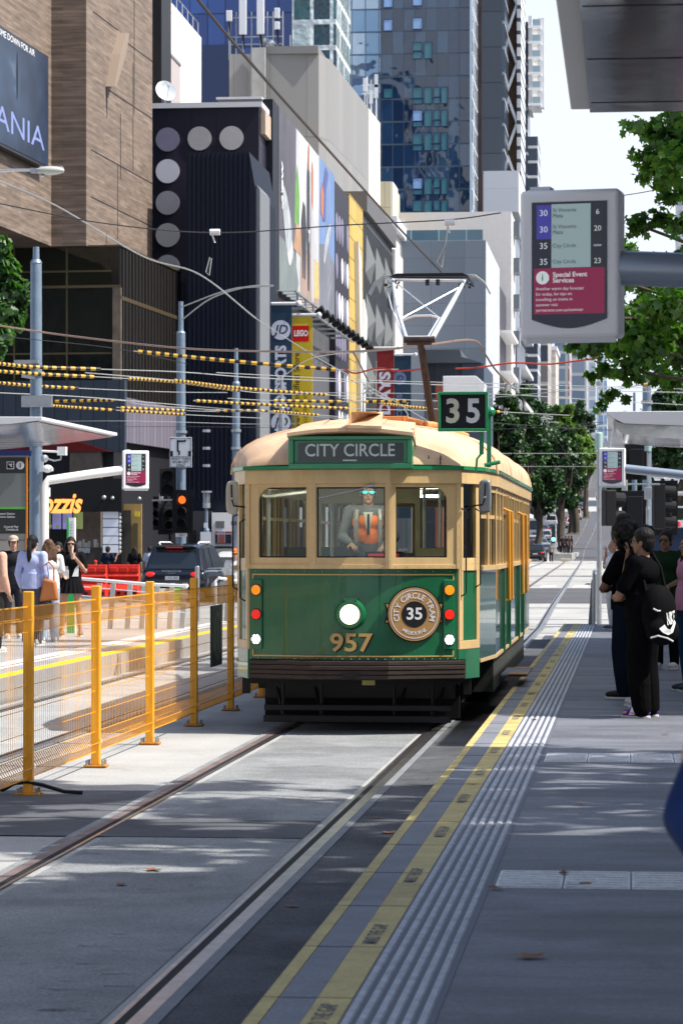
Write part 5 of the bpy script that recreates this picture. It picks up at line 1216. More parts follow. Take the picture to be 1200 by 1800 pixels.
# cream small tower next to the concrete block
YK = 222.
t = bldg('small cream stair tower standing against the dark glass tower', loc=(xw(675,YK), YK, 0), name='stair_tower')
X = xw(686,YK); wbox(t, 'wall', grid('cream_tiles', [(.46,.40,.27),(.50,.44,.30)], (.32,.28,.2), 4, 3.9, .06, .08, .6), xw(656,YK), X, YK, YK+9, 0, zw(320,YK)); wbox(t, 'sunlit_side', mk('csw', (.66,.62,.52), .7), X+.01, X+.2, YK, yw(699,X+.2), 0, zw(320,YK)-.02)  # side face paler than the front: its sunlight is in the colour
t = bldg('white stepped block in front of the dark tower base', loc=(xw(710,240), 240, 0), name='stepped_block')
wbox(t, 'lower_block', M['offwhite'], xw(668,230), xw(712,230), 230, 238, 0, zw(392,230)); wbox(t, 'upper_block', mk('stepw', (.5,.48,.44), .7), xw(660,232), xw(700,232), 232, 238, zw(392,230), zw(370,230))
# low dark pavilion with white awning at the far corner
YP = 150.
t = bldg('low pavilion with dark overhanging roof and pale windows', loc=(xw(800,YP), YP, 0), name='pavilion')
wbox(t, 'wall', grid('pavw', [(.35,.42,.48),(.04,.05,.07),(.03,.035,.05)], (.05,.06,.08), 1.0, 2.2, .12, .1, .3), xw(745,YP), xw(812,YP), YP, YP+10, 0, zw(632,YP))
b = MB(); x0, x1 = xw(742,YP), xw(846,YP); zz = zw(640,YP); b.prism([(x0,YP-.6,zz),(x1,YP-.6,zz),(xw(812,YP),YP-.6,zw(630,YP)),(xw(809,YP),YP-.6,zw(617,YP)),(x0,YP-.6,zw(617,YP))], (0,11,0)); b.build('roof', mk('pavr', (.06,.07,.085), .5), t, world=True)
wbox(t, 'body', mk('pavb', (.06,.08,.12), .5), xw(812,YP), xw(850,YP), YP, YP+10, 0, zw(640,YP)-.02)
b = MB(); b.box(xw(778,YP-3), xw(836,YP-3), YP-3, YP-1, zw(690,YP-3), zw(662,YP-3)); b.prism([(xw(836,YP-3),YP-3,zw(690,YP-3)),(xw(850,YP-3),YP-3,zw(690,YP-3)),(xw(852,YP-3),YP-3,zw(676,YP-3)),(xw(836,YP-3),YP-3,zw(662,YP-3))], (0,2,0)); b.build('white_awning', M['white'], t, world=True, bevel=.02)
wbox(t, 'brick_pier', mk('bpier', (.25,.08,.05), .7), xw(765,YP-3), xw(778,YP-3), YP-3, YP-2.5, 0, zw(672,YP-3))
# ================================================================ TREES
def leafmat(name, c0, c1, trans=.35):
    m = bpy.data.materials.new(name); m.use_nodes = True
    n = m.node_tree.nodes; l = m.node_tree.links; n.clear()
    o = n.new('ShaderNodeOutputMaterial'); d = n.new('ShaderNodeBsdfDiffuse'); t = n.new('ShaderNodeBsdfTranslucent'); g = n.new('ShaderNodeBsdfGlossy'); g.inputs['Roughness'].default_value = .45
    gi = n.new('ShaderNodeNewGeometry'); tc = n.new('ShaderNodeTexCoord'); no = n.new('ShaderNodeTexNoise'); no.inputs['Scale'].default_value = .9; l.new(tc.outputs['Object'], no.inputs[0])
    f = mathn(n, l, 'MULTIPLY_ADD', gi.outputs['Random Per Island'], .55, -.25); f = mathn(n, l, 'ADD', f, no.outputs[0])
    col = rampn(n, l, f, [(.2, c0), (.75, c1)])
    l.new(col, d.inputs[0])
    tl = n.new('ShaderNodeVectorMath'); tl.operation = 'MULTIPLY'; tl.inputs[1].default_value = (1.6, 2.2, .5); l.new(col, tl.inputs[0]); l.new(tl.outputs[0], t.inputs[0])
    g.inputs[0].default_value = (.5,.55,.5,1)
    a = n.new('ShaderNodeMixShader'); a.inputs[0].default_value = trans; l.new(d.outputs[0], a.inputs[1]); l.new(t.outputs[0], a.inputs[2])
    b_ = n.new('ShaderNodeMixShader'); b_.inputs[0].default_value = .06; l.new(a.outputs[0], b_.inputs[1]); l.new(g.outputs[0], b_.inputs[2]); l.new(b_.outputs[0], o.inputs[0])
    return m
LM1 = leafmat('plane_leaf', (.026,.065,.010), (.085,.18,.022), .48); LM2 = leafmat('dark_leaf', (.008,.028,.010), (.03,.075,.018), .2); LM3 = leafmat('sunlit_leaf', (.045,.085,.012), (.12,.20,.03), .35)  # third leaf is a lighter copy, coloured as the sunlit crown side
BARK = mk('bark', (.08,.065,.05), .9, var=.3, scale=3, bump=.5, bscale=8)
LEAFN = [(0,-.5),(.18,-.35),(.5,-.38),(.36,-.08),(.55,.12),(.24,.18),(.0,.55),(-.24,.18),(-.55,.12),(-.36,-.08),(-.5,-.38),(-.18,-.35)]
def leaves(mb, cl, n, size, rnd, near=True, shell=.45):
    tot = sum(r**2 for _, r in cl)
    for c, r in cl:
        k = max(4, int(n*r*r/tot))
        for _ in range(k):
            v = Vector((rnd.gauss(0,1), rnd.gauss(0,1), rnd.gauss(0,1))).normalized()
            rr = r*(shell+(1-shell)*rnd.random())*(rnd.random()**.25)*1.05
            p = c+v*rr; p.z = c.z+(p.z-c.z)*.85
            q = (v*.5+Vector((rnd.uniform(-1,1), rnd.uniform(-1,1), rnd.uniform(-.2,1.3)))).normalized().to_track_quat('Z','Y') @ Euler((0,0,rnd.uniform(0,6.3))).to_quaternion()
            s = size*rnd.uniform(.65,1.3)
            if near:
                b0 = len(mb.v)
                for x, y in LEAFN: mb.v.append(p+q @ Vector((x*s, y*s, -abs(x)*.25*s)))
                mb.f.append(tuple(range(b0, b0+12))); mb.m.append(0)
            else:
                b0 = len(mb.v)
                for x, y in ((-.5,-.1),(-.1,-.5),(.5,-.2),(.35,.4),(-.2,.5)): mb.v.append(p+q @ Vector((x*s, y*s, (x*y)*.5*s)))
                mb.f.append(tuple(range(b0, b0+5))); mb.m.append(0)
def branch(mb, p0, p1, r0, r1, rnd, n=6, w=.06):
    pts = []; L = (p1-p0).length
    for i in range(n+1):
        t = i/n; p = p0.lerp(p1, t)
        if 0 < i < n: p = p+Vector((rnd.uniform(-1,1), rnd.uniform(-1,1), rnd.uniform(-.5,1)))*L*w
        pts.append(p)
    mb.tube(pts, [r0+(r1-r0)*i/n for i in range(n+1)], 7); return pts
def tree(lab, base, h, cl, nleaf, size, mat, seed=1, near=False, tr=.18, group=None, cat='tree', nm='street_tree', shell=.45):
    rnd = random.Random(seed); t = thing(nm, lab, cat, base, 0, group); base = Vector(base)
    b = MB(); top = base+Vector((rnd.uniform(-.3,.3), rnd.uniform(-.3,.3), h))
    pts = branch(b, base, top, tr, tr*.55, rnd, 6, .02); b.cyl(base, base+V(0,0,.25), tr*1.5, tr, 9)
    for i, (c, r) in enumerate(cl):
        if r < .25: continue
        s = pts[3+i%4]; branch(b, s, c, tr*.35, tr*.06+.006, rnd, 5, .05)
    b.build('trunk', BARK, t, world=True, smooth=True)
    b = MB(); leaves(b, cl, nleaf, size, rnd, near, shell); b.build('crown', mat, t, world=True)
    return t
def blob(cx, cy, cz, R, n, rnd, fl=.8, r0=.35, r1=.6):
    out = []
    for _ in range(n):
        v = Vector((rnd.gauss(0,1), rnd.gauss(0,1), rnd.gauss(0,1))).normalized()*R*rnd.random()**.4
        out.append((Vector((cx+v.x, cy+v.y, cz+v.z*fl)), R*rnd.uniform(r0, r1)))
    return out
# visible plane tree at right
rr = random.Random(21)
cl = [(at(px, py, 40+rr.uniform(-1.5,1.5)), r*.0092) for px, py, r in ((1112,222,24),(1150,232,32),(1190,232,45),(1140,275,36),(1180,290,45),(1205,335,32),(1132,312,16),(1120,395,28),(1160,385,26),(1195,395,26),(1105,438,22),(1145,455,14),(1195,452,22),
   (1085,492,34),(1130,550,48),(1180,520,38),(1195,590,46),(1140,610,46),(1090,605,44),(1045,608,34),(1008,606,20),(1160,660,26),(1105,650,30),(1062,650,22),(1180,668,24),(1072,694,17),(1056,712,13),(1040,660,14),(1100,700,10),(1085,560,40),(1030,560,30),(1130,500,30),(1165,300,40),(1200,270,50),(1175,350,20),(1195,480,40),(1150,590,50),(1165,540,50),(1195,630,40),(1110,580,50),(1130,630,34),(1195,200,40),(1160,250,34))]
cl += [(at(1200+rr.uniform(10,400), rr.uniform(-500,640), 40+rr.uniform(-2.5,2.5)), rr.uniform(.35,.8)) for _ in range(46)]
tree('broad leafed plane tree whose boughs hang over the right platform behind the near display', (5.6, 41, .14), 4.2, cl, 34000, .122, LM1, 3, True, .22, shell=.0)
cl2 = blob(6.2, 43.5, 8.6, 4.6, 40, rr)
# shade trees beside the near platform (mostly outside the frame)
SH = [[], [], []]; rs_ = random.Random(77)
gx = -5.6
while gx < 6.2:
    gy = 3.5
    while gy < 21.3:
        if rs_.random() > (.38 if gy < 13 else .10):
            z = rs_.uniform(7.2, 10.8); x_ = gx+rs_.uniform(-.25,.25); y_ = min(gy+rs_.uniform(-.3,.3), 21.0)
            c = Vector((x_, y_, .1))+sdir*((z-.1)/sdir.z)
            k = 0 if y_ > 13 else 1
            if x_ > 2.5: k = 2
            SH[k].append((c, rs_.uniform(.5,.78)))
        gy += .95
    gx += .95
for i, (x, y, n) in enumerate(((7.2, 17.4, 9500), (6.8, 8.8, 4200), (11.0, 12.8, 4500))):
    tree(['plane tree beside the near platform whose canopy dapples the paving','nearest plane tree standing right of the camera','taller plane tree behind the near platform shelter'][i], (x, y, .29 if x < 9 else .14), 6.6, SH[i], n, .27, LM1, 30+i, True, .2, shell=.05)
# trees across the far street: left side dense
def far_tree(lab, px, py0, py1, wpx, d, mat, seed, n=900, size=.5, group='street trees beyond the crossing'):
    r = random.Random(seed); X = at(px, 0, d); z0 = hill(X.y); ztop, zbot = Zp(py0, d), max(z0+1.6, Zp(py1, d)); R = wpx/2*d/F*1.1; n = int(n*4.2); size = .17+d*.00055; cz = (ztop+zbot)/2; H = (ztop-zbot)/2
    c = []
    for _ in range(44):
        v = Vector((r.gauss(0,1), r.gauss(0,1), r.gauss(0,1))).normalized()*r.random()**.4
        c.append((Vector((X.x+v.x*R*.8, X.y+v.y*R*.8, cz+v.z*H*.8)), R*r.uniform(.16,.40)))
    return tree(lab, (X.x, X.y, z0), max(2.5, (zbot-z0)+H*.5), c, n, size, mat, seed, False, .25+d*.0006, group, shell=.25)
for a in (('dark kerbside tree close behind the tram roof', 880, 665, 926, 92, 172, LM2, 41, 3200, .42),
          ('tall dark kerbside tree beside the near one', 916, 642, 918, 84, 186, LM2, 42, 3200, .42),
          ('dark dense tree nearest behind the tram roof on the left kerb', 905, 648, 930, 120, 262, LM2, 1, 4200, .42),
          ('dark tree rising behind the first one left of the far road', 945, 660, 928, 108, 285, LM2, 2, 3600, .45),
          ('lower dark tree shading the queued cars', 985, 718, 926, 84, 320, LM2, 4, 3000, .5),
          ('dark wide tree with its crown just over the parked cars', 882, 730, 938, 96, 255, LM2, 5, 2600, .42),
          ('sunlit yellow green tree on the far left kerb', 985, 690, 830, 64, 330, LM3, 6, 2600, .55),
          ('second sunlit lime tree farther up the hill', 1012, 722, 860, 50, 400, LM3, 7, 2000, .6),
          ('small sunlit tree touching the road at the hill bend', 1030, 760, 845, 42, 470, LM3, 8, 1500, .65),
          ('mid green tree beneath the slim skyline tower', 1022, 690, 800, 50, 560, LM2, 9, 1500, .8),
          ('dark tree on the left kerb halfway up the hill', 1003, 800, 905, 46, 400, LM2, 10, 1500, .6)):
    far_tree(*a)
for a in (('large dark tree across the street behind the right signals', 1190, 655, 900, 130, 150, LM2, 11, 3800, .42),
          ('dark tree behind the far platform shelter', 1140, 690, 930, 90, 190, LM2, 12, 2600, .45),
          ('small dark tree right of the far road', 1080, 850, 890, 62, 330, LM2, 13, 1400, .6),
          ('pine like tree top showing above the far canopy', 1180, 650, 760, 70, 240, LM2, 14, 1800, .5),
          ('green tree by the right kerb up the hill', 1120, 790, 880, 80, 280, LM2, 15, 1800, .55)):
    far_tree(*a)
# left edge tree by the glass corner
rl = random.Random(5)
cl = [(at(px, py, 72+rl.uniform(-1,1)), r*.0144) for px, py, r in ((0,430,22),(5,470,30),(20,500,28),(38,520,18),(-10,540,34),(20,560,26),(0,590,26),(-20,620,28),(35,545,12),(-40,480,40),(-60,560,50),(-5,610,20))]
tree('bushy green tree entering at the left edge by the dark glass', (at(-60,0,72).x, 72, .13), 5.0, cl, 5200, .22, leafmat('left_leaf', (.02,.055,.018), (.07,.15,.04), .3), 8, False, .2, shell=.3)
# ================================================================ SHELTERS
mund = mk('polished_steel', (.66,.63,.61), .14, metal=1., var=.2, scale=.9, bump=.35, bscale=.9)
def shelter(lab, prof, y0, y1, posts, fa=None):
    t = thing('tram_shelter', lab, 'shelter', (posts[0][0], (y0+y1)/2, PZ))
    top, under = prof
    b = MB(); b.prism([(x, y0, z) for x, z in top], (0, y1-y0, 0)); b.build('roof', M['offwhite'], t, world=True, bevel=.01)
    b = MB(); b.prism([(x, y0+.06, z) for x, z in under], (0, y1-y0-.12, 0)); b.build('soffit', mund, t, world=True)
    b = MB(); y = y0+.8
    while y < y1: b.box(min(p[0] for p in under)+.02, max(p[0] for p in under)-.02, y, y+.012, min(p[1] for p in under)-.004, min(p[1] for p in under)); y += 1.2
    if b.v: b.build('soffit_joints', M['joint'], t, world=True)
    for x, yy in posts:
        b = MB(); b.cyl((x, yy, PZ), (x, yy, 3.8), .07, n=12); b.cyl((x,yy,PZ),(x,yy,PZ+.04),.13,n=12); b.build('post', M['galv'], t, world=True)
    return t
shelter('near tram shelter roof with polished metal underside at the top right', ([(-.30,4.0),(3.2,4.0),(3.2,4.10),(-.25,4.10)], [(-.20,3.975),(.75,3.975),(1.8,3.86),(3.1,3.86),(3.1,3.997),(-.20,3.997)]), 6.5, 14.45, [(2.6, 7.6), (2.6, 13.2)])
b = MB()
shelter('second shelter roof along the right platform out of view', ([(1.35,3.95),(4.4,3.95),(4.4,4.10),(1.35,4.10)], [(1.4,3.90),(4.3,3.90),(4.3,3.947),(1.4,3.947)]), 24.75, 45, [(4.0, 26), (4.0, 35), (4.0, 44)])
shelter('far right shelter roof with a shiny curved underside', ([(-.39,3.96),(-.1,3.80),(3.2,3.66),(3.2,4.0),(-.39,4.01)], [(-.28,3.86),(-.24,3.74),(-.12,3.63),(.4,3.57),(1.6,3.50),(3.1,3.46),(3.1,3.655),(-.1,3.795)]), 48, 52.5, [(2.4, 49), (2.4, 51.8)])
xl = xw(208, 57.6)
shelter('opposite platform shelter with a thin white wing roof', ([(xl,3.99),(xl-.6,3.92),(xl-5,3.9),(xl-5,4.09),(xl,4.05)], [(xl-.1,3.96),(xl-1.2,3.82),(xl-3,3.66),(xl-4.9,3.62),(xl-4.9,3.895),(xl-.6,3.915)]), 50, 57.5, [(xl-3.4, 51), (xl-3.4, 56.5)])
# ================================================================ DISPLAY SIGNS
def display(lab, c, rz, full, arm):
    t = thing('arrivals_display', lab, 'display sign', c, rz)
    W, H, D = .245, .36, .17; b = MB(); b.box(-W, W, 0, D, -H, H); b.build('housing', bpy.data.materials.get('casing_white') or mk('casing_white', (.92,.92,.92), .4), t, bevel=.022, seg=3, smooth=True)
    b = MB(); b.box(-W+.03, W-.02, .012, .03, -H-.025, -H+.005); b.box(-.2, -.1, .03, .13, H, H+.02); b.build('lower_lip', M['offwhite'], t)
    sw = .185; zt, zb = .30, -.27
    b = MB(); pts = [(-sw, -.004, zt), (-sw, -.004, zb)]+[(-sw+2*sw*k/10, -.004, zb-.045*sin(pi*k/10)) for k in range(1,10)]+[(sw, -.004, zb), (sw, -.004, zt)]
    b.prism(pts, (0,.02,0)); s = b.build('screen', mk('screen_black', (.01,.01,.012), .12, emit=(.01,.012,.02), estr=1) if 'screen_black' not in bpy.data.materials else bpy.data.materials['screen_black'], t)
    def q(nm, col, x0, x1, z0, z1, e=.35, y=-.008):
        m = bpy.data.materials.get('scr_'+nm) or mk('scr_'+nm, col, .3, emit=col, estr=e)
        b = MB(); b.box(x0, x1, y, y+.003, z0, z1); return b.build(nm, m, s)
    q('route_column', (.05,.045,.30), -sw+.025, -sw+.095, .12, zt-.015)
    q('timetable_panel', (.30,.40,.40), -sw+.098, sw-.08, -.02, zt-.012, .3)
    q('minutes_column', (.02,.022,.03), sw-.078, sw-.01, -.02, zt-.012)
    q('notice_panel', (.22,.015,.06), -sw+.012, sw-.012, -.245, -.022)
    wt = bpy.data.materials.get('scr_text') or mk('scr_text', (.55,.6,.6), .5, emit=(.55,.6,.6), estr=.4)
    dk = bpy.data.materials.get('scr_dark') or mk('scr_dark', (.10,.14,.15), .5)
    def tx(b, s_, x, z, size, w_=None, al='LEFT', bold=.0): b.text(s_, size, Matrix.Translation((x, -.0125, z)) @ FRONT, bold, align=al, width=w_)
    b = MB(); zz = (.245,.165,.085,.008)
    for s_, z in zip(('30','30','35','35'), zz): tx(b, s_, -sw+.06, z, .042, None, 'CENTER')
    for s_, z in zip(('6','20','now','23'), zz): tx(b, s_, sw-.045, z, .036 if s_ != 'now' else .022, None, 'CENTER')
    tx(b, 'Special Event', -sw+.105, -.055, .032, None, 'LEFT', .02); tx(b, 'Services', -sw+.105, -.083, .032, None, 'LEFT', .02)
    for i, s_ in enumerate(('Another warm day forecast','for today, for tips on','travelling on trams in','summer visit','yarratrams.com.au/summer')): tx(b, s_, -sw+.022, -.122-.026*i, .021)
    b.disc((-sw+.055,-.010,-.068), .032, th=.003, n=24)
    b.build('wording', wt, s)
    b = MB(); tx(b, 'i', -sw+.055, -.068, .05, None, 'CENTER', .01)
    for k, ln in enumerate((('St Vincents','Plaza'),('St Vincents','Plaza'),('City Circle',),('City Circle',))):
        for j, s_ in enumerate(ln): tx(b, s_, -sw+.104, zz[k]+(.013 if len(ln) > 1 else 0)-.027*j, .026)
    for v in b.v: v.y -= .001
    b.build('timetable_wording', dk, s)
    b = MB(); pts = [Vector(p) for p in arm]; b.tube(pts, .085 if full else .085, 16)
    o = b.build('support_arm', M['white'] if arm[0][0] < 0 else M['armm'], t, smooth=True)
    return t
M['armm'] = mk('arm_blue_grey', (.30,.36,.44), .35, metal=.35)
cn = at(1000, 463, 13.8)
t = display('large near arrivals display on a steel arm over the right platform', cn, radians(-9), 2, [(.24,.09,-.02),(1.0,.1,-.065),(2.2,.1,-.13),(2.25,.1,-.5),(2.25,.1,-2.9)])
cf = at(1075, 821, 53.5)
display('far arrivals display beside the signal poles at the platform end', cf, radians(-4), 1, [(.24,.09,-.03),(1.3,.1,-.15),(2.3,.1,-.25),(2.35,.1,-.6),(2.35,.1,-2.9)])
cl_ = at(239, 826, 53)
display('arrivals display held over the opposite platform by a white arm', cl_, radians(14), 1, [(-.24,.09,0),(-.9,.0,-.09),(-1.62,-.10,-.20),(-1.70,-.10,-.30),(-1.70,-.10,-2.8)])
# ================================================================ POLES, LAMP, SIGNALS
def pole(lab, px, d, ztop, r0=.14, r1=.11, extra=None, base=.13, nm='street_pole', mat=None, zs=None):
    p = at(px, 0, d); t = thing(nm, lab, 'pole', (p.x, p.y, base))
    zs = zs or ztop-1.2
    b = MB(); b.cyl((p.x,p.y,base), (p.x,p.y,zs), r0, r1, 14); b.build('shaft', mat or M['pole'], t, world=True, smooth=True)
    b = MB(); b.cyl((p.x,p.y,zs), (p.x,p.y,ztop), r1*.62, r1*.55, 10); b.cyl((p.x,p.y,zs-.02),(p.x,p.y,zs+.06),r1*1.1,r1*.8,14); b.build('upper_tube', mat or M['pole'], t, world=True, smooth=True)
    b = MB()
    for z in (4.4, 5.0, 5.6): b.cyl((p.x,p.y,z),(p.x,p.y,z+.09),r0*1.15,n=14)
    b.build('clamp_bands', M['galv'], t, world=True)
    return t, p
t1, p1 = pole('tall blue grey tramway pole at the far left beside the shelter', 64, 64.7, Zp(434,64.7), .155, .125, zs=Zp(461,64.7))
t2, p2 = pole('blue grey tramway pole carrying the hook turn sign', 318, 99, Zp(530,99), .19, .155, zs=Zp(585,99))
t3, p3 = pole('blue grey pole just left of the tram behind its mirror', 415, 98, Zp(612,98), .15, .13)
t4, p4 = pole('silver pole rising in front of the navy banner', 495, 108, Zp(660,108), .13, .11, mat=M['galv'])
b = MB(); c = p1
b.box(c.x-.45, c.x+.1, c.y-.3, c.y-.05, Zp(640,64.7), Zp(634,64.7)); b.cyl((c.x,c.y-.1,Zp(664,64.7)),(c.x-.3,c.y-.15,Zp(660,64.7)),.05); b.box(c.x-.3,c.x+.4,c.y-.2,c.y-.1,Zp(716,64.7),Zp(696,64.7))
b.build('wire_brackets', M['galv'], t1, world=True)
# camera cluster on the left pole
t = thing('cctv_cluster', 'white security cameras and boxes clamped to the left pole', 'camera', (c.x, c.y-.2, 3.6))
b = MB(); Y = c.y-.25
def P(px, py, d=64.4): return at(px, py, d)
b.box(P(70,0).x, P(75,0).x, Y, Y+.1, P(0,829).z, P(0,811).z); b.ell(P(84,824), (.12,.12,.09), 10, 8); b.box(P(76,0).x,P(93,0).x,Y-.1,Y+.1,P(0,828).z,P(0,822).z); b.box(P(101,0).x,P(116,0).x,Y,Y+.2,P(0,800).z,P(0,785).z); b.cyl(P(74,793),P(101,794),.025,n=6); b.box(P(80,0).x,P(87,0).x,Y,Y+.1,P(0,873).z,P(0,857).z)
b.build('camera_housings', M['white'], t, world=True); b = MB(); b.tube([P(83,806),P(95,810),P(107,808),P(108,801)], .018, 6); b.ell(P(79,806), .09, 8, 6); b.build('camera_cables', M['galv'], t, world=True)
# street lamp
pl = at(-70, 0, 55); t = thing('street_lamp', 'street lamp with a ribbed cobra head reaching in from the left edge', 'lamp', (pl.x, pl.y, .13))
b = MB(); b.cyl((pl.x,pl.y,.13),(pl.x,pl.y,8.9),.11,.07,12); b.build('lamp_pole', M['pole'], t, world=True)
b = MB(); b.tube([(pl.x,pl.y,8.7), at(-30,304,55), at(20,299,55), at(58,299,55)], .028, 8); b.build('lamp_arm', M['galv'], t, world=True)
b = MB(); b.ell(at(88,300,55), (.29,.13,.085), 20, 12); lo = b.build('lamp_head', mk('lampgrey', (.42,.42,.38), .5), t, world=True, smooth=True)
b = MB()
for k in range(12): x = at(70+3.4*k,0,55).x; b.box(x-.006,x+.006,pl.y-.0+.32-.13,pl.y+.32+.13,Zp(301,55),Zp(293,55)+.02)
b.box(at(55,0,55).x, at(66,0,55).x, at(60,0,55).y-.07, at(60,0,55).y+.07, Zp(304,55), Zp(296,55)); b.ell(at(75,309,55),(.06,.05,.03),8,6); b.build('lamp_ribs', M['galv'], lo, world=False) if False else b.build('lamp_ribs', M['galv'], t, world=True)
# hook turn sign
t = thing('hook_turn_sign', 'white hook turn sign reading right turn from left only', 'sign', (p2.x, p2.y-.2, Zp(822,99)))
S = Zp(769,99)-Zp(822,99); cx = p2.x+.03; zc = (Zp(769,99)+Zp(822,99))/2; Y = p2.y-.22; Wd = .39
b = MB(); b.box(cx-Wd, cx+Wd, Y, Y+.02, zc-S/2, zc+S/2); b.build('plate', mk('signwhite', (.62,.64,.67), .4), t, world=True, bevel=.01)
b = MB(); x0, x1 = cx-Wd+.02, cx+Wd-.02; za, zb = zc-S/2+.02, zc+S/2-.02; zm = zc-.15
for q in ((x0,x1,za,za+.012),(x0,x1,zb-.012,zb),(x0,x0+.012,za,zb),(x1-.012,x1,za,zb),(x0,x1,zm,zm+.012)): b.box(q[0],q[1],Y-.006,Y,q[2],q[3])
b.box(cx-.13,cx-.07,Y-.006,Y,zc+.02,zb-.07); b.box(cx-.13,cx+.18,Y-.006,Y,zb-.145,zb-.085); b.prism([(cx+.14,Y-.006,zb-.14),(cx+.20,Y-.006,zb-.095),(cx+.14,Y-.006,zb-.05)],(0,.006,0)); b.box(cx-.08,cx-.02,Y-.007,Y-.001,zm+.06,zc+.06)
b.box(x0+.012,x0+.10,Y-.006,Y,zm+.02,zm+.2); b.box(x1-.10,x1-.012,Y-.006,Y,zm+.02,zm+.2); b.box(x0+.012,x0+.10,Y-.006,Y,zb-.03,zb-.012); b.box(x1-.10,x1-.012,Y-.006,Y,zb-.03,zb-.012)
for k, s_ in enumerate(('RIGHT TURN','FROM LEFT','ONLY')): b.text(s_, .12, Matrix.Translation((cx, Y-.008, zm-.08-.11*k)) @ FRONT, .015, width=(.63,.58,.31)[k])
b.build('markings', M['black'], t, world=True)
t = thing('small_plate_sign', 'small white plate with three lines of print under the red signal', 'sign', (p2.x, p2.y-.2, Zp(945,99)))
b = MB(); b.box(p2.x-.15, p2.x+.25, Y, Y+.02, Zp(944,99), Zp(929,99)); b.build('plate', bpy.data.materials['signwhite'], t, world=True)
b = MB()
for k, s_ in enumerate(('NO STOPPING','TRAM','LANE')): b.text(s_, .062, Matrix.Translation((p2.x+.04, Y-.004, Zp(932.5+4.2*k,99))) @ FRONT, .01, width=(.33,.15,.15)[k])
b.build('markings', M['black'], t, world=True)
M['sigred'] = mk('signal_red', (.8,.03,.01), .3, emit=(1,.10,.01), estr=1.6); M['siggreen'] = mk('signal_green', (.02,.8,.5), .3, emit=(.1,1,.7), estr=4)
def signal(lab, px, py, d, rz=0, board=True, lit=None, n=3, back=False, s=1.):
    c = at(px, py, d); t = thing('traffic_signal', lab, 'traffic light', c, rz)
    W, H = .17*s, .16*n*s
    if board: b = MB(); b.box(-.29*s, .29*s, .0, .015, -H-.12*s, H+.12*s); b.build('target_board', M['mblack'], t, bevel=.05)
    b = MB(); b.box(-W, W, -.10, .14, -H, H); b.build('lamp_housing', M['black'], t, bevel=.02)
    for k in range(n):
        z = H-.16*s-.32*s*k
        b = MB(); b.cyl((0,-.10,z),(0,-.34,z-.02),.125*s,.13*s,14,caps=False); b.build('visor', M['mblack'], t)
        b = MB(); b.disc((0,-.10,z), .105*s, th=.01, n=16); b.build('lens', M[lit[1]] if lit and lit[0] == k else M['mblack'], t)
    return t
signal('traffic signal showing a red light on the hook turn pole', 321, 899, 98.4, 0, True, (0,'sigred'), 3, s=1.25)
signal('unlit signal set back to the left of the red one', 296, 912, 100, .3, True, None, 2, s=1.25)
signal('dark signal head above the red light', 294, 848, 98.6, .2, False, None, 2, s=1.5)
signal('dark signal pair on a bracket left of the pole', 282, 902, 101, -.3, True, None, 3, s=1.0)
b = MB(); b.cyl(at(268,880,101), at(318,879,99), .035, n=6); b.cyl(at(284,868,101), at(284,884,101), .09, n=8); b.top('signal_bracket', M['galv'], 'thin horizontal bracket holding the dark signals', 'bracket')
pole('short grey sensor post right of the red signal', 363, 98, Zp(870,98), .115, .095, base=.0, nm='sensor_post')
t = thing('sensor_head', 'cage shaped sensor head on the short grey post', 'fixture', at(363, 890, 98))  # sensor head on top of the post, carries no lamp
b = MB(); q = at(363,0,98); 
for k in range(6): a = 2*pi*k/6; b.cyl((q.x+.10*cos(a),q.y+.10*sin(a),Zp(890,98)),(q.x+.10*cos(a),q.y+.10*sin(a),Zp(866,98)),.018,n=5)
b.cyl((q.x,q.y,Zp(866,98)),(q.x,q.y,Zp(863,98)),.18,n=14); b.cyl((q.x,q.y,Zp(893,98)),(q.x,q.y,Zp(884,98)),.13,n=14); b.cyl((q.x,q.y,Zp(888,98)),(q.x,q.y,Zp(868,98)),.06,n=10); b.build('cage', M['galv'], t, world=True)
b = MB(); b.box(q.x-.18,q.x+.18,q.y-.2,q.y-.16,Zp(957,98),Zp(935,98)); b.box(q.x-.06,q.x+.06,q.y-.2,q.y-.16,Zp(928,98),Zp(919,98)); b.build('white_plates', M['offwhite'], t, world=True)
for px0, px1, py0, py1, lab, tx_ in ((411,424,870,892,'pale direction plate behind the tram mirror','am'),(408,420,908,932,'blue grey notice plate left of the tram door','NO')):
    t = thing('plate_sign', lab, 'sign', at(px0, py1, 97)); a_, c_ = at(px0,py1,97), at(px1,py0,97)
    b = MB(); b.box(a_.x, c_.x, a_.y, a_.y+.03, a_.z, c_.z); b.build('plate', bpy.data.materials['signwhite'] if tx_ == 'am' else mk('bplate', (.2,.26,.34), .5), t, world=True)
    b = MB(); b.text(tx_, .2, Matrix.Translation(((a_.x+c_.x)/2, a_.y-.01, (a_.z+c_.z)/2)) @ FRONT, .01); b.build('wording', M['black'], t, world=True)
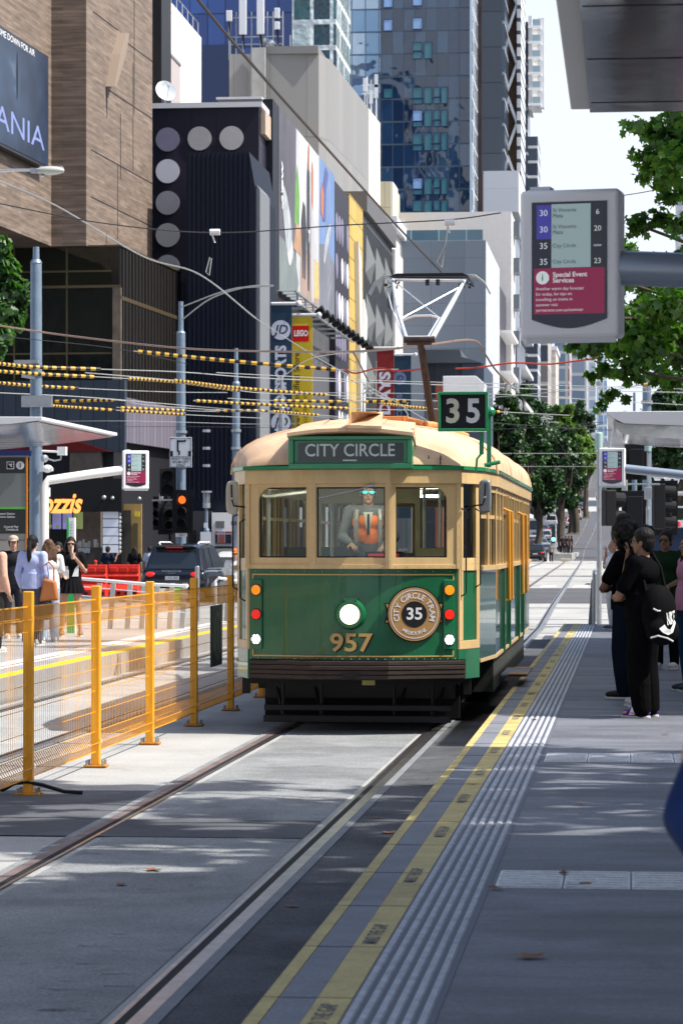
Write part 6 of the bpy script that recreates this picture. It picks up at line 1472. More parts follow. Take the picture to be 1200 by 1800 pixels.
# right side signal poles
pole('galvanised signal pole with a pale green cap beside the far display', 1052, 58, Zp(790,58), .055, .05, mat=M['galv'], base=.0, zs=Zp(800,58), nm='signal_pole')
pole('thicker grey pole right of the far display', 1097, 66, Zp(722,66), .07, .07, mat=M['galv'], base=.0, nm='signal_pole')
pole('galvanised pole with pale cap under the far canopy', 1138, 60, Zp(795,60), .05, .045, mat=M['galv'], base=.0, nm='signal_pole')
pole('slim blue pole behind the thicker grey one', 1114, 92, Zp(690,92), .10, .08, base=.0, nm='street_pole')
pole('tall blue tramway pole at the right under the leaves', 1136, 78, Zp(590,78), .14, .12, base=.0, nm='street_pole')
mcap = mk('cap_green', (.36,.50,.47), .4)
for px, d, y0, y1, lab in ((1052,58,762,792,'pale green cylinder cap on the left signal pole'),(1138,60,772,793,'pale green cylinder cap beneath the canopy')):
    q = at(px,0,d); b = MB(); b.cyl((q.x,q.y,Zp(y1,d)),(q.x,q.y,Zp(y0,d)),.075,n=14); b.ell((q.x,q.y,Zp(y0,d)),(.075,.075,.03),14,6); b.top('pole_cap', mcap, lab, 'cap', smooth=True)
signal('black signal head seen from the side left of the group', 1068, 893, 58.4, radians(115), False, None, 2, s=1.15)
signal('square backed black signal between the two poles', 1115, 898, 62, pi, True, None, 2)
signal('tall black signal with white visor edges at the right', 1158, 890, 60.5, radians(100), False, None, 3, s=1.)
signal('broad black signal target behind the tall one', 1168, 893, 62, pi-.3, True, None, 3)
signal('upper black signal hidden behind the far display arm', 1118, 812, 63, pi, True, None, 2, s=.9)
b = MB(); q = at(1138,868,59.8); b.box(q.x-.08,q.x+.08,q.y-.1,q.y+.05,Zp(878,60),Zp(857,60)); b.top('control_box', M['galv'], 'small grey box clamped on the right signal pole', 'box', bevel=.01)
b = MB()
for y in (778, 851): b.cyl(at(1100,y,62), at(1158,y,60), .02, n=6)
b.top('signal_bracket', M['galv'], 'pair of thin arms linking the right signal poles', 'bracket')
# bunting
t = thing('bunting', 'string of small white pennants right of the signal poles', 'bunting', at(1150,842,70))
b = MB(); b.tube([at(1145,838,70),at(1170,841,70),at(1215,842,70)], .01, 4); b.build('cord', M['white'], t, world=True)
for px in (1154,1172,1188,1205): b = MB(); b.prism([at(px-7,839,70),at(px+7,841,70),at(px+1,854,70)], (0,.01,0)); b.build('pennant', M['white'], t, world=True)
# platform end barrier (right)
t = thing('platform_end_barrier', 'grey steel and concrete barrier at the far end of the right platform', 'barrier', at(1046,1095,53))
b = MB(); a_, c_ = xw(1037,52.8), xw(1042,52.8); b.prism([(a_-.06,52.6,.0),(c_,52.6,.0),(c_,52.6,Zp(1017,52.8)),(a_+.02,52.6,Zp(1019,52.8))], (0,.35,0)); b.build('concrete_upright', M['concrete'], t, world=True)
b = MB(); b.box(c_, c_+.03, 52.0, 55.2, PZ, Zp(1012,52.8)); b.build('steel_panel', mk('stpan', (.20,.21,.20), .4, metal=.6), t, world=True)
b = MB(); b.tube([(c_+.02,52.0,PZ),(c_+.02,52.0,1.24),(c_+.02,52.3,1.27),(c_+.02,55.2,1.27)], .03, 8); b.build('top_rail', M['galv'], t, world=True)
# hoarding at right + low items
t = thing('site_hoarding', 'dark navy hoarding with pale scribbled lettering behind the waiting group', 'hoarding', (xw(1140,74), 74, 0))
b = MB(); b.box(xw(1138,74), xw(1300,74), 74, 74.1, 0, Zp(928,74)); b.build('board', mk('hoard', (.015,.025,.06), .5), t, world=True); b = MB(); b.box(xw(1137,74), xw(1300,74), 73.97, 74.13, Zp(928,74), Zp(926,74)); b.build('cap_rail', M['galv'], t, world=True)
b = MB()
for px, w_ in ((1152,1),(1160,1.3),(1170,.8)): b.tube([at(px,955,73.9),at(px+3*w_,933,73.9),at(px+5,950,73.9),at(px+8*w_,932,73.9),at(px+9,948,73.9)], .02, 4)
b.build('scribble', mk('scrib', (.16,.25,.4), .5), t, world=True)
for i, px in enumerate((1157, 1175, 1192)):
    b = MB(); q = at(px,0,80); b.cyl((q.x,q.y,Zp(925,80)),(q.x,q.y,Zp(917,80)),.07,.05,10); b.cyl((q.x,q.y,0),(q.x,q.y,Zp(925,80)),.03,n=6); b.top('hazard_lamp', mk('hz', (.7,.03,.02), .4) if i == 0 else bpy.data.materials['hz'], ['red lamp on the hoarding, leftmost of three','red lamp on the hoarding, middle of three','red lamp on the hoarding, rightmost of three'][i], 'lamp', group='red lamps above the hoarding')
# iron verandah far right
t = thing('verandah_building', 'white posted verandah in front of dark trees at the right', 'building', (xw(1180,120), 120, 0))
b = MB(); b.box(xw(1150,120), xw(1290,120), 120, 126, Zp(868,120), Zp(864,120)); b.box(xw(1150,120), xw(1290,120), 120, 120.2, Zp(893,120), Zp(890,120)); b.build('verandah_edge', M['offwhite'], t, world=True)
for px in (1185, 1212): b = MB(); b.box(xw(px-1.5,120), xw(px+1.5,120), 120, 120.15, 0, Zp(868,120)); b.build('verandah_post', M['offwhite'], t, world=True)
b = MB(); b.box(xw(1150,127), xw(1290,127), 126, 140, 0, Zp(880,127)); b.build('dark_wall', mk('verw', (.04,.045,.04), .7), t, world=True)
b = MB(); b.box(xw(1140,119), xw(1290,119), 117, 118, 0, Zp(915,119)); b.build('low_white_wall', M['offwhite'], t, world=True)
# ================================================================ LEFT STREET FURNITURE
# information panel
t = thing('information_panel', 'dark stop information panel with an orange edge at the far left', 'information board', at(10, 1100, 52))
d = 52.; x0, x1 = at(-60,0,d).x, at(50,0,d).x; Y = at(20,0,d).y
b = MB(); b.box(x0, x1, Y, Y+.12, PZ, Zp(801,d)); b.build('frame', mk('ip_grey', (.30,.29,.27), .5), t, world=True)
b = MB(); b.box(x0, at(46.5,0,d).x, Y-.012, Y, Zp(938,d), Zp(804,d)); b.build('board', mk('ip_dark', (.018,.024,.024), .3), t, world=True)
b = MB(); b.box(x0, at(46,0,d).x, Y-.02, Y-.012, Zp(893,d), Zp(832,d)); b.build('map_window', mk('ip_map', (.17,.19,.19), .15), t, world=True)
b = MB(); b.box(x0, at(46,0,d).x, Y-.024, Y-.012, Zp(895,d), Zp(891,d)); b.build('green_line', mk('ip_gr', (.10,.42,.06), .4), t, world=True)
b = MB(); b.box(at(47,0,d).x, at(50,0,d).x, Y-.03, Y+.13, PZ, Zp(803,d)); b.build('orange_edge', mk('ip_or', (.55,.20,.01), .4), t, world=True)
b = MB(); b.disc(at(36,818,d-.06), .075, th=.01, n=20); q = at(19,818,d-.06); b.box(q.x-.07,q.x+.07,q.y-.01,q.y,q.z-.07,q.z+.07); b.build('symbols', M['offwhite'], t, world=True)
b = MB(); b.box(q.x-.055,q.x+.055,q.y-.016,q.y-.01,q.z-.055,q.z+.055); b.text('i', .13, Matrix.Translation(at(36,818,d-.08)) @ FRONT, .02); b.build('symbol_marks', M['black'], t, world=True)
b = MB(); b.tube([q+V(-.03,-.02,.03),q+V(0,-.02,0),q+V(.03,-.02,-.03)], .012, 5); b.ell(q+V(.02,-.02,.02),.018,6,4); b.build('symbol_figure', M['offwhite'], t, world=True)
b = MB()
for k, (s_, y) in enumerate((('For Airport Station','903'),('Parliament Station','908.5'),('Central Pier','926'),('Docklands','931'))):
    b.text(s_, .055, Matrix.Translation(at(27 if k < 2 else 33, float(y), d-.06)) @ FRONT, .01, align='RIGHT' if k < 2 else 'RIGHT')
b.build('wording', M['offwhite'], t, world=True)
b = MB(); b.text('Swanston St / Central', .07, Matrix.Translation(at(15,949,d-.06)) @ FRONT, .0); b.build('stop_name', M['black'], t, world=True)
b = MB(); b.box(at(-40,0,56).x, at(56,0,56).x, at(0,0,56).y, at(0,0,56).y+.1, Zp(802,56), Zp(792,56)); bs = b.top('blue_street_sign', mk('bsign', (.03,.07,.35), .4), 'blue street sign strip under the left shelter roof', 'sign')
# totem
t = thing('stop_totem', 'slim green and white stop totem behind the woman in the black skirt', 'totem', at(125,1112,47.5)); d = 47.5
b = MB(); q0, q1 = at(121.5,0,d), at(132,0,d); b.box(q0.x, q1.x, q0.y, q0.y+.1, PZ, Zp(910,d)); b.build('white_face', M['white'], t, world=True)
b = MB(); b.box(at(118,0,d).x, q0.x, q0.y-.01, q0.y+.14, PZ, Zp(910,d)); b.box(q0.x,q1.x,q0.y-.006,q0.y,PZ,1.35); b.build('green_edge', mk('tgreen', (.02,.42,.10), .4), t, world=True)
b = MB()
for k in range(7): b.box(at(124,0,d).x, at(129,0,d).x, q0.y-.006, q0.y, Zp(918+5*k,d), Zp(917+5*k,d))
b.build('route_lines', mk('tgrey', (.3,.4,.45), .5), t, world=True)
# water filled barriers
mred = mk('barrier_red', (.62,.035,.022), .5, var=.12, scale=3)
for i, (px0, px1, d) in enumerate(((133,190,92),(190,247,92.5))):
    x0, x1 = at(px0,0,d).x, at(px1,0,d).x; Y = at((px0+px1)/2,0,d).y
    t = thing('water_barrier', ['left red plastic water barrier behind the railing','right red plastic water barrier beside the black car'][i], 'barrier', ((x0+x1)/2, Y, 0))
    b = MB(); pr = [(-.3,.05),(-.3,.28),(-.14,.45),(-.12,.62),(-.18,.70),(-.12,.80),(-.10,1.08),(.10,1.08),(.12,.8),(.18,.7),(.12,.62),(.14,.45),(.3,.28),(.3,.05)]
    b.prism([(x0+.02, Y+y_, z_) for y_, z_ in pr], (x1-x0-.04,0,0)); bd = b.build('barrier_body', mred, t, world=True, bevel=.02)
    b = MB()
    for k in range(4): x = x0+(x1-x0)*(k+.5)/4; b.box(x-.06, x+.06, Y-.315, Y-.28, .12, .2)
    b.build('forklift_slots', M['black'], t, world=True)
    for k in range(3): b = MB(); x = x0+(x1-x0)*(k+.2)/3; b.box(x, x+.25, Y-.16, Y-.10, .84, .98); b.build('moulded_rib', mred, t, world=True, bevel=.01)
# leaning post railing on opposite platform end
t = thing('platform_railing', 'white railing with slanted blade posts at the end of the opposite platform', 'railing', at(230,1100,50))
b = MB(); d0, d1 = 50.5, 48.5
pts = [at(140,1017,d0), at(190,1021,50), at(260,1027,49.5), at(330,1030,49)]
b.tube(pts, .03, 8); b.tube([p+V(0,0,-.14) for p in pts], .008, 5); b.tube([p+V(0,0,-.3) for p in pts], .008, 5); b.tube([p+V(0,0,-.46) for p in pts], .008, 5); b.build('top_rail', M['white'], t, world=True)
for px in (172, 196, 226, 251, 274, 300, 322):
    p = at(px, 1025, 49.8); b = MB(); b.prism([(p.x-.07,p.y,PZ),(p.x+.02,p.y,PZ),(p.x+.07,p.y,p.z),(p.x-.01,p.y,p.z)], (0,.05,0)); b.build('blade_post', mk('blade', (.38,.39,.38), .5) if px == 172 else bpy.data.materials['blade'], t, world=True)
t = thing('platform_railing', 'short white hoop railing beside the tram front left', 'railing', at(395,1080,56))
b = MB(); b.tube([at(379,1090,56),at(379,1022,56),at(384,1016,56),at(420,1022,56),at(440,1025,56)], .03, 8); b.build('hoop', M['white'], t, world=True)
for px in (388, 398, 408): p = at(px,1022,56); b = MB(); b.prism([(p.x-.06,p.y,.0),(p.x+.02,p.y,.0),(p.x+.07,p.y,p.z),(p.x-.01,p.y,p.z)], (0,.05,0)); b.build('blade_post', bpy.data.materials['blade'], t, world=True)
for px, d, y0, lab, m_ in ((347,58,995,'tall plain grey bollard in front of the black car','galv'),):
    q = at(px,0,d); b = MB(); b.cyl((q.x,q.y,0),(q.x,q.y,Zp(y0,d)),.045,n=14); b.top('bollard', M[m_], lab, 'bollard', smooth=True, bevel=.01)
for i, (px, c_, lab) in enumerate(((284,(.65,.62,.55),'cream notice sheet on the railing'),(313,(.35,.75,.15),'lime green notice sheet on the railing'),(297,(.55,.38,.22),'tan notice sheet on the railing'))):
    q = at(px,1044,49.9); b = MB(); b.box(q.x-.07,q.x+.07,q.y-.05,q.y-.04,Zp(1065,49.9),Zp(1034,49.9)); b.top('notice_sheet', mk('ns', c_, .6), lab, 'notice')
# ================================================================ CARS
def car(lab, loc, rz, col, kind='suv', L=4.8, W=1.92, H=1.68, detail=False, group=None, cat='car', lights=True):
    t = thing('parked_car' if kind != 'van' else 'delivery_van', lab, cat, loc, rz, group)
    suv = kind == 'suv'
    # local: rear at y=0 facing -Y, front at y=L
    hb = .95 if kind != 'van' else 1.05
    if kind == 'suv': st = [(0,.55,.80,.9),(.06,.35,hb+.02,.97),(.5,.26,hb+.05,1),(1.6,.24,hb+.05,1),(3.3,.24,hb+.0,1),(4.3/4.8*L,.26,hb-.12,.97),(L-.05,.35,.72,.86),(L,.45,.62,.75)]
    elif kind == 'van': st = [(0,.45,1.0,.95),(.05,.32,hb+.1,1),(.6,.28,hb+.1,1),(2.6,.26,hb+.1,1),(3.9,.26,hb,1),(L-.1,.35,.8,.92),(L,.45,.6,.8)]
    else: st = [(0,.5,.78,.88),(.08,.34,.92,.96),(.6,.24,.97,1),(1.7,.22,.97,1),(3.0,.22,.93,1),(4.0/4.6*L,.24,.80,.96),(L-.05,.33,.66,.84),(L,.42,.56,.72)]
    b = MB(); hw = W/2; k = 0
    for y, z0, z1, f in st:
        w_ = hw*f; zm = (z0+z1)/2
        sec = [(-w_*.86,z0),(-w_,z0+.10),(-w_*1.0,zm),(-w_*.95,z1-.03),(-w_*.86,z1),(w_*.86,z1),(w_*.95,z1-.03),(w_*1.0,zm),(w_,z0+.10),(w_*.86,z0)]
        for x, z in sec: b.v.append(Vector((x, y, z)))
    n = 10
    for j in range(len(st)-1):
        for i in range(n): b.f.append((j*n+i, j*n+(i+1)%n, (j+1)*n+(i+1)%n, (j+1)*n+i)[::-1]); b.m.append(0)
    b.f.append(tuple(range(n))); b.m.append(0); b.f.append(tuple((len(st)-1)*n+i for i in reversed(range(n)))); b.m.append(0)
    pm = mk('car_paint', col, .22, metal=.2, coat=.8)
    o = b.build('body', pm, t, smooth=True, auto=False); s = o.modifiers.new('s','SUBSURF'); s.levels = 2; s.render_levels = 2
    # cabin
    if kind == 'suv': cs = [(.10,.18,.80),(.42,H-.10,.70),(.75,H,.70),(2.3,H-.01,.70),(3.45,hb-.0,.82)]; 
    elif kind == 'van': cs = [(.04,hb,.90),(.12,H-.06,.86),(.4,H,.84),(L-1.7,H-.03,.80),(L-.8,hb,.84)]
    else: cs = [(.25,hb-.02,.80),(.95,H-.03,.66),(1.5,H,.66),(2.4,H-.03,.66),(3.3,hb-.05,.80)]
    cs[0] = (cs[0][0], hb-.02, .84)
    b = MB()
    for y, z, f in cs:
        for x, zz in ((-hw*.90,hb-.02),(-hw*f,z-.05 if z > hb+.05 else hb),(-hw*f*.85,z),(hw*f*.85,z),(hw*f,z-.05 if z > hb+.05 else hb),(hw*.90,hb-.02)): b.v.append(Vector((x, y, max(zz, hb-.02))))
    n = 6
    for j in range(len(cs)-1):
        for i in range(n): b.f.append((j*n+i, j*n+(i+1)%n, (j+1)*n+(i+1)%n, (j+1)*n+i)[::-1]); b.m.append(0)
    b.build('cabin', pm, t, smooth=True)
    gl = bpy.data.materials.get('car_glass') or mk('car_glass', (.015,.02,.025), .05, spec=.8)
    yA, zA, fA = cs[0]; yB, zB, fB = cs[1]
    b = MB(); e = .012
    q = [(-hw*fA*.9, yA-e+.03, zA+.06), (hw*fA*.9, yA-e+.03, zA+.06), (hw*fB*.82, yB-e-.04, zB-.09), (-hw*fB*.82, yB-e-.04, zB-.09)]
    d_ = Vector((0, -(zB-zA), yB-yA)).normalized()*.02
    b.prism([Vector(p)+d_ for p in q], -d_*.8); rw = b.build('rear_window', gl, t)
    for sx in (-1, 1):
        b = MB(); ys_ = [cs[1][0]+.25, (cs[1][0]+cs[3][0])/2-.05, (cs[1][0]+cs[3][0])/2+.05, cs[3][0]-.02]
        zt_ = H-.12; zb_ = hb+.06
        def sp(y, z):
            f = .90+( .70 if kind != 'van' else .84)*0; tt = (z-hb)/(H-hb); top = cs[2][2]; return Vector((sx*(hw*(.90*(1-tt)+top*tt)+.012), y, z))
        b.prism([sp(ys_[0]-.05,zb_+.02), sp(ys_[1],zb_), sp(ys_[1],zt_), sp(ys_[0]+.1,zt_-.03)], (-.02*sx,0,0)); b.build('side_window', gl, t)
        b = MB(); b.prism([sp(ys_[2],zb_), sp(cs[4][0]-.45,zb_), sp(ys_[3]+.05,zt_-.02), sp(ys_[2],zt_)], (-.02*sx,0,0)); b.build('side_window', gl, t)
        b = MB(); b.ell((sx*(hw+.09), cs[4][0]-.55, hb+.07), (.10,.06,.075), 10, 8); b.build('wing_mirror', pm, t, smooth=True)
        rl_ = bpy.data.materials.get('tail_red') or mk('tail_red', (.45,.01,.01), .2, emit=(1,.03,.02), estr=.35)
        b = MB(); b.ell((sx*hw*.66, .07, hb-.13), (.17,.09,.085), 14, 8); b.build('tail_light', rl_, t, smooth=True)
        for yw_ in (.85, L-.9):
            R = .36 if suv else .32
            b = MB(); b.cyl((sx*(hw-.20), yw_, R), (sx*(hw+.012), yw_, R), R, n=24); wl = b.build('wheel', M['mblack'], t, bevel=.03)
            b = MB(); b.cyl((sx*(hw+.0), yw_, R), (sx*(hw+.022), yw_, R), R*.62, n=20)
            rim = b.build('rim', M['galv'], wl)
            if detail:
                b = MB(); b.ring((sx*(hw-.06), yw_, R), R+.005, R+.05, (sx,0,0), .07, 28); b.build('wheel_arch', M['black'], t)
                b = MB()
                for kk_ in range(5): a = 2*pi*kk_/5; b.prism([Vector((sx*(hw+.024), yw_+R*.2*cos(a+.5), R+R*.2*sin(a+.5))), Vector((sx*(hw+.024), yw_+R*.58*cos(a+.25), R+R*.58*sin(a+.25))), Vector((sx*(hw+.024), yw_+R*.58*cos(a+.95), R+R*.58*sin(a+.95)))], (.004*sx,0,0))
                b.build('rim_openings', M['mblack'], rim)
    b = MB(); b.box(-.21, .21, -.035, -.02, .66 if suv else .55, .77 if suv else .66); pl_ = b.build('number_plate', M['offwhite'], t)
    b = MB(); b.box(-hw*.55, hw*.55, -.02, .3, .24, .40); b.box(-.35,.35,-.01,.1,.40,.44); b.build('bumper_shadow', M['black'], t)
    if detail:
        b = MB(); b.text('1YA 300', .09, Matrix.Translation((0,-.04,.715)) @ FRONT, .0, width=.34); b.build('plate_lettering', M['black'], pl_)
        b = MB(); b.text('PORSCHE', .075, Matrix.Translation((-.02,-.035,.925)) @ FRONT, .01, width=.60); b.text('Cayenne', .05, Matrix.Translation((-.02,-.032,.865)) @ FRONT, .0, width=.22); b.build('boot_lettering', M['galv'], t)
        b = MB(); b.box(-.26,.26,.20,.26,H-.13,H-.095); b.build('high_brake_light', rl_, t)
        b = MB(); b.box(-.62,.62,.14,.42,H-.11,H-.06); b.build('roof_spoiler', pm, t, bevel=.02)
        for sx in (-1,1): b = MB(); b.tube([(sx*.60,.75,H-.03),(sx*.62,.9,H+.04),(sx*.62,2.2,H+.04),(sx*.60,2.4,H-.03)], .022, 8); b.build('roof_rail', M['white'], t, smooth=True)
        for sx in (-1,1):
            b = MB(); y0_, y1_ = cs[1][0]+.15, cs[4][0]-.35; b.tube([sp2 for sp2 in [Vector((sx*(hw*.90+.02),y0_,hb+.05)),Vector((sx*(hw*.90+.02),y1_,hb+.05))]], .012, 5); b.build('chrome_strip', M['galv'], t)
    return t
q = at(303, 0, 86); car('black four wheel drive car seen from behind with red tail lights', (q.x, q.y, .008), radians(-5), (.008,.010,.018), 'suv', 5.0, 2.1, 1.76, True)
q = at(404, 0, 96); car('white hatchback half hidden behind the tram front left', (q.x, q.y, .008), radians(-3), (.62,.64,.66), 'sedan', 4.4, 1.8, 1.5)
FC = [(932,262,(.02,.02,.03),'sedan','black sedan beside the queue against the tram edge'),(941,300,(.12,.03,.03),'suv','maroon car in the kerb lane of the queue'),(936,340,(.35,.36,.38),'sedan','light grey car in the kerb lane'),(975,395,(.04,.05,.07),'suv','dark car heading the outer lane queue'),(980,440,(.25,.28,.33),'sedan','blue grey car behind the outer dark one'),(940,256,(.012,.014,.02),'suv','dark car with red brake lights queued right behind the tram'),(955,290,(.22,.25,.30),'sedan','silver blue car second in the queue'),(949,325,(.1,.12,.16),'sedan','dark grey car half hidden in the queue'),
      (958,362,(.45,.47,.50),'suv','pale silver car fourth in the queue'),(953,400,(.3,.33,.38),'sedan','grey sedan far down the queue'),(944,350,(.05,.06,.08),'suv','black car close to the kerb trees'),(968,430,(.62,.63,.65),'van','white van at the end of the queue under the trees'),
      (1004,425,(.75,.75,.75),'suv','white car crossing the bright side street'),(1011,462,(.55,.50,.42),'van','beige van waiting on the hill'),(999,440,(.3,.06,.05),'sedan','red car beside the white crossing car'),(1023,500,(.06,.07,.1),'sedan','dark car just above the beige van'),(1018,540,(.3,.32,.35),'sedan','small grey car up the hill'),
      (1038,690,(.7,.7,.7),'suv','tiny white car near the crest'),(1045,740,(.72,.72,.72),'sedan','tiniest white car at the top of the road')]
for px, d, c_, k_, lab in FC:
    q = at(px, 0, d); car(lab, (q.x, q.y, hill(q.y)+.006), 0, c_, k_, 4.5, 1.85, 1.65 if k_ == 'suv' else (1.9 if k_ == 'van' else 1.45), False, 'cars on the road up the hill')
# mid distance island furniture
q = at(974,0,262); t = thing('traffic_signal', 'green lit traffic signal on a white post beyond the crossing', 'traffic light', (q.x, q.y, 0))
b = MB(); b.cyl((q.x+.1,q.y,0),(q.x+.1,q.y,Zp(922,262)),.06,n=8); b.build('post', M['offwhite'], t, world=True)
b = MB(); b.box(q.x-.28,q.x+.08,q.y-.1,q.y,Zp(955,262),Zp(925,262)); b.build('target_board', mk('tb', (.02,.05,.05), .5), t, world=True)
b = MB(); b.disc((q.x-.1,q.y-.1,Zp(948,262)), .17, th=.02, n=14); b.build('lens', M['siggreen'], t, world=True)
b = MB(); q2 = at(977,0,262); b.box(q2.x-.12,q2.x+.14,q2.y-.12,q2.y-.08,Zp(962,262),Zp(953,262)); b.box(q2.x-.14,q2.x+.1,q2.y-.12,q2.y-.08,Zp(975,262),Zp(966,262)); b.build('arrow_plates', M['offwhite'], t, world=True)
b = MB(); q3 = at(992,0,256); b.box(q3.x-.35,q3.x+.45,q3.y,q3.y+.5,0,.35); b.top('concrete_block', mk('cblk', (.55,.50,.38), .7), 'cream concrete block at the nose of the far traffic island', 'block', bevel=.03)
b = MB(); b.box(xw(962,262), xw(1004,262), 262, 300, 0, .75); b.top('traffic_island', M['concrete'], None, None, kind='structure')
b = MB(); q = at(962,0,257); b.cyl((q.x,q.y,0),(q.x,q.y,.9),.08,n=8); b.cyl((q.x,q.y,0),(q.x,q.y,.1),.25,.2,n=8); b.top('bollard', M['white'], 'white and red bollard left of the distant green signal', 'bollard')
# ================================================================ OVERHEAD WIRES
M['copper'] = mk('old_copper', (.34,.24,.19), .5, metal=.4); M['wlight'] = mk('wire_light', (.42,.43,.42), .45, metal=.3); M['wdark'] = mk('wire_dark', (.05,.05,.055), .6); M['wred'] = mk('wire_red', (.55,.07,.04), .5)
M['tigy'] = mk('sleeve_yellow', (.60,.35,.05), .5); M['tigb'] = mk('sleeve_black', (.015,.015,.015), .5)
def wz(py): return min(400, 3.75*F/(HZ-py))
def spline(P, n=8):
    out = []
    Q = [P[0]+(P[0]-P[1])]+P+[P[-1]+(P[-1]-P[-2])]
    for i in range(1, len(Q)-2):
        a, b_, c, d = Q[i-1:i+3]
        for k in range(n):
            t = k/n; out.append(.5*((2*b_)+(-a+c)*t+(2*a-5*b_+4*c-d)*t*t+(-a+3*b_-3*c+d)*t**3))
    out.append(P[-1]); return out
def wire(lab, pts, d=None, r=.012, mat='wlight', sleeves=(), group='overhead tram wires'):
    """pts in photograph pixels give the slope; depth follows from the wire height above the street"""
    P = []
    for p in pts:
        dd = p[2] if len(p) > 2 else (d if d else wz(p[1])); P.append(at(p[0], p[1], dd))
    S = spline(P); b = MB(); b.tube(S, r, 5); o = b.top('overhead_wire', M[mat], lab, 'wire', group=group)
    xs = [((q.x*CT+q.y*ST)/(q.y*CT-q.x*ST))*F+600 for q in S]
    for x0, x1 in sleeves:
        sel = []
        for k in range(len(S)-1):
            for j in range(10):
                t = j/10; x = xs[k]+(xs[k+1]-xs[k])*t
                if x0 <= x <= x1: sel.append(S[k].lerp(S[k+1], t))
        if len(sel) < 2: continue
        L = sum((sel[i+1]-sel[i]).length for i in range(len(sel)-1)); n = max(4, int(L/.105)); b = MB(); R = .040
        A_, B_ = sel[0], sel[-1]
        for k in range(n):
            i0 = k/n*(len(sel)-1); i1 = (k+1)/n*(len(sel)-1)
            p = sel[int(i0)].lerp(sel[min(int(i0)+1, len(sel)-1)], i0-int(i0)); q = sel[min(int(i1), len(sel)-1)].lerp(sel[min(int(i1)+1, len(sel)-1)], i1-int(i1))
            b.cyl(p, q, R, n=7, mi=k % 2, caps=(k in (0, n-1)))
        b.build('striped_sleeve', [M['tigy'], M['tigb']], o)
    return o
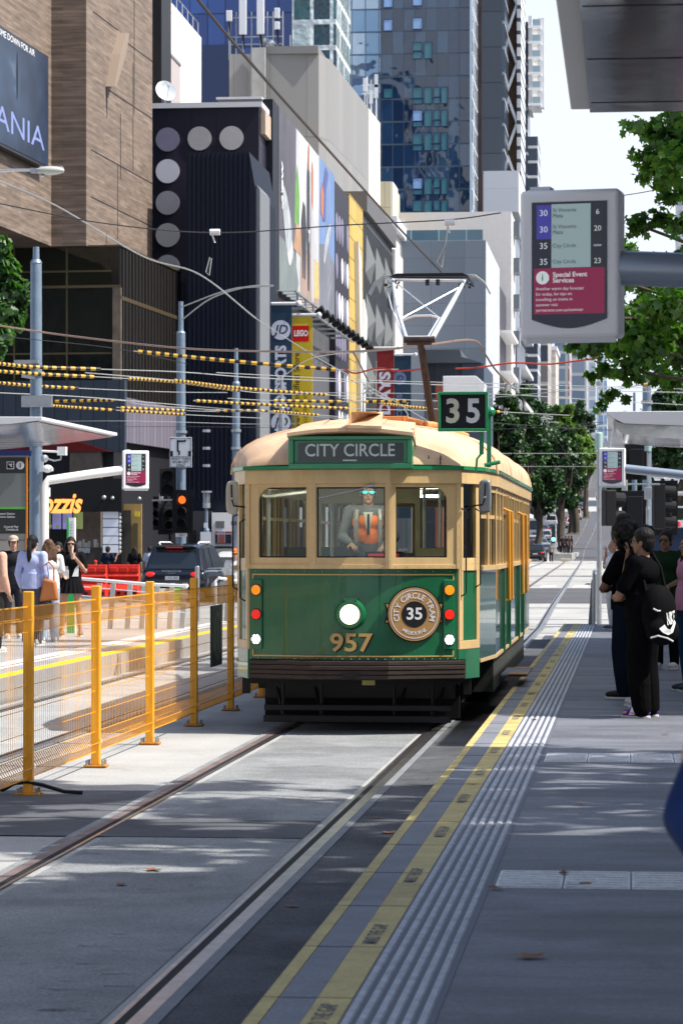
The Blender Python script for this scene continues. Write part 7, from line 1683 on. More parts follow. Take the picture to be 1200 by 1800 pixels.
W_ = [("thick dark contact cable falling from the top of the picture to the pantograph", [(340,-10,18.7),(440,110,22.2),(560,245,26.5),(700,400,33.8),(775,478,38.5)], .013, 'wdark', ()),
 ("thin dark span wire crossing below the plank wall with two insulators", [(-10,356,40),(180,392,40),(378,409,40),(600,396,40),(790,386,40),(880,374,40)], .009, 'wdark', ()),
 ("pale bracket wire sloping from the left edge down to the ribbed building", [(-10,314,45),(100,362,45),(250,450,45),(350,482,45),(450,560,45)], .012, 'wlight', ()),
 ("long copper coloured cable sweeping from the left edge to the pantograph knuckle", [(-10,571,46),(120,590,46),(320,612,45),(500,618,43),(640,617,40),(752,606,37.5)], .016, 'copper', ()),
 ("copper cable continuing from the pantograph to the far tangle of fittings", [(752,606,37.5),(830,598,38.5),(850,620,40),(870,650,42),(893,673,44)], .015, 'copper', ()),
 ("pale span wire sagging under the copper cable at the left", [(-10,590,50),(200,612,50),(330,640,50)], .007, 'wdark', ()),
 ("upper wire carrying one striped sleeve across the navy banner", [(235,617,60),(400,634,60),(600,650,60),(700,649,60)], .010, 'wlight', ((243,590),)),
 ("wire with a thick striped sleeve entering at the left edge", [(-10,638),(60,645),(180,649),(320,654),(450,664),(640,672),(760,676),(980,685),(1210,690)], .011, 'wlight', ((-5,178),)),
 ("second sleeved wire just below the first at the left edge", [(-10,652),(80,658),(200,664),(320,672),(450,690),(560,694)], .010, 'wlight', ((-5,165),(226,420))),
 ("third sleeved wire at the left with its sleeve ending near the pole", [(-10,672),(60,678),(150,683),(300,689),(400,690)], .010, 'wlight', ((-5,138),)),
 ("long sagging wire with a striped sleeve in the middle left", [(150,655),(300,668),(420,682),(575,694),(700,702),(800,706)], .010, 'wlight', ((305,575),)),
 ("plain pale wire running the whole width below the sleeves", [(-10,690),(150,698),(340,714),(600,736,75),(800,752,75)], .012, 'wlight', ()),
 ("low double sleeve wire, its upper strand", [(80,706),(160,704),(215,704),(260,712),(400,722)], .009, 'wlight', ((84,200),)),
 ("low double sleeve wire, its lower strand", [(80,712),(160,718),(330,729),(460,735)], .010, 'wlight', ((86,203),(212,326))),
 ("short strand with a sleeve left of the hook turn sign", [(205,716),(330,722),(420,724)], .009, 'wlight', ((212,328),)),
 ("wire with a striped sleeve in front of the yellow banner", [(340,704),(480,712),(620,718),(760,722)], .010, 'wlight', ((345,610),)),
 ("second sleeved wire in front of the yellow banner", [(360,722),(460,722),(540,728),(640,736)], .010, 'wlight', ((380,470),(480,560))),
 ("sleeved wire sloping toward the tram roof hood", [(400,700),(480,704),(640,706),(760,704)], .009, 'wlight', ((480,600),(640,722))),
 ("sleeved wire ending at the pantograph pole", [(600,700),(680,710),(755,718),(880,724),(1000,730)], .010, 'wlight', ((672,754),(850,878))),
 ("plain wire crossing behind the number box", [(380,655),(640,668),(780,672),(930,676),(1210,684)], .009, 'wlight', ()),
 ("plain wire just above the number box", [(520,690),(760,692),(900,694),(1060,704),(1210,712)], .009, 'wlight', ()),
 ("thin wire with pale clamps right of the number box", [(850,700,70),(940,692,70),(1080,680,70),(1210,675,70)], .008, 'wlight', ()),
 ("dark wire across the far trees under the fittings", [(850,756),(960,752),(1075,756)], .012, 'wdark', ()),
 ("second dark wire across the far trees", [(850,742),(950,748),(1060,742)], .010, 'wdark', ()),
 ("pale wire with clips above the tram rear roof", [(850,797),(950,797),(1060,797)], .013, 'wlight', ()),
 ("lower pale wire with clips above the tram rear roof", [(880,820),(980,820),(1060,820)], .013, 'wlight', ()),
 ("thin sloping wire over the dark trees", [(870,812,100),(980,760,100),(1060,745,100)], .012, 'wdark', ()),
 ("diagonal pale wire dropping through the trees", [(893,673,60),(940,725,70),(990,790,90),(1025,850,110)], .007, 'wdark', ()),
 ("red insulated cable left of the pantograph", [(604,648,40),(625,656,40),(665,647,40),(700,652,40),(745,648,40)], .012, 'wred', ()),
 ("red insulated cable right of the pantograph running under the leaves", [(800,648,44),(840,646,44),(900,638,44),(960,640,44),(1000,636,44),(1060,628,44)], .014, 'wred', ()),
 ("curved copper jumper dropping to the left fittings", [(620,618,40),(632,640,40),(648,672,40)], .013, 'copper', ()),
 ("arched pale wire from the left pole bracket", [(318,540,79),(400,510,70),(480,502,62)], .02, 'wlight', ()),
 ("arched support tube below the left pole bracket", [(320,562,79),(370,525,72),(430,505,66),(480,502,62)], .02, 'wlight', ()),
 ("wire from the banner fork to the fittings above the hood", [(450,560,45),(560,630,48),(650,680,52),(760,745,60)], .008, 'wlight', ()),
 ("arched pale wire over the yellow banner", [(500,660,55),(540,633,55),(590,622,55),(640,620,55)], .010, 'wlight', ()),
 ("pale wire at the right carrying a striped sleeve", [(1060,690,60),(1130,676,60),(1210,667,60)], .010, 'wlight', ((1128,1205),)),
 ("thin dark wire crossing the sky behind the near display", [(1085,345,60),(1140,336,60),(1210,320,60)], .010, 'wdark', ()),
 ("low pale wire low over the street at the left", [(-10,742),(220,740),(420,745),(520,745)], .008, 'wlight', ()),
 ("lowest thin wire across the navy building", [(200,750),(330,750),(520,752)], .007, 'wdark', ())]
for lab, pts, r, m_, sl_ in W_: wire(lab, pts, None, r, m_, sl_)
# insulators and fittings
for i, (px, py, d) in enumerate(((378,408,40),(790,391,40))):
    b = MB(); q = at(px,py,d); b.cyl(q+V(-.07,0,0), q+V(.07,0,0), .045, n=10); b.cyl(q+V(-.04,0,-.03), q+V(0,0,-.15), .012, n=5); b.top('insulator', M['offwhite'], ['ribbed insulator on the span wire over the ribbed building','ribbed insulator hanging over the pantograph'][i], 'insulator', group='insulators on the thin span wire')
for lab, pts in (('forked wire fitting by the ribbed building', [(369,452,42),(362,478,42),(368,484,42),(372,454,42)]),('forked wire fitting above the pantograph head', [(787,395,39),(783,430,39),(768,460,39),(776,470,39),(781,440,39)])):
    b = MB(); b.tube([at(*p) for p in pts], .010, 5); b.top('wire_fitting', M['wlight'], lab, 'wire fitting')
r = random.Random(11)
for lab, px, py, d in (('tangle of pale clamps where the jumper meets the wires left of the pantograph', 650, 686, 52), ('tangle of pale clamps over the dark tree right of the number box', 896, 680, 46), ('small knot of clamps in the wires above the far trees', 962, 736, 75)):
    b = MB()
    for k in range(9):
        q = at(px+r.uniform(-14,14), py+r.uniform(-10,10), d); q2 = at(px+r.uniform(-10,10), py+r.uniform(-7,7), d); b.cyl(q, q2, .010, n=5); b.ell(q, .022, 6, 4)
    b.top('wire_fitting', M['wlight'], lab, 'wire fitting')
# ================================================================ RIGHT SIDE AND REAR STREET (seen only in reflections / other views)
for i, (x0, x1, y0, y1, h, c_, lab) in enumerate(((26,48,-60,-10,20,(.30,.27,.24),'sandstone coloured block on the right side behind the camera'),(26,48,-8,36,17,(.22,.20,.19),'brown grey block on the right side beside the platform'),(26,46,40,82,21,(.35,.33,.30),'pale masonry block on the right side before the crossing'),
        (-60,-22,-70,30,26,(.16,.16,.18),'dark office block on the left side before the plank building'),(-22,-6,-260,-240,90,(.04,.06,.10),'dark tower far behind the camera'),(8,60,-200,-170,60,(.08,.12,.19),'grey tower behind the camera on the right'),(30,52,112,170,24,(.28,.24,.21),'brown block on the right beyond the crossing'),(34,60,180,300,30,(.30,.30,.31),'long grey block on the right up the street'))):
    t = bldg(lab, loc=((x0+x1)/2, y0, 0), name='street_block')
    wbox(t, 'wall', grid('blk', [c_, tuple(v*.8 for v in c_), (.05,.06,.08), (.06,.07,.09)], tuple(min(1, v*1.2) for v in c_), 2.8, 3.6, .9, 1.2, .4), x0, x1, y0, y1, 0, h); wbox(t, 'parapet', mk('blkp', c_, .8), x0-.2, x1+.2, y0-.2, y1+.2, h, h+.7)
# ================================================================ PEOPLE
def remesh(mb, name, mat, voxel, parent, smooth=3, dec=None):
    o = mb.build('tmp', mat, None, smooth=False)
    m = o.modifiers.new('r', 'REMESH'); m.mode = 'VOXEL'; m.voxel_size = voxel
    if smooth: s = o.modifiers.new('s', 'SMOOTH'); s.factor = .5; s.iterations = smooth
    dg = bpy.context.evaluated_depsgraph_get(); me = bpy.data.meshes.new_from_object(o.evaluated_get(dg)); old = o.data
    bpy.data.objects.remove(o); bpy.data.meshes.remove(old)
    me.name = name; me.polygons.foreach_set('use_smooth', [True]*len(me.polygons))
    if not me.materials: me.materials.append(mat)
    o = bpy.data.objects.new(name, me); COL.objects.link(o)
    if parent is not None: o.parent = parent
    return o
def cap(mb, pts, rs, sq=1.):
    """rounded tapered limb through pts"""
    for i in range(len(pts)-1): mb.cyl(pts[i], pts[i+1], rs[i], rs[i+1], 12)
    for p, r_ in zip(pts, rs): mb.ell(p, r_, 12, 8)
def hand(mb, wr, dr, side, curl, s, grip=False):
    """five separate bent fingers; dr = direction of the forearm"""
    dr = dr.normalized(); pn = Vector((0,-1,0)) if abs(dr.y) < .8 else Vector((0,0,-1))
    sd = dr.cross(pn).normalized()*side; pn = sd.cross(dr).normalized()*side
    pc = wr+dr*.05*s
    mb.cyl(wr, wr+dr*.04*s, .024*s, .028*s, 10); q = Matrix((sd, dr, pn)).transposed().to_4x4()
    mb.ell(pc+dr*.005*s, (.040*s,.052*s,.016*s), 12, 8, R=q)
    for k, L in enumerate((.068,.078,.072,.056)):
        b0 = wr+dr*.088*s+sd*((k-1.5)*-.0195*s); a = curl*(1+.12*k); r_ = .0088*s; p = b0
        for j, f in enumerate((.42,.33,.25)):
            an = a*(j+.6)*.75; dd = dr*cos(an)+pn*sin(an); e = p+dd*L*s*f; mb.cyl(p, e, r_, r_*.9, 8); mb.ell(e, r_*.93, 8, 6); mb.ell(p, r_, 8, 6); p = e; r_ *= .92
    t0 = wr+dr*.03*s+sd*.03*s; t1 = t0+(dr*.6+sd*.7+pn*.35).normalized()*.035*s; t2 = t1+(dr*.9+sd*.2+pn*.5).normalized()*.03*s
    mb.cyl(t0, t1, .012*s, .0105*s, 8); mb.ell(t1, .0105*s, 8, 6); mb.cyl(t1, t2, .0105*s, .009*s, 8); mb.ell(t2, .009*s, 8, 6)
SKIN = {}
def skinm(c):
    if c not in SKIN: SKIN[c] = mk('skin', c, .5, var=.06, scale=9)
    return SKIN[c]
def person(lab, loc, rz, h=1.7, skin=(.42,.24,.16), top=None, topc=(.5,.5,.5), legs='trousers', legc=(.03,.03,.04), shoec=(.5,.5,.5), hair='short', hairc=(.012,.010,.010),
           lel=None, lwr=None, rel=None, rwr=None, wide=1., bulk=1., stance=.0, headturn=0., nod=0., vox=.011, sleeve='short', cap_=None, glasses=None, curl=.5, sleevec=None, foot=0., flare=1.):
    """local space: feet at the origin, facing -Y, left arm at +X"""
    s = h/1.75; t = thing('person', lab, 'person', loc, rz)
    sk = skinm(skin); v = lambda x, y, z: Vector((x, y, z))*s
    hl, hr = v(.095,0,.92), v(-.095,0,.92)
    kl, kr = v(.105+stance*.5,-.02,.50), v(-.105-stance*.5,-.02,.50)
    al, ar = v(.105+stance,.02+foot,.085), v(-.105-stance,.02-foot,.085)
    sw = .185*wide
    sl, sr = v(sw,0,1.43), v(-sw,0,1.43)
    lel = v(*(lel or (sw+.06,.03,1.13))); lwr = v(*(lwr or (sw+.07,-.06,.88))); rel = v(*(rel or (-sw-.06,.03,1.13))); rwr = v(*(rwr or (-sw-.07,-.06,.88)))
    hc = v(0,-.015,1.62)
    # ---- body, one continuous skin
    b = MB()
    b.ell(v(0,0,.97), (.165*s*bulk,.11*s*bulk,.12*s), 16, 10); b.ell(v(0,0,1.13), (.145*s*bulk,.10*s*bulk,.16*s), 16, 10); b.ell(v(0,0,1.32), (.17*s*wide,.105*s*bulk,.15*s), 16, 10)
    cap(b, [v(-sw+.02,0,1.425), v(0,0,1.44), v(sw-.02,0,1.425)], [.055*s,.06*s,.055*s])
    cap(b, [v(0,.005,1.42), v(0,-.008,1.56)], [.058*s,.050*s])
    for S_, E, Wr, sd in ((sl,lel,lwr,1),(sr,rel,rwr,-1)):
        cap(b, [S_, E], [.050*s,.040*s]); cap(b, [E, E.lerp(Wr,.35), Wr], [.040*s,.038*s,.026*s]); hand(b, Wr, Wr-E, sd, curl, s)
    for H_, K_, A_ in ((hl,kl,al),(hr,kr,ar)):
        cap(b, [H_, H_.lerp(K_,.4), K_], [.088*s,.078*s,.055*s]); cap(b, [K_, K_.lerp(A_,.3), A_], [.055*s,.055*s,.036*s]); b.ell(A_+v(0,-.06,-.04), (.042*s,.11*s,.035*s), 12, 8)
    Rh = Euler((nod, 0, headturn)).to_matrix()
    def hp(x, y, z): return hc+Rh @ (Vector((x, y, z))*s)
    R4 = Rh.to_4x4()
    b.ell(hp(0,.012,.035), (.076*s,.094*s,.096*s), 18, 14, R=R4); b.ell(hp(0,-.025,-.045), (.056*s,.062*s,.072*s), 16, 12, R=R4); b.ell(hp(0,-.062,-.092), (.026*s,.024*s,.022*s), 10, 8, R=R4)
    b.ell(hp(0,-.098,-.018), (.013*s,.020*s,.024*s), 10, 8, R=R4); b.ell(hp(0,-.108,-.030), (.015*s,.011*s,.010*s), 8, 6, R=R4)
    for x in (-1, 1): b.ell(hp(x*.078,.012,-.01), (.012*s,.022*s,.034*s), 10, 8, R=R4); b.ell(hp(x*.034,-.078,.028), (.026*s,.012*s,.010*s), 8, 6, R=R4)
    body = remesh(b, 'body', sk, min(vox, .0085)*s, t, 2)
    dk = bpy.data.materials.get('eye_dark') or mk('eye_dark', (.01,.008,.007), .2); wt = bpy.data.materials.get('eye_white') or mk('eye_white', (.6,.58,.55), .3); lp = bpy.data.materials.get('lips') or mk('lips', (.30,.09,.08), .5)
    for x in (-1, 1):
        b = MB(); b.ell(hp(x*.031,-.080,.006), (.014*s,.009*s,.007*s), 8, 6, R=R4); e = b.build('eye', wt, body, smooth=True)
        b = MB(); b.ell(hp(x*.031,-.087,.006), .0055*s, 8, 6); b.build('pupil', dk, e, smooth=True)
        b = MB(); b.tube([hp(x*.014,-.092,.026), hp(x*.034,-.092,.031), hp(x*.052,-.080,.024)], .004*s, 5); b.build('eyebrow', dk, body)
    b = MB(); b.ell(hp(0,-.090,-.060), (.024*s,.009*s,.007*s), 10, 6, R=R4); b.build('mouth', lp, body, smooth=True)
    # ---- hair
    hm = bpy.data.materials.get('hair%.3f' % sum(hairc)) or mk('hair%.3f' % sum(hairc), hairc, .55, var=.35, scale=30, bump=.6, bscale=90, stretch=(1,1,.25))
    if hair != 'bald':
        b = MB()
        if hair == 'afro':
            rn = random.Random(4)
            b.ell(hp(0,.04,.05), (.13*s,.14*s,.13*s), 18, 12)
            for _ in range(150):
                q = Vector((rn.gauss(0,1), rn.gauss(0,1)+.35, rn.gauss(0,1)+.1)).normalized()
                if q.y < -.45 and q.z < .45: continue
                b.ell(hp(q.x*.14, .04+q.y*.15, .03+q.z*.155), rn.uniform(.022,.036)*s, 7, 5)
            if lab.find('bun') >= 0: b.ell(hp(0,.02,.20), (.085*s,.085*s,.06*s), 14, 10)
        else:
            b.ell(hp(0,.022,.050), (.086*s,.100*s,.094*s), 18, 12, R=R4); b.ell(hp(0,.055,.0), (.080*s,.068*s,.095*s), 16, 12, R=R4)
            for x in (-1, 1): b.ell(hp(x*.070,.005,.03), (.018*s,.045*s,.055*s), 10, 8, R=R4)
            if hair == 'curly':
                rn = random.Random(8)
                for _ in range(60):
                    q = Vector((rn.gauss(0,1), rn.gauss(0,1)+.3, abs(rn.gauss(0,1))+.1)).normalized(); b.ell(hp(q.x*.088, .02+q.y*.10, .045+q.z*.10), .02*s, 6, 5)
            if hair == 'pony':
                b.ell(hp(0,.11,.02), (.03*s,.03*s,.03*s), 10, 8); cap(b, [hp(0,.12,.0), hp(0,.14,-.10), hp(0,.135,-.22), hp(.01,.12,-.33)], [.030*s,.042*s,.040*s,.012*s])
            if hair == 'long':
                for x in (-1, 0, 1): cap(b, [hp(x*.06,.05,.02), hp(x*.085,.055,-.10), hp(x*.095,.065,-.24), hp(x*.08,.07,-.36)], [.05*s,.048*s,.045*s,.02*s])
                cap(b, [hp(.085,-.01,0), hp(.10,-.03,-.14), hp(.10,-.05,-.26)], [.025*s,.03*s,.015*s]); cap(b, [hp(-.085,-.01,0), hp(-.10,-.03,-.14), hp(-.10,-.05,-.26)], [.025*s,.03*s,.015*s])
        if hair == 'long':
            rn = random.Random(int(h*100))
            for _ in range(26): x = rn.uniform(-.11,.11); cap(b, [hp(x*.7,.10,-.02), hp(x,.115+rn.uniform(-.01,.015),-.18), hp(x*1.1+rn.uniform(-.02,.02),.105,-.36+rn.uniform(-.04,.06))], [.016*s,.014*s,.006*s])
        remesh(b, 'hair', hm, .009*s, t, 1)
    if cap_:
        b = MB(); b.ell(hp(0,.012,.075), (.090*s,.105*s,.070*s), 18, 10, R=R4); b.ell(hp(0,-.115,.045), (.065*s,.07*s,.012*s), 14, 6, R=R4); remesh(b, 'cap', mk('cap_cloth', cap_, .8), .008*s, t, 1)
    if glasses:
        gm = mk('glasses', glasses, .08, emit=glasses if sum(glasses) > .5 else None, estr=.5 if sum(glasses) > .5 else 0)  # bright lenses glow by emission, a painted reflection
        b = MB()
        for x in (-1, 1): b.ell(hp(x*.036,-.098,.008), (.028*s,.007*s,.018*s), 12, 8, R=R4); b.tube([hp(x*.062,-.092,.014), hp(x*.083,-.02,.012), hp(x*.085,.02,.005)], .003*s, 4)
        b.cyl(hp(-.01,-.102,.012), hp(.01,-.102,.012), .003*s, n=5); b.build('glasses', gm, t, smooth=True)
    # ---- clothes
    if top:
        tm = mk('cloth_top', topc, .85, spec=.03, var=.14, scale=7, bump=.35, bscale=14); b = MB(); zb = {'shirt': .90, 'crop': 1.05, 'coat': .72}.get(top, .9)
        e = .022
        b.ell(v(0,0,1.14), ((.145*bulk+e)*s,(.10*bulk+e)*s,.18*s), 18, 12); b.ell(v(0,0,1.33), ((.17*wide+e)*s,(.108*bulk+e)*s,.15*s), 18, 12)
        cap(b, [v(-sw+.015,0,1.42), v(0,.0,1.44), v(sw-.015,0,1.42)], [(.055+e*.7)*s,.068*s,(.055+e*.7)*s])
        rb = (.168*bulk+e)
        if top != 'crop':
            vs = []; n = 20
            for z, f in ((zb, 1.0), (zb+.08, 1.0), (1.15, .93)):
                for i in range(n): a = 2*pi*i/n; wv = 1+.03*sin(5*a+z*20); vs.append(v(rb*f*cos(a)*wv, (.118*bulk+e)*f*sin(a)*wv, z))
            b.add(vs, [tuple(reversed(range(n))), tuple(range(2*n, 3*n))]+[(j*n+i, j*n+(i+1)%n, (j+1)*n+(i+1)%n, (j+1)*n+i) for j in range(2) for i in range(n)])
        for S_, E, Wr in ((sl,lel,lwr),(sr,rel,rwr)):
            if sleeve == 'short': q = S_.lerp(E,.72); cap(b, [S_, q], [(.052+e)*s,(.052+e*.8)*s])
            elif sleeve == 'long': cap(b, [S_, S_.lerp(E,.5), E, E.lerp(Wr,.5), E.lerp(Wr,.93)], [(.052+e)*s,.062*s,(.046+e*.6)*s,.052*s,.038*s]); 
        remesh(b, 'top', tm, vox*s, t, 2)
    lm = mk('cloth_legs', legc, .85, spec=.03, var=.15, scale=8, bump=.35, bscale=12)
    if legs == 'trousers':
        b = MB(); b.ell(v(0,0,.95), ((.168*bulk+.014)*s,(.115*bulk+.016)*s,.13*s), 16, 10)
        for H_, K_, A_ in ((hl,kl,al),(hr,kr,ar)): cap(b, [H_, H_.lerp(K_,.4), K_, K_.lerp(A_,.45), A_+v(0,0,.0)], [.102*s*bulk,.094*s*bulk,.072*s*flare,.070*s*flare,.060*s*flare])
        remesh(b, 'trousers', lm, vox*s, t, 2)
    elif legs == 'skirt':
        b = MB(); n = 72; vs = []
        for j, (z, r_) in enumerate(((1.10,.128),(1.02,.155),(.90,.205),(.76,.25))):
            for i in range(n): a = 2*pi*i/n; f = 1+(.02+.05*j/3)*sin(18*a); vs.append(v(r_*f*cos(a), r_*.82*f*sin(a), z))
        b.add(vs, [tuple(range(n))]+[(j*n+i, (j+1)*n+i, (j+1)*n+(i+1)%n, j*n+(i+1)%n) for j in range(3) for i in range(n)]); b.build('skirt', lm, t, smooth=True)
    sm_ = mk('shoe', shoec, .5, var=.1, scale=30); so_ = bpy.data.materials.get('sole') or mk('sole', (.65,.64,.62), .6)
    for A_ in (al, ar):
        b = MB(); g0 = Vector((A_.x, A_.y, 0)); b.ell(g0+v(0,-.055,.048), (.052*s,.145*s,.042*s), 16, 10); b.ell(g0+v(0,.015,.075), (.048*s,.065*s,.055*s), 14, 10); b.ell(g0+v(0,-.13,.035), (.047*s,.06*s,.030*s), 12, 8)
        so2 = remesh(b, 'shoe', sm_, .008*s, t, 1)
        b = MB(); pts = [g0+v(.052*cos(2*pi*i/18)*(1 if cos(2*pi*i/18)>0 else 1), -.06+.145*sin(2*pi*i/18), 0) for i in range(18)]; b.prism(pts, (0,0,.022*s)); b.build('sole', so_, so2, bevel=.004)
    t['h'] = h; del t['h']
    return t, v, hp
D = {}
def gp(px, py, z=PZ): return gnd(px, py, z)
# --- driver inside the tram
q = Vector((TX+.09, TYy+.78, .80))
t, v, hp = person('tram driver in an orange safety vest and mirrored sunglasses standing at the cab controls', q, radians(6), 1.60, (.33,.20,.15), 'shirt', (.12,.13,.15), 'trousers', (.03,.03,.04), (.02,.02,.02), 'short', (.05,.04,.035), rel=(-.27,-.05,1.15), rwr=(-.18,-.30,1.08), lel=(.27,-.05,1.15), lwr=(.16,-.30,1.06), glasses=(.05,.62,.75), sleeve='long')
vo = mk('vest_orange', (.85,.19,.015), .6, emit=(.85,.2,.02), estr=.0); vg = mk('vest_grey', (.24,.25,.25), .4)
b = MB(); b.ell(v(0,0,1.14), v(.170,.140,.20), 18, 12); b.ell(v(0,0,1.32), v(.192,.142,.13), 18, 12); cap(b, [v(-.13,0,1.41), v(.13,0,1.41)], [.068,.068]); vt = remesh(b, 'safety_vest', vo, .012, t, 1)
for x in (-1, 1): b = MB(); b.tube([v(x*.12,-.10,1.44), v(x*.125,-.145,1.34), v(x*.125,-.150,1.1), v(x*.125,-.13,1.0)], .022, 6); b.build('reflective_strip', vg, vt)
b = MB(); b.prism([v(-.05,-.150,1.42), v(.05,-.150,1.42), v(.012,-.155,1.2), v(-.012,-.155,1.2)], (0,.02,0)); b.build('shirt_front', mk('shirtf', (.5,.5,.47), .7), t); b = MB(); b.prism([v(-.012,-.158,1.40), v(.012,-.158,1.40), v(.016,-.160,1.18), v(-.016,-.160,1.18)], (0,.004,0)); b.build('tie', M['black'], t)
# --- right platform group
pA_ = gp(1098, 1228); t, v, hp = person('woman with a big afro bun in a black top and dark navy trousers', (pA_.x, pA_.y, PZ), radians(-108), 1.68, (.20,.10,.07), 'shirt', (.004,.004,.005), 'trousers', (.008,.012,.022), (.008,.008,.009), 'afro', (.006,.005,.005),
    lel=(.235,-.15,1.13), lwr=(.03,-.14,1.17), rel=(-.235,-.13,1.12), rwr=(-.02,-.17,1.11), flare=1.25, nod=.1)
pB_ = gp(1131, 1261); t, v, hp = person('man in black with glasses, folded arms and purple and orange trainers', (pB_.x, pB_.y, PZ), radians(-112), 1.64, (.33,.19,.12), 'shirt', (.004,.004,.005), 'trousers', (.0045,.0045,.005), (.10,.03,.30), 'short', (.006,.005,.005),
    lel=(.265,-.15,1.12), lwr=(.04,-.17,1.17), rel=(-.26,-.14,1.12), rwr=(-.02,-.20,1.11), glasses=(.01,.01,.01), bulk=1.25, wide=1.1, flare=1.5, vox=.010)
mo = mk('shoe_orange', (.75,.28,.08), .5); mw = M['white']
for sx in (-1, 1):
    x = .105*sx
    for nm, m_, pts in (('shoe_panel_white', mw, [(x+.056*sx,-.03,.03),(x+.056*sx,.0,.09),(x+.056*sx,-.055,.10),(x+.058*sx,-.085,.03)]), ('shoe_swoosh', mo, [(x+.058*sx,.045,.075),(x+.060*sx,-.04,.035),(x+.060*sx,-.075,.055),(x+.060*sx,-.03,.052)]), ('shoe_toe_orange', mo, [(x+.045*sx,-.12,.04),(x+.045*sx,-.16,.04),(x+.03*sx,-.15,.062),(x+.035*sx,-.11,.065)])):
        b = MB(); b.prism([v(*p) for p in pts], (.004*sx,0,0)); b.build(nm, m_, t)
# backpack held by straps on his back: separate thing
bk = thing('backpack', 'black backpack with a large white tick logo and letters worn by the man in black', 'backpack', t.location.copy()); bk.location = bk.location+Vector((.15,-.20,0)); bk.rotation_euler = (0,0,radians(32))
bx = MB(); bx.ell((0,.05,.92), (.165,.13,.235), 18, 14); bx.ell((0,-.01,.76), (.16,.11,.13), 16, 10); bag = remesh(bx, 'bag_body', mk('bagblack', (.005,.005,.006), .8, spec=.05), .012, bk, 2)
def on(x, z, e=.004):
    x -= .235; z -= .02; u_ = x/.165; w_ = (z-.92)/.235; k_ = max(.02, 1-u_*u_-w_*w_); y0_ = .05-.13*sqrt(k_); u2 = x/.16; w2 = (z-.76)/.13; k2 = 1-u2*u2-w2*w2; y1_ = (-.01-.11*sqrt(k2)) if k2 > 0 else 9; return Vector((x, min(y0_, y1_)-e, z))
b = MB(); pts = [(.14,.80),(.19,.835),(.21,.80),(.24,.79),(.30,.86),(.31,.845),(.265,.765),(.22,.745),(.17,.765)]
b.face([on(x, z, .012) for x, z in pts]); b.v += []; b.build('tick_logo', M['white'], bag)
b = MB(); vv, ff = text_geo('NIKE', .03, 'CENTER', .25)
mx_ = max(p.x for p in vv); b.add([on(.262+p.x/mx_*.055, .885+p.y*.14+p.x/mx_*.012, .014) for p in vv], ff); b.build('bag_lettering', M['white'], bag)
b = MB(); b.tube([on(.12,.97,.005), on(.15,.95,.008), on(.175,.952,.006)], .007, 6); b.tube([Vector((-.15,-.06,.70)), Vector((-.10,-.10,.72)), Vector((-.02,-.115,.70)), Vector((.05,-.10,.67))], .008, 6); b.build('bag_trim', M['offwhite'], bag)
b = MB()
for x in (-.11,.09): b.tube([Vector((x,.08,1.10)), Vector((x,.16,1.30)), Vector((x-.01,.27,1.42)), Vector((x-.02,.36,1.36)), Vector((x-.02,.40,1.15)), Vector((x,.25,.85)), Vector((x,.1,.78))], .016, 6)
b.build('strap', bpy.data.materials['bagblack'], bag)
pC_ = gp(1126, 1248); person('person with curly black hair and pale trainers between two people in black', (pC_.x+.03, pC_.y+.55, PZ), radians(-80), 1.66, (.20,.11,.08), 'shirt', (.008,.008,.010), 'trousers', (.10,.12,.16), (.55,.55,.56), 'curly', (.006,.005,.005), rwr=(-.07,-.15,1.46), rel=(-.22,-.16,1.18), foot=.0)
pD_ = gp(1152, 1176); person('man with glasses in a green and dark top behind the backpack', (pD_.x+.12, pD_.y, PZ), radians(-20), 1.66, (.22,.12,.08), 'shirt', (.012,.03,.014), 'trousers', (.006,.006,.007), (.55,.55,.57), 'short', (.008,.007,.006), glasses=(.02,.02,.02), rel=(-.25,-.02,1.15), rwr=(-.1,-.25,1.05), lel=(.25,0,1.15), lwr=(.12,-.25,1.05))
pE_ = gp(1215, 1215); person('person in a mauve jacket and blue jeans cut by the right edge', (pE_.x-.02, pE_.y, PZ), radians(-70), 1.60, (.35,.2,.14), 'shirt', (.45,.22,.34), 'trousers', (.02,.04,.10), (.04,.04,.05), 'long', (.01,.008,.007), sleeve='long', bulk=1.15)
pF_ = at(1078, 0, 49.5); person('bald man in a white shirt holding a phone to his ear by the far barrier', (pF_.x, pF_.y, PZ), radians(-60), 1.56, (.50,.28,.20), 'shirt', (.72,.73,.76), 'trousers', (.60,.60,.58), (.1,.1,.1), 'bald', (.2,.2,.2), rel=(-.28,-.05,1.22), rwr=(-.10,-.12,1.50), bulk=1.2)
# --- nearest person: blue sleeve at the right edge
t, v, hp = person('person in a navy jacket at the right edge, only bent sleeve and hand showing', (.345, 5.3, PZ), radians(-20), 1.66, (.45,.22,.14), 'shirt', (.006,.024,.10), 'trousers', (.02,.02,.03), (.3,.3,.3), 'short', (.02,.015,.01),
   rel=(-.27,.04,1.055), rwr=(-.15,-.13,.975), sleeve='none', vox=.010)
b = MB(); S_, E, Wr = v(-.185,0,1.43), v(-.27,.04,1.055), v(-.15,-.13,.975); cap(b, [v(-.10,0,1.45), v(-.175,0,1.43), v(-.165,.02,1.30)], [.08,.085,.072]); S_ = v(-.16,.02,1.30); cap(b, [S_, S_.lerp(E,.5), E, E.lerp(Wr,.5), E.lerp(Wr,.8)], [.060,.060,.058,.052,.044]); S2, E2, W2 = v(.185,0,1.43), v(.245,.03,1.13), v(.255,-.06,.88); cap(b, [S2, E2, W2], [.075,.07,.05])
remesh(b, 'sleeve', bpy.data.materials.get('navysl') or mk('navysl', (.006,.024,.10), .85, var=.3, scale=6, bump=.6, bscale=8), .010, t, 2)
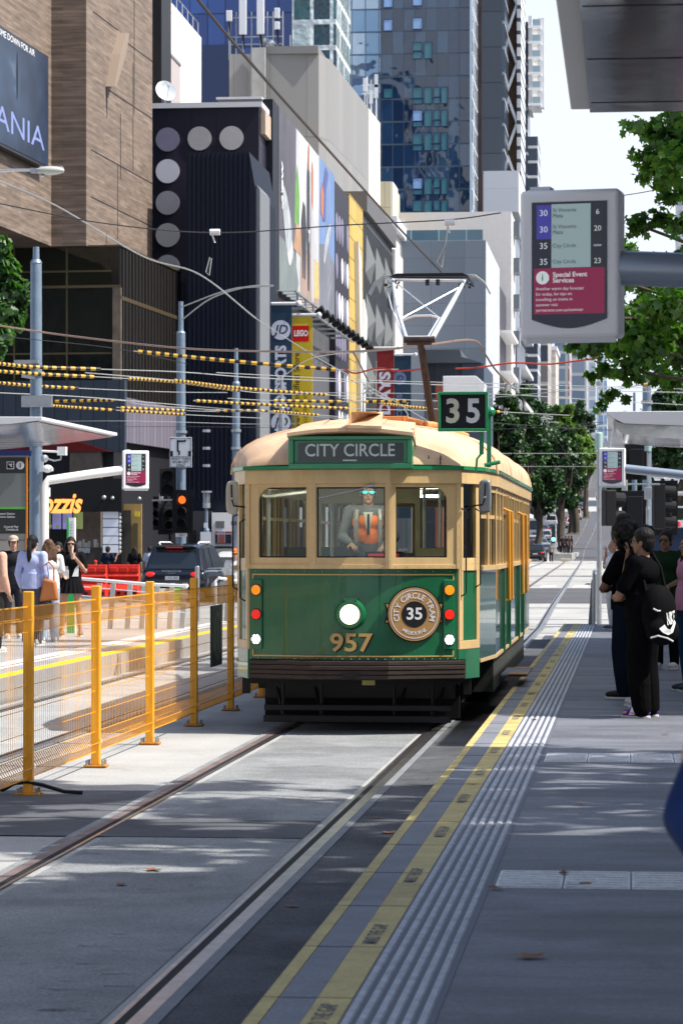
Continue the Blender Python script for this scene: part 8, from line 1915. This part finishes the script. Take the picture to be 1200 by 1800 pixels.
# --- opposite platform group
q = gp(10, 1142, PZ); person('person in a peach jacket with a grey bag strap at the far left edge', (q.x+.05, q.y-1, PZ), radians(150), 1.62, (.42,.25,.17), 'shirt', (.60,.36,.27), 'trousers', (.03,.03,.03), (.62,.60,.56), 'short', (.012,.01,.01), sleeve='long', bulk=1.15)
q = at(24, 0, 45); person('man in a beige cap and dark shirt behind the peach jacket', (q.x, q.y, PZ), radians(15), 1.62, (.48,.28,.20), 'shirt', (.02,.02,.025), 'trousers', (.03,.03,.04), (.5,.5,.5), 'short', (.02,.015,.012), cap_=(.42,.34,.27))
q = gp(58, 1135, PZ); t, v, hp = person('woman with long dark ponytail seen from behind in pale blue shirt', (q.x, q.y, PZ), radians(165), 1.62, (.45,.28,.2), 'shirt', (.42,.47,.72), 'trousers', (.085,.085,.10), (.6,.58,.55), 'pony', (.010,.009,.010), sleeve='long', lel=(.25,.02,1.14), lwr=(.24,-.08,.92), flare=1.15)
bo_ = thing('shoulder_bag', 'tan shoulder bag hanging at the ponytailed woman', 'bag', (q.x+.26, q.y-.12, 1.10))
b = MB(); b.prism([(-.13,-.06,-.16),(.15,-.06,-.14),(.11,-.06,.14),(-.07,-.06,.18)], (0,.12,0)); b.build('bag_body', mk('tanbag', (.42,.15,.05), .6, var=.15), bo_, bevel=.03, seg=3, smooth=True); b = MB(); b.tube([(-.06,0,.15),(-.08,0,.36),(0,.02,.42),(.08,0,.34),(.08,0,.12)], .012, 6); b.build('bag_strap', bpy.data.materials['tanbag'], bo_)
b2 = thing('dark_tote', 'small black bag below the tan shoulder bag', 'bag', (q.x+.24, q.y-.14, .82)); b = MB(); b.ell((0,0,0), (.10,.06,.15), 14, 10); b.build('bag_body', mk('blkbag', (.015,.02,.03), .3), b2, smooth=True); b = MB(); b.tube([(-.05,0,.12),(-.04,0,.24),(.05,0,.24),(.06,0,.11)], .01, 6); b.build('bag_strap', M['black'], b2)
q = gp(86, 1129, PZ); person('woman with wavy light brown hair in a white top and pale jeans', (q.x, q.y, PZ), radians(-155), 1.56, (.48,.3,.22), 'shirt', (.66,.66,.66), 'trousers', (.36,.42,.50), (.66,.66,.64), 'long', (.10,.055,.03), rel=(-.24,-.02,1.15), rwr=(-.15,-.25,1.10), flare=1.3)
q = at(103, 0, 52); person('dark haired person hidden between the waiting women', (q.x, q.y, PZ), 0, 1.52, (.3,.18,.13), 'shirt', (.05,.05,.06), 'trousers', (.04,.04,.05), (.2,.2,.2), 'short', (.01,.01,.01))
q = gp(125, 1119, PZ); t, v, hp = person('woman in sunglasses drinking from a cup in short black pleated skirt', (q.x, q.y, PZ), radians(12), 1.60, (.50,.29,.20), 'shirt', (.012,.012,.014), 'skirt', (.010,.010,.012), (.25,.12,.06), 'long', (.018,.010,.008), glasses=(.01,.01,.01), lel=(.25,-.03,1.16), lwr=(.06,-.20,1.40), rel=(-.24,-.02,1.14), rwr=(-.14,-.26,1.08), stance=.06)
b = MB(); b.prism([v(.02,-.128,1.06), v(.13,-.11,1.06), v(.14,-.11,1.28), v(.07,-.128,1.2)], (0,-.012,0)); b.prism([v(-.14,-.11,1.10), v(-.05,-.132,1.08), v(-.05,-.132,1.24), v(-.12,-.12,1.24)], (0,-.012,0)); b.build('white_panels', M['offwhite'], t)
cu = thing('drink_cup', 'iced drink cup with a straw held by the woman in the black skirt', 'cup', tuple(t.location+Euler((0,0,radians(12))).to_matrix() @ v(.03,-.27,1.42))); b = MB(); b.cyl((0,0,-.05), (0,0,.05), .028, .036, 12); b.build('cup_body', mk('cupm', (.55,.38,.28), .3), cu); b = MB(); b.cyl((0,0,.04), (-.01,.07,.15), .005, n=6); b.build('straw', M['white'], cu)
ph = thing('phone', 'white phone in the other hand of the woman with the cup', 'phone', tuple(t.location+Euler((0,0,radians(12))).to_matrix() @ v(-.08,-.32,1.10))); b = MB(); b.box(-.035,.035,-.005,.005,-.07,.07); b.build('phone_body', M['offwhite'], ph, bevel=.004); b = MB(); b.box(-.03,.03,.005,.007,-.06,.06); b.build('phone_screen', M['black'], ph)
# --- distant walkers by the shop
for px, py, d, rz, hh, tc, lab, kw in ((190,945,100,160,1.66,(.02,.025,.04),'man in a navy t-shirt raising a hand at the pizza letters',dict(rel=(-.26,-.05,1.2),rwr=(-.30,-.15,1.42),hair='short')),
        (237,950,102,180,1.64,(.01,.01,.012),'person in black with long hair walking past the timber doorway',dict(hair='long')),(264,948,104,170,1.66,(.45,.5,.62),'person in a pale shirt with a dark bag strap near the black car',dict(hair='short')),
        (168,975,95,20,1.2,(.6,.62,.66),'child in a white top and red cap behind the barrier',dict(cap_=(.6,.03,.02),hair='short'))):
    q = at(px, 0, d); person(lab, (q.x, q.y, .0), radians(rz), hh, (.35,.2,.14), 'shirt', tc, 'trousers', (.02,.025,.035), (.2,.2,.2), hairc=(.012,.01,.01), vox=.02, **kw)
q = at(416, 0, 62); person('worker with an orange cap glimpsed beside the tram front left', (q.x-.02, q.y, .0), 0, 1.66, (.5,.3,.22), 'shirt', (.6,.6,.6), 'trousers', (.1,.1,.12), (.1,.1,.1), cap_=(.85,.18,.02), vox=.016)
for i, (px, d, tc) in enumerate(((968,255,(.25,.24,.22)),(988,268,(.03,.03,.04)),(994,272,(.02,.02,.03)),(999,268,(.05,.03,.03)),(1004,275,(.02,.02,.02)),(984,285,(.3,.05,.05)))):
    q = at(px, 0, d); person(['pedestrian in grey waiting by the green signal','dark figure leftmost in the far platform crowd','dark figure second in the far platform crowd','dark figure in the middle of the far platform crowd','dark figure at the right of the far platform crowd','far person in a reddish top behind the crowd'][i], (q.x, q.y, .76 if i else .03), radians(20*i), 1.68, (.3,.18,.12), 'shirt', tc, 'trousers', (.02,.02,.03), (.05,.05,.05), vox=.03)
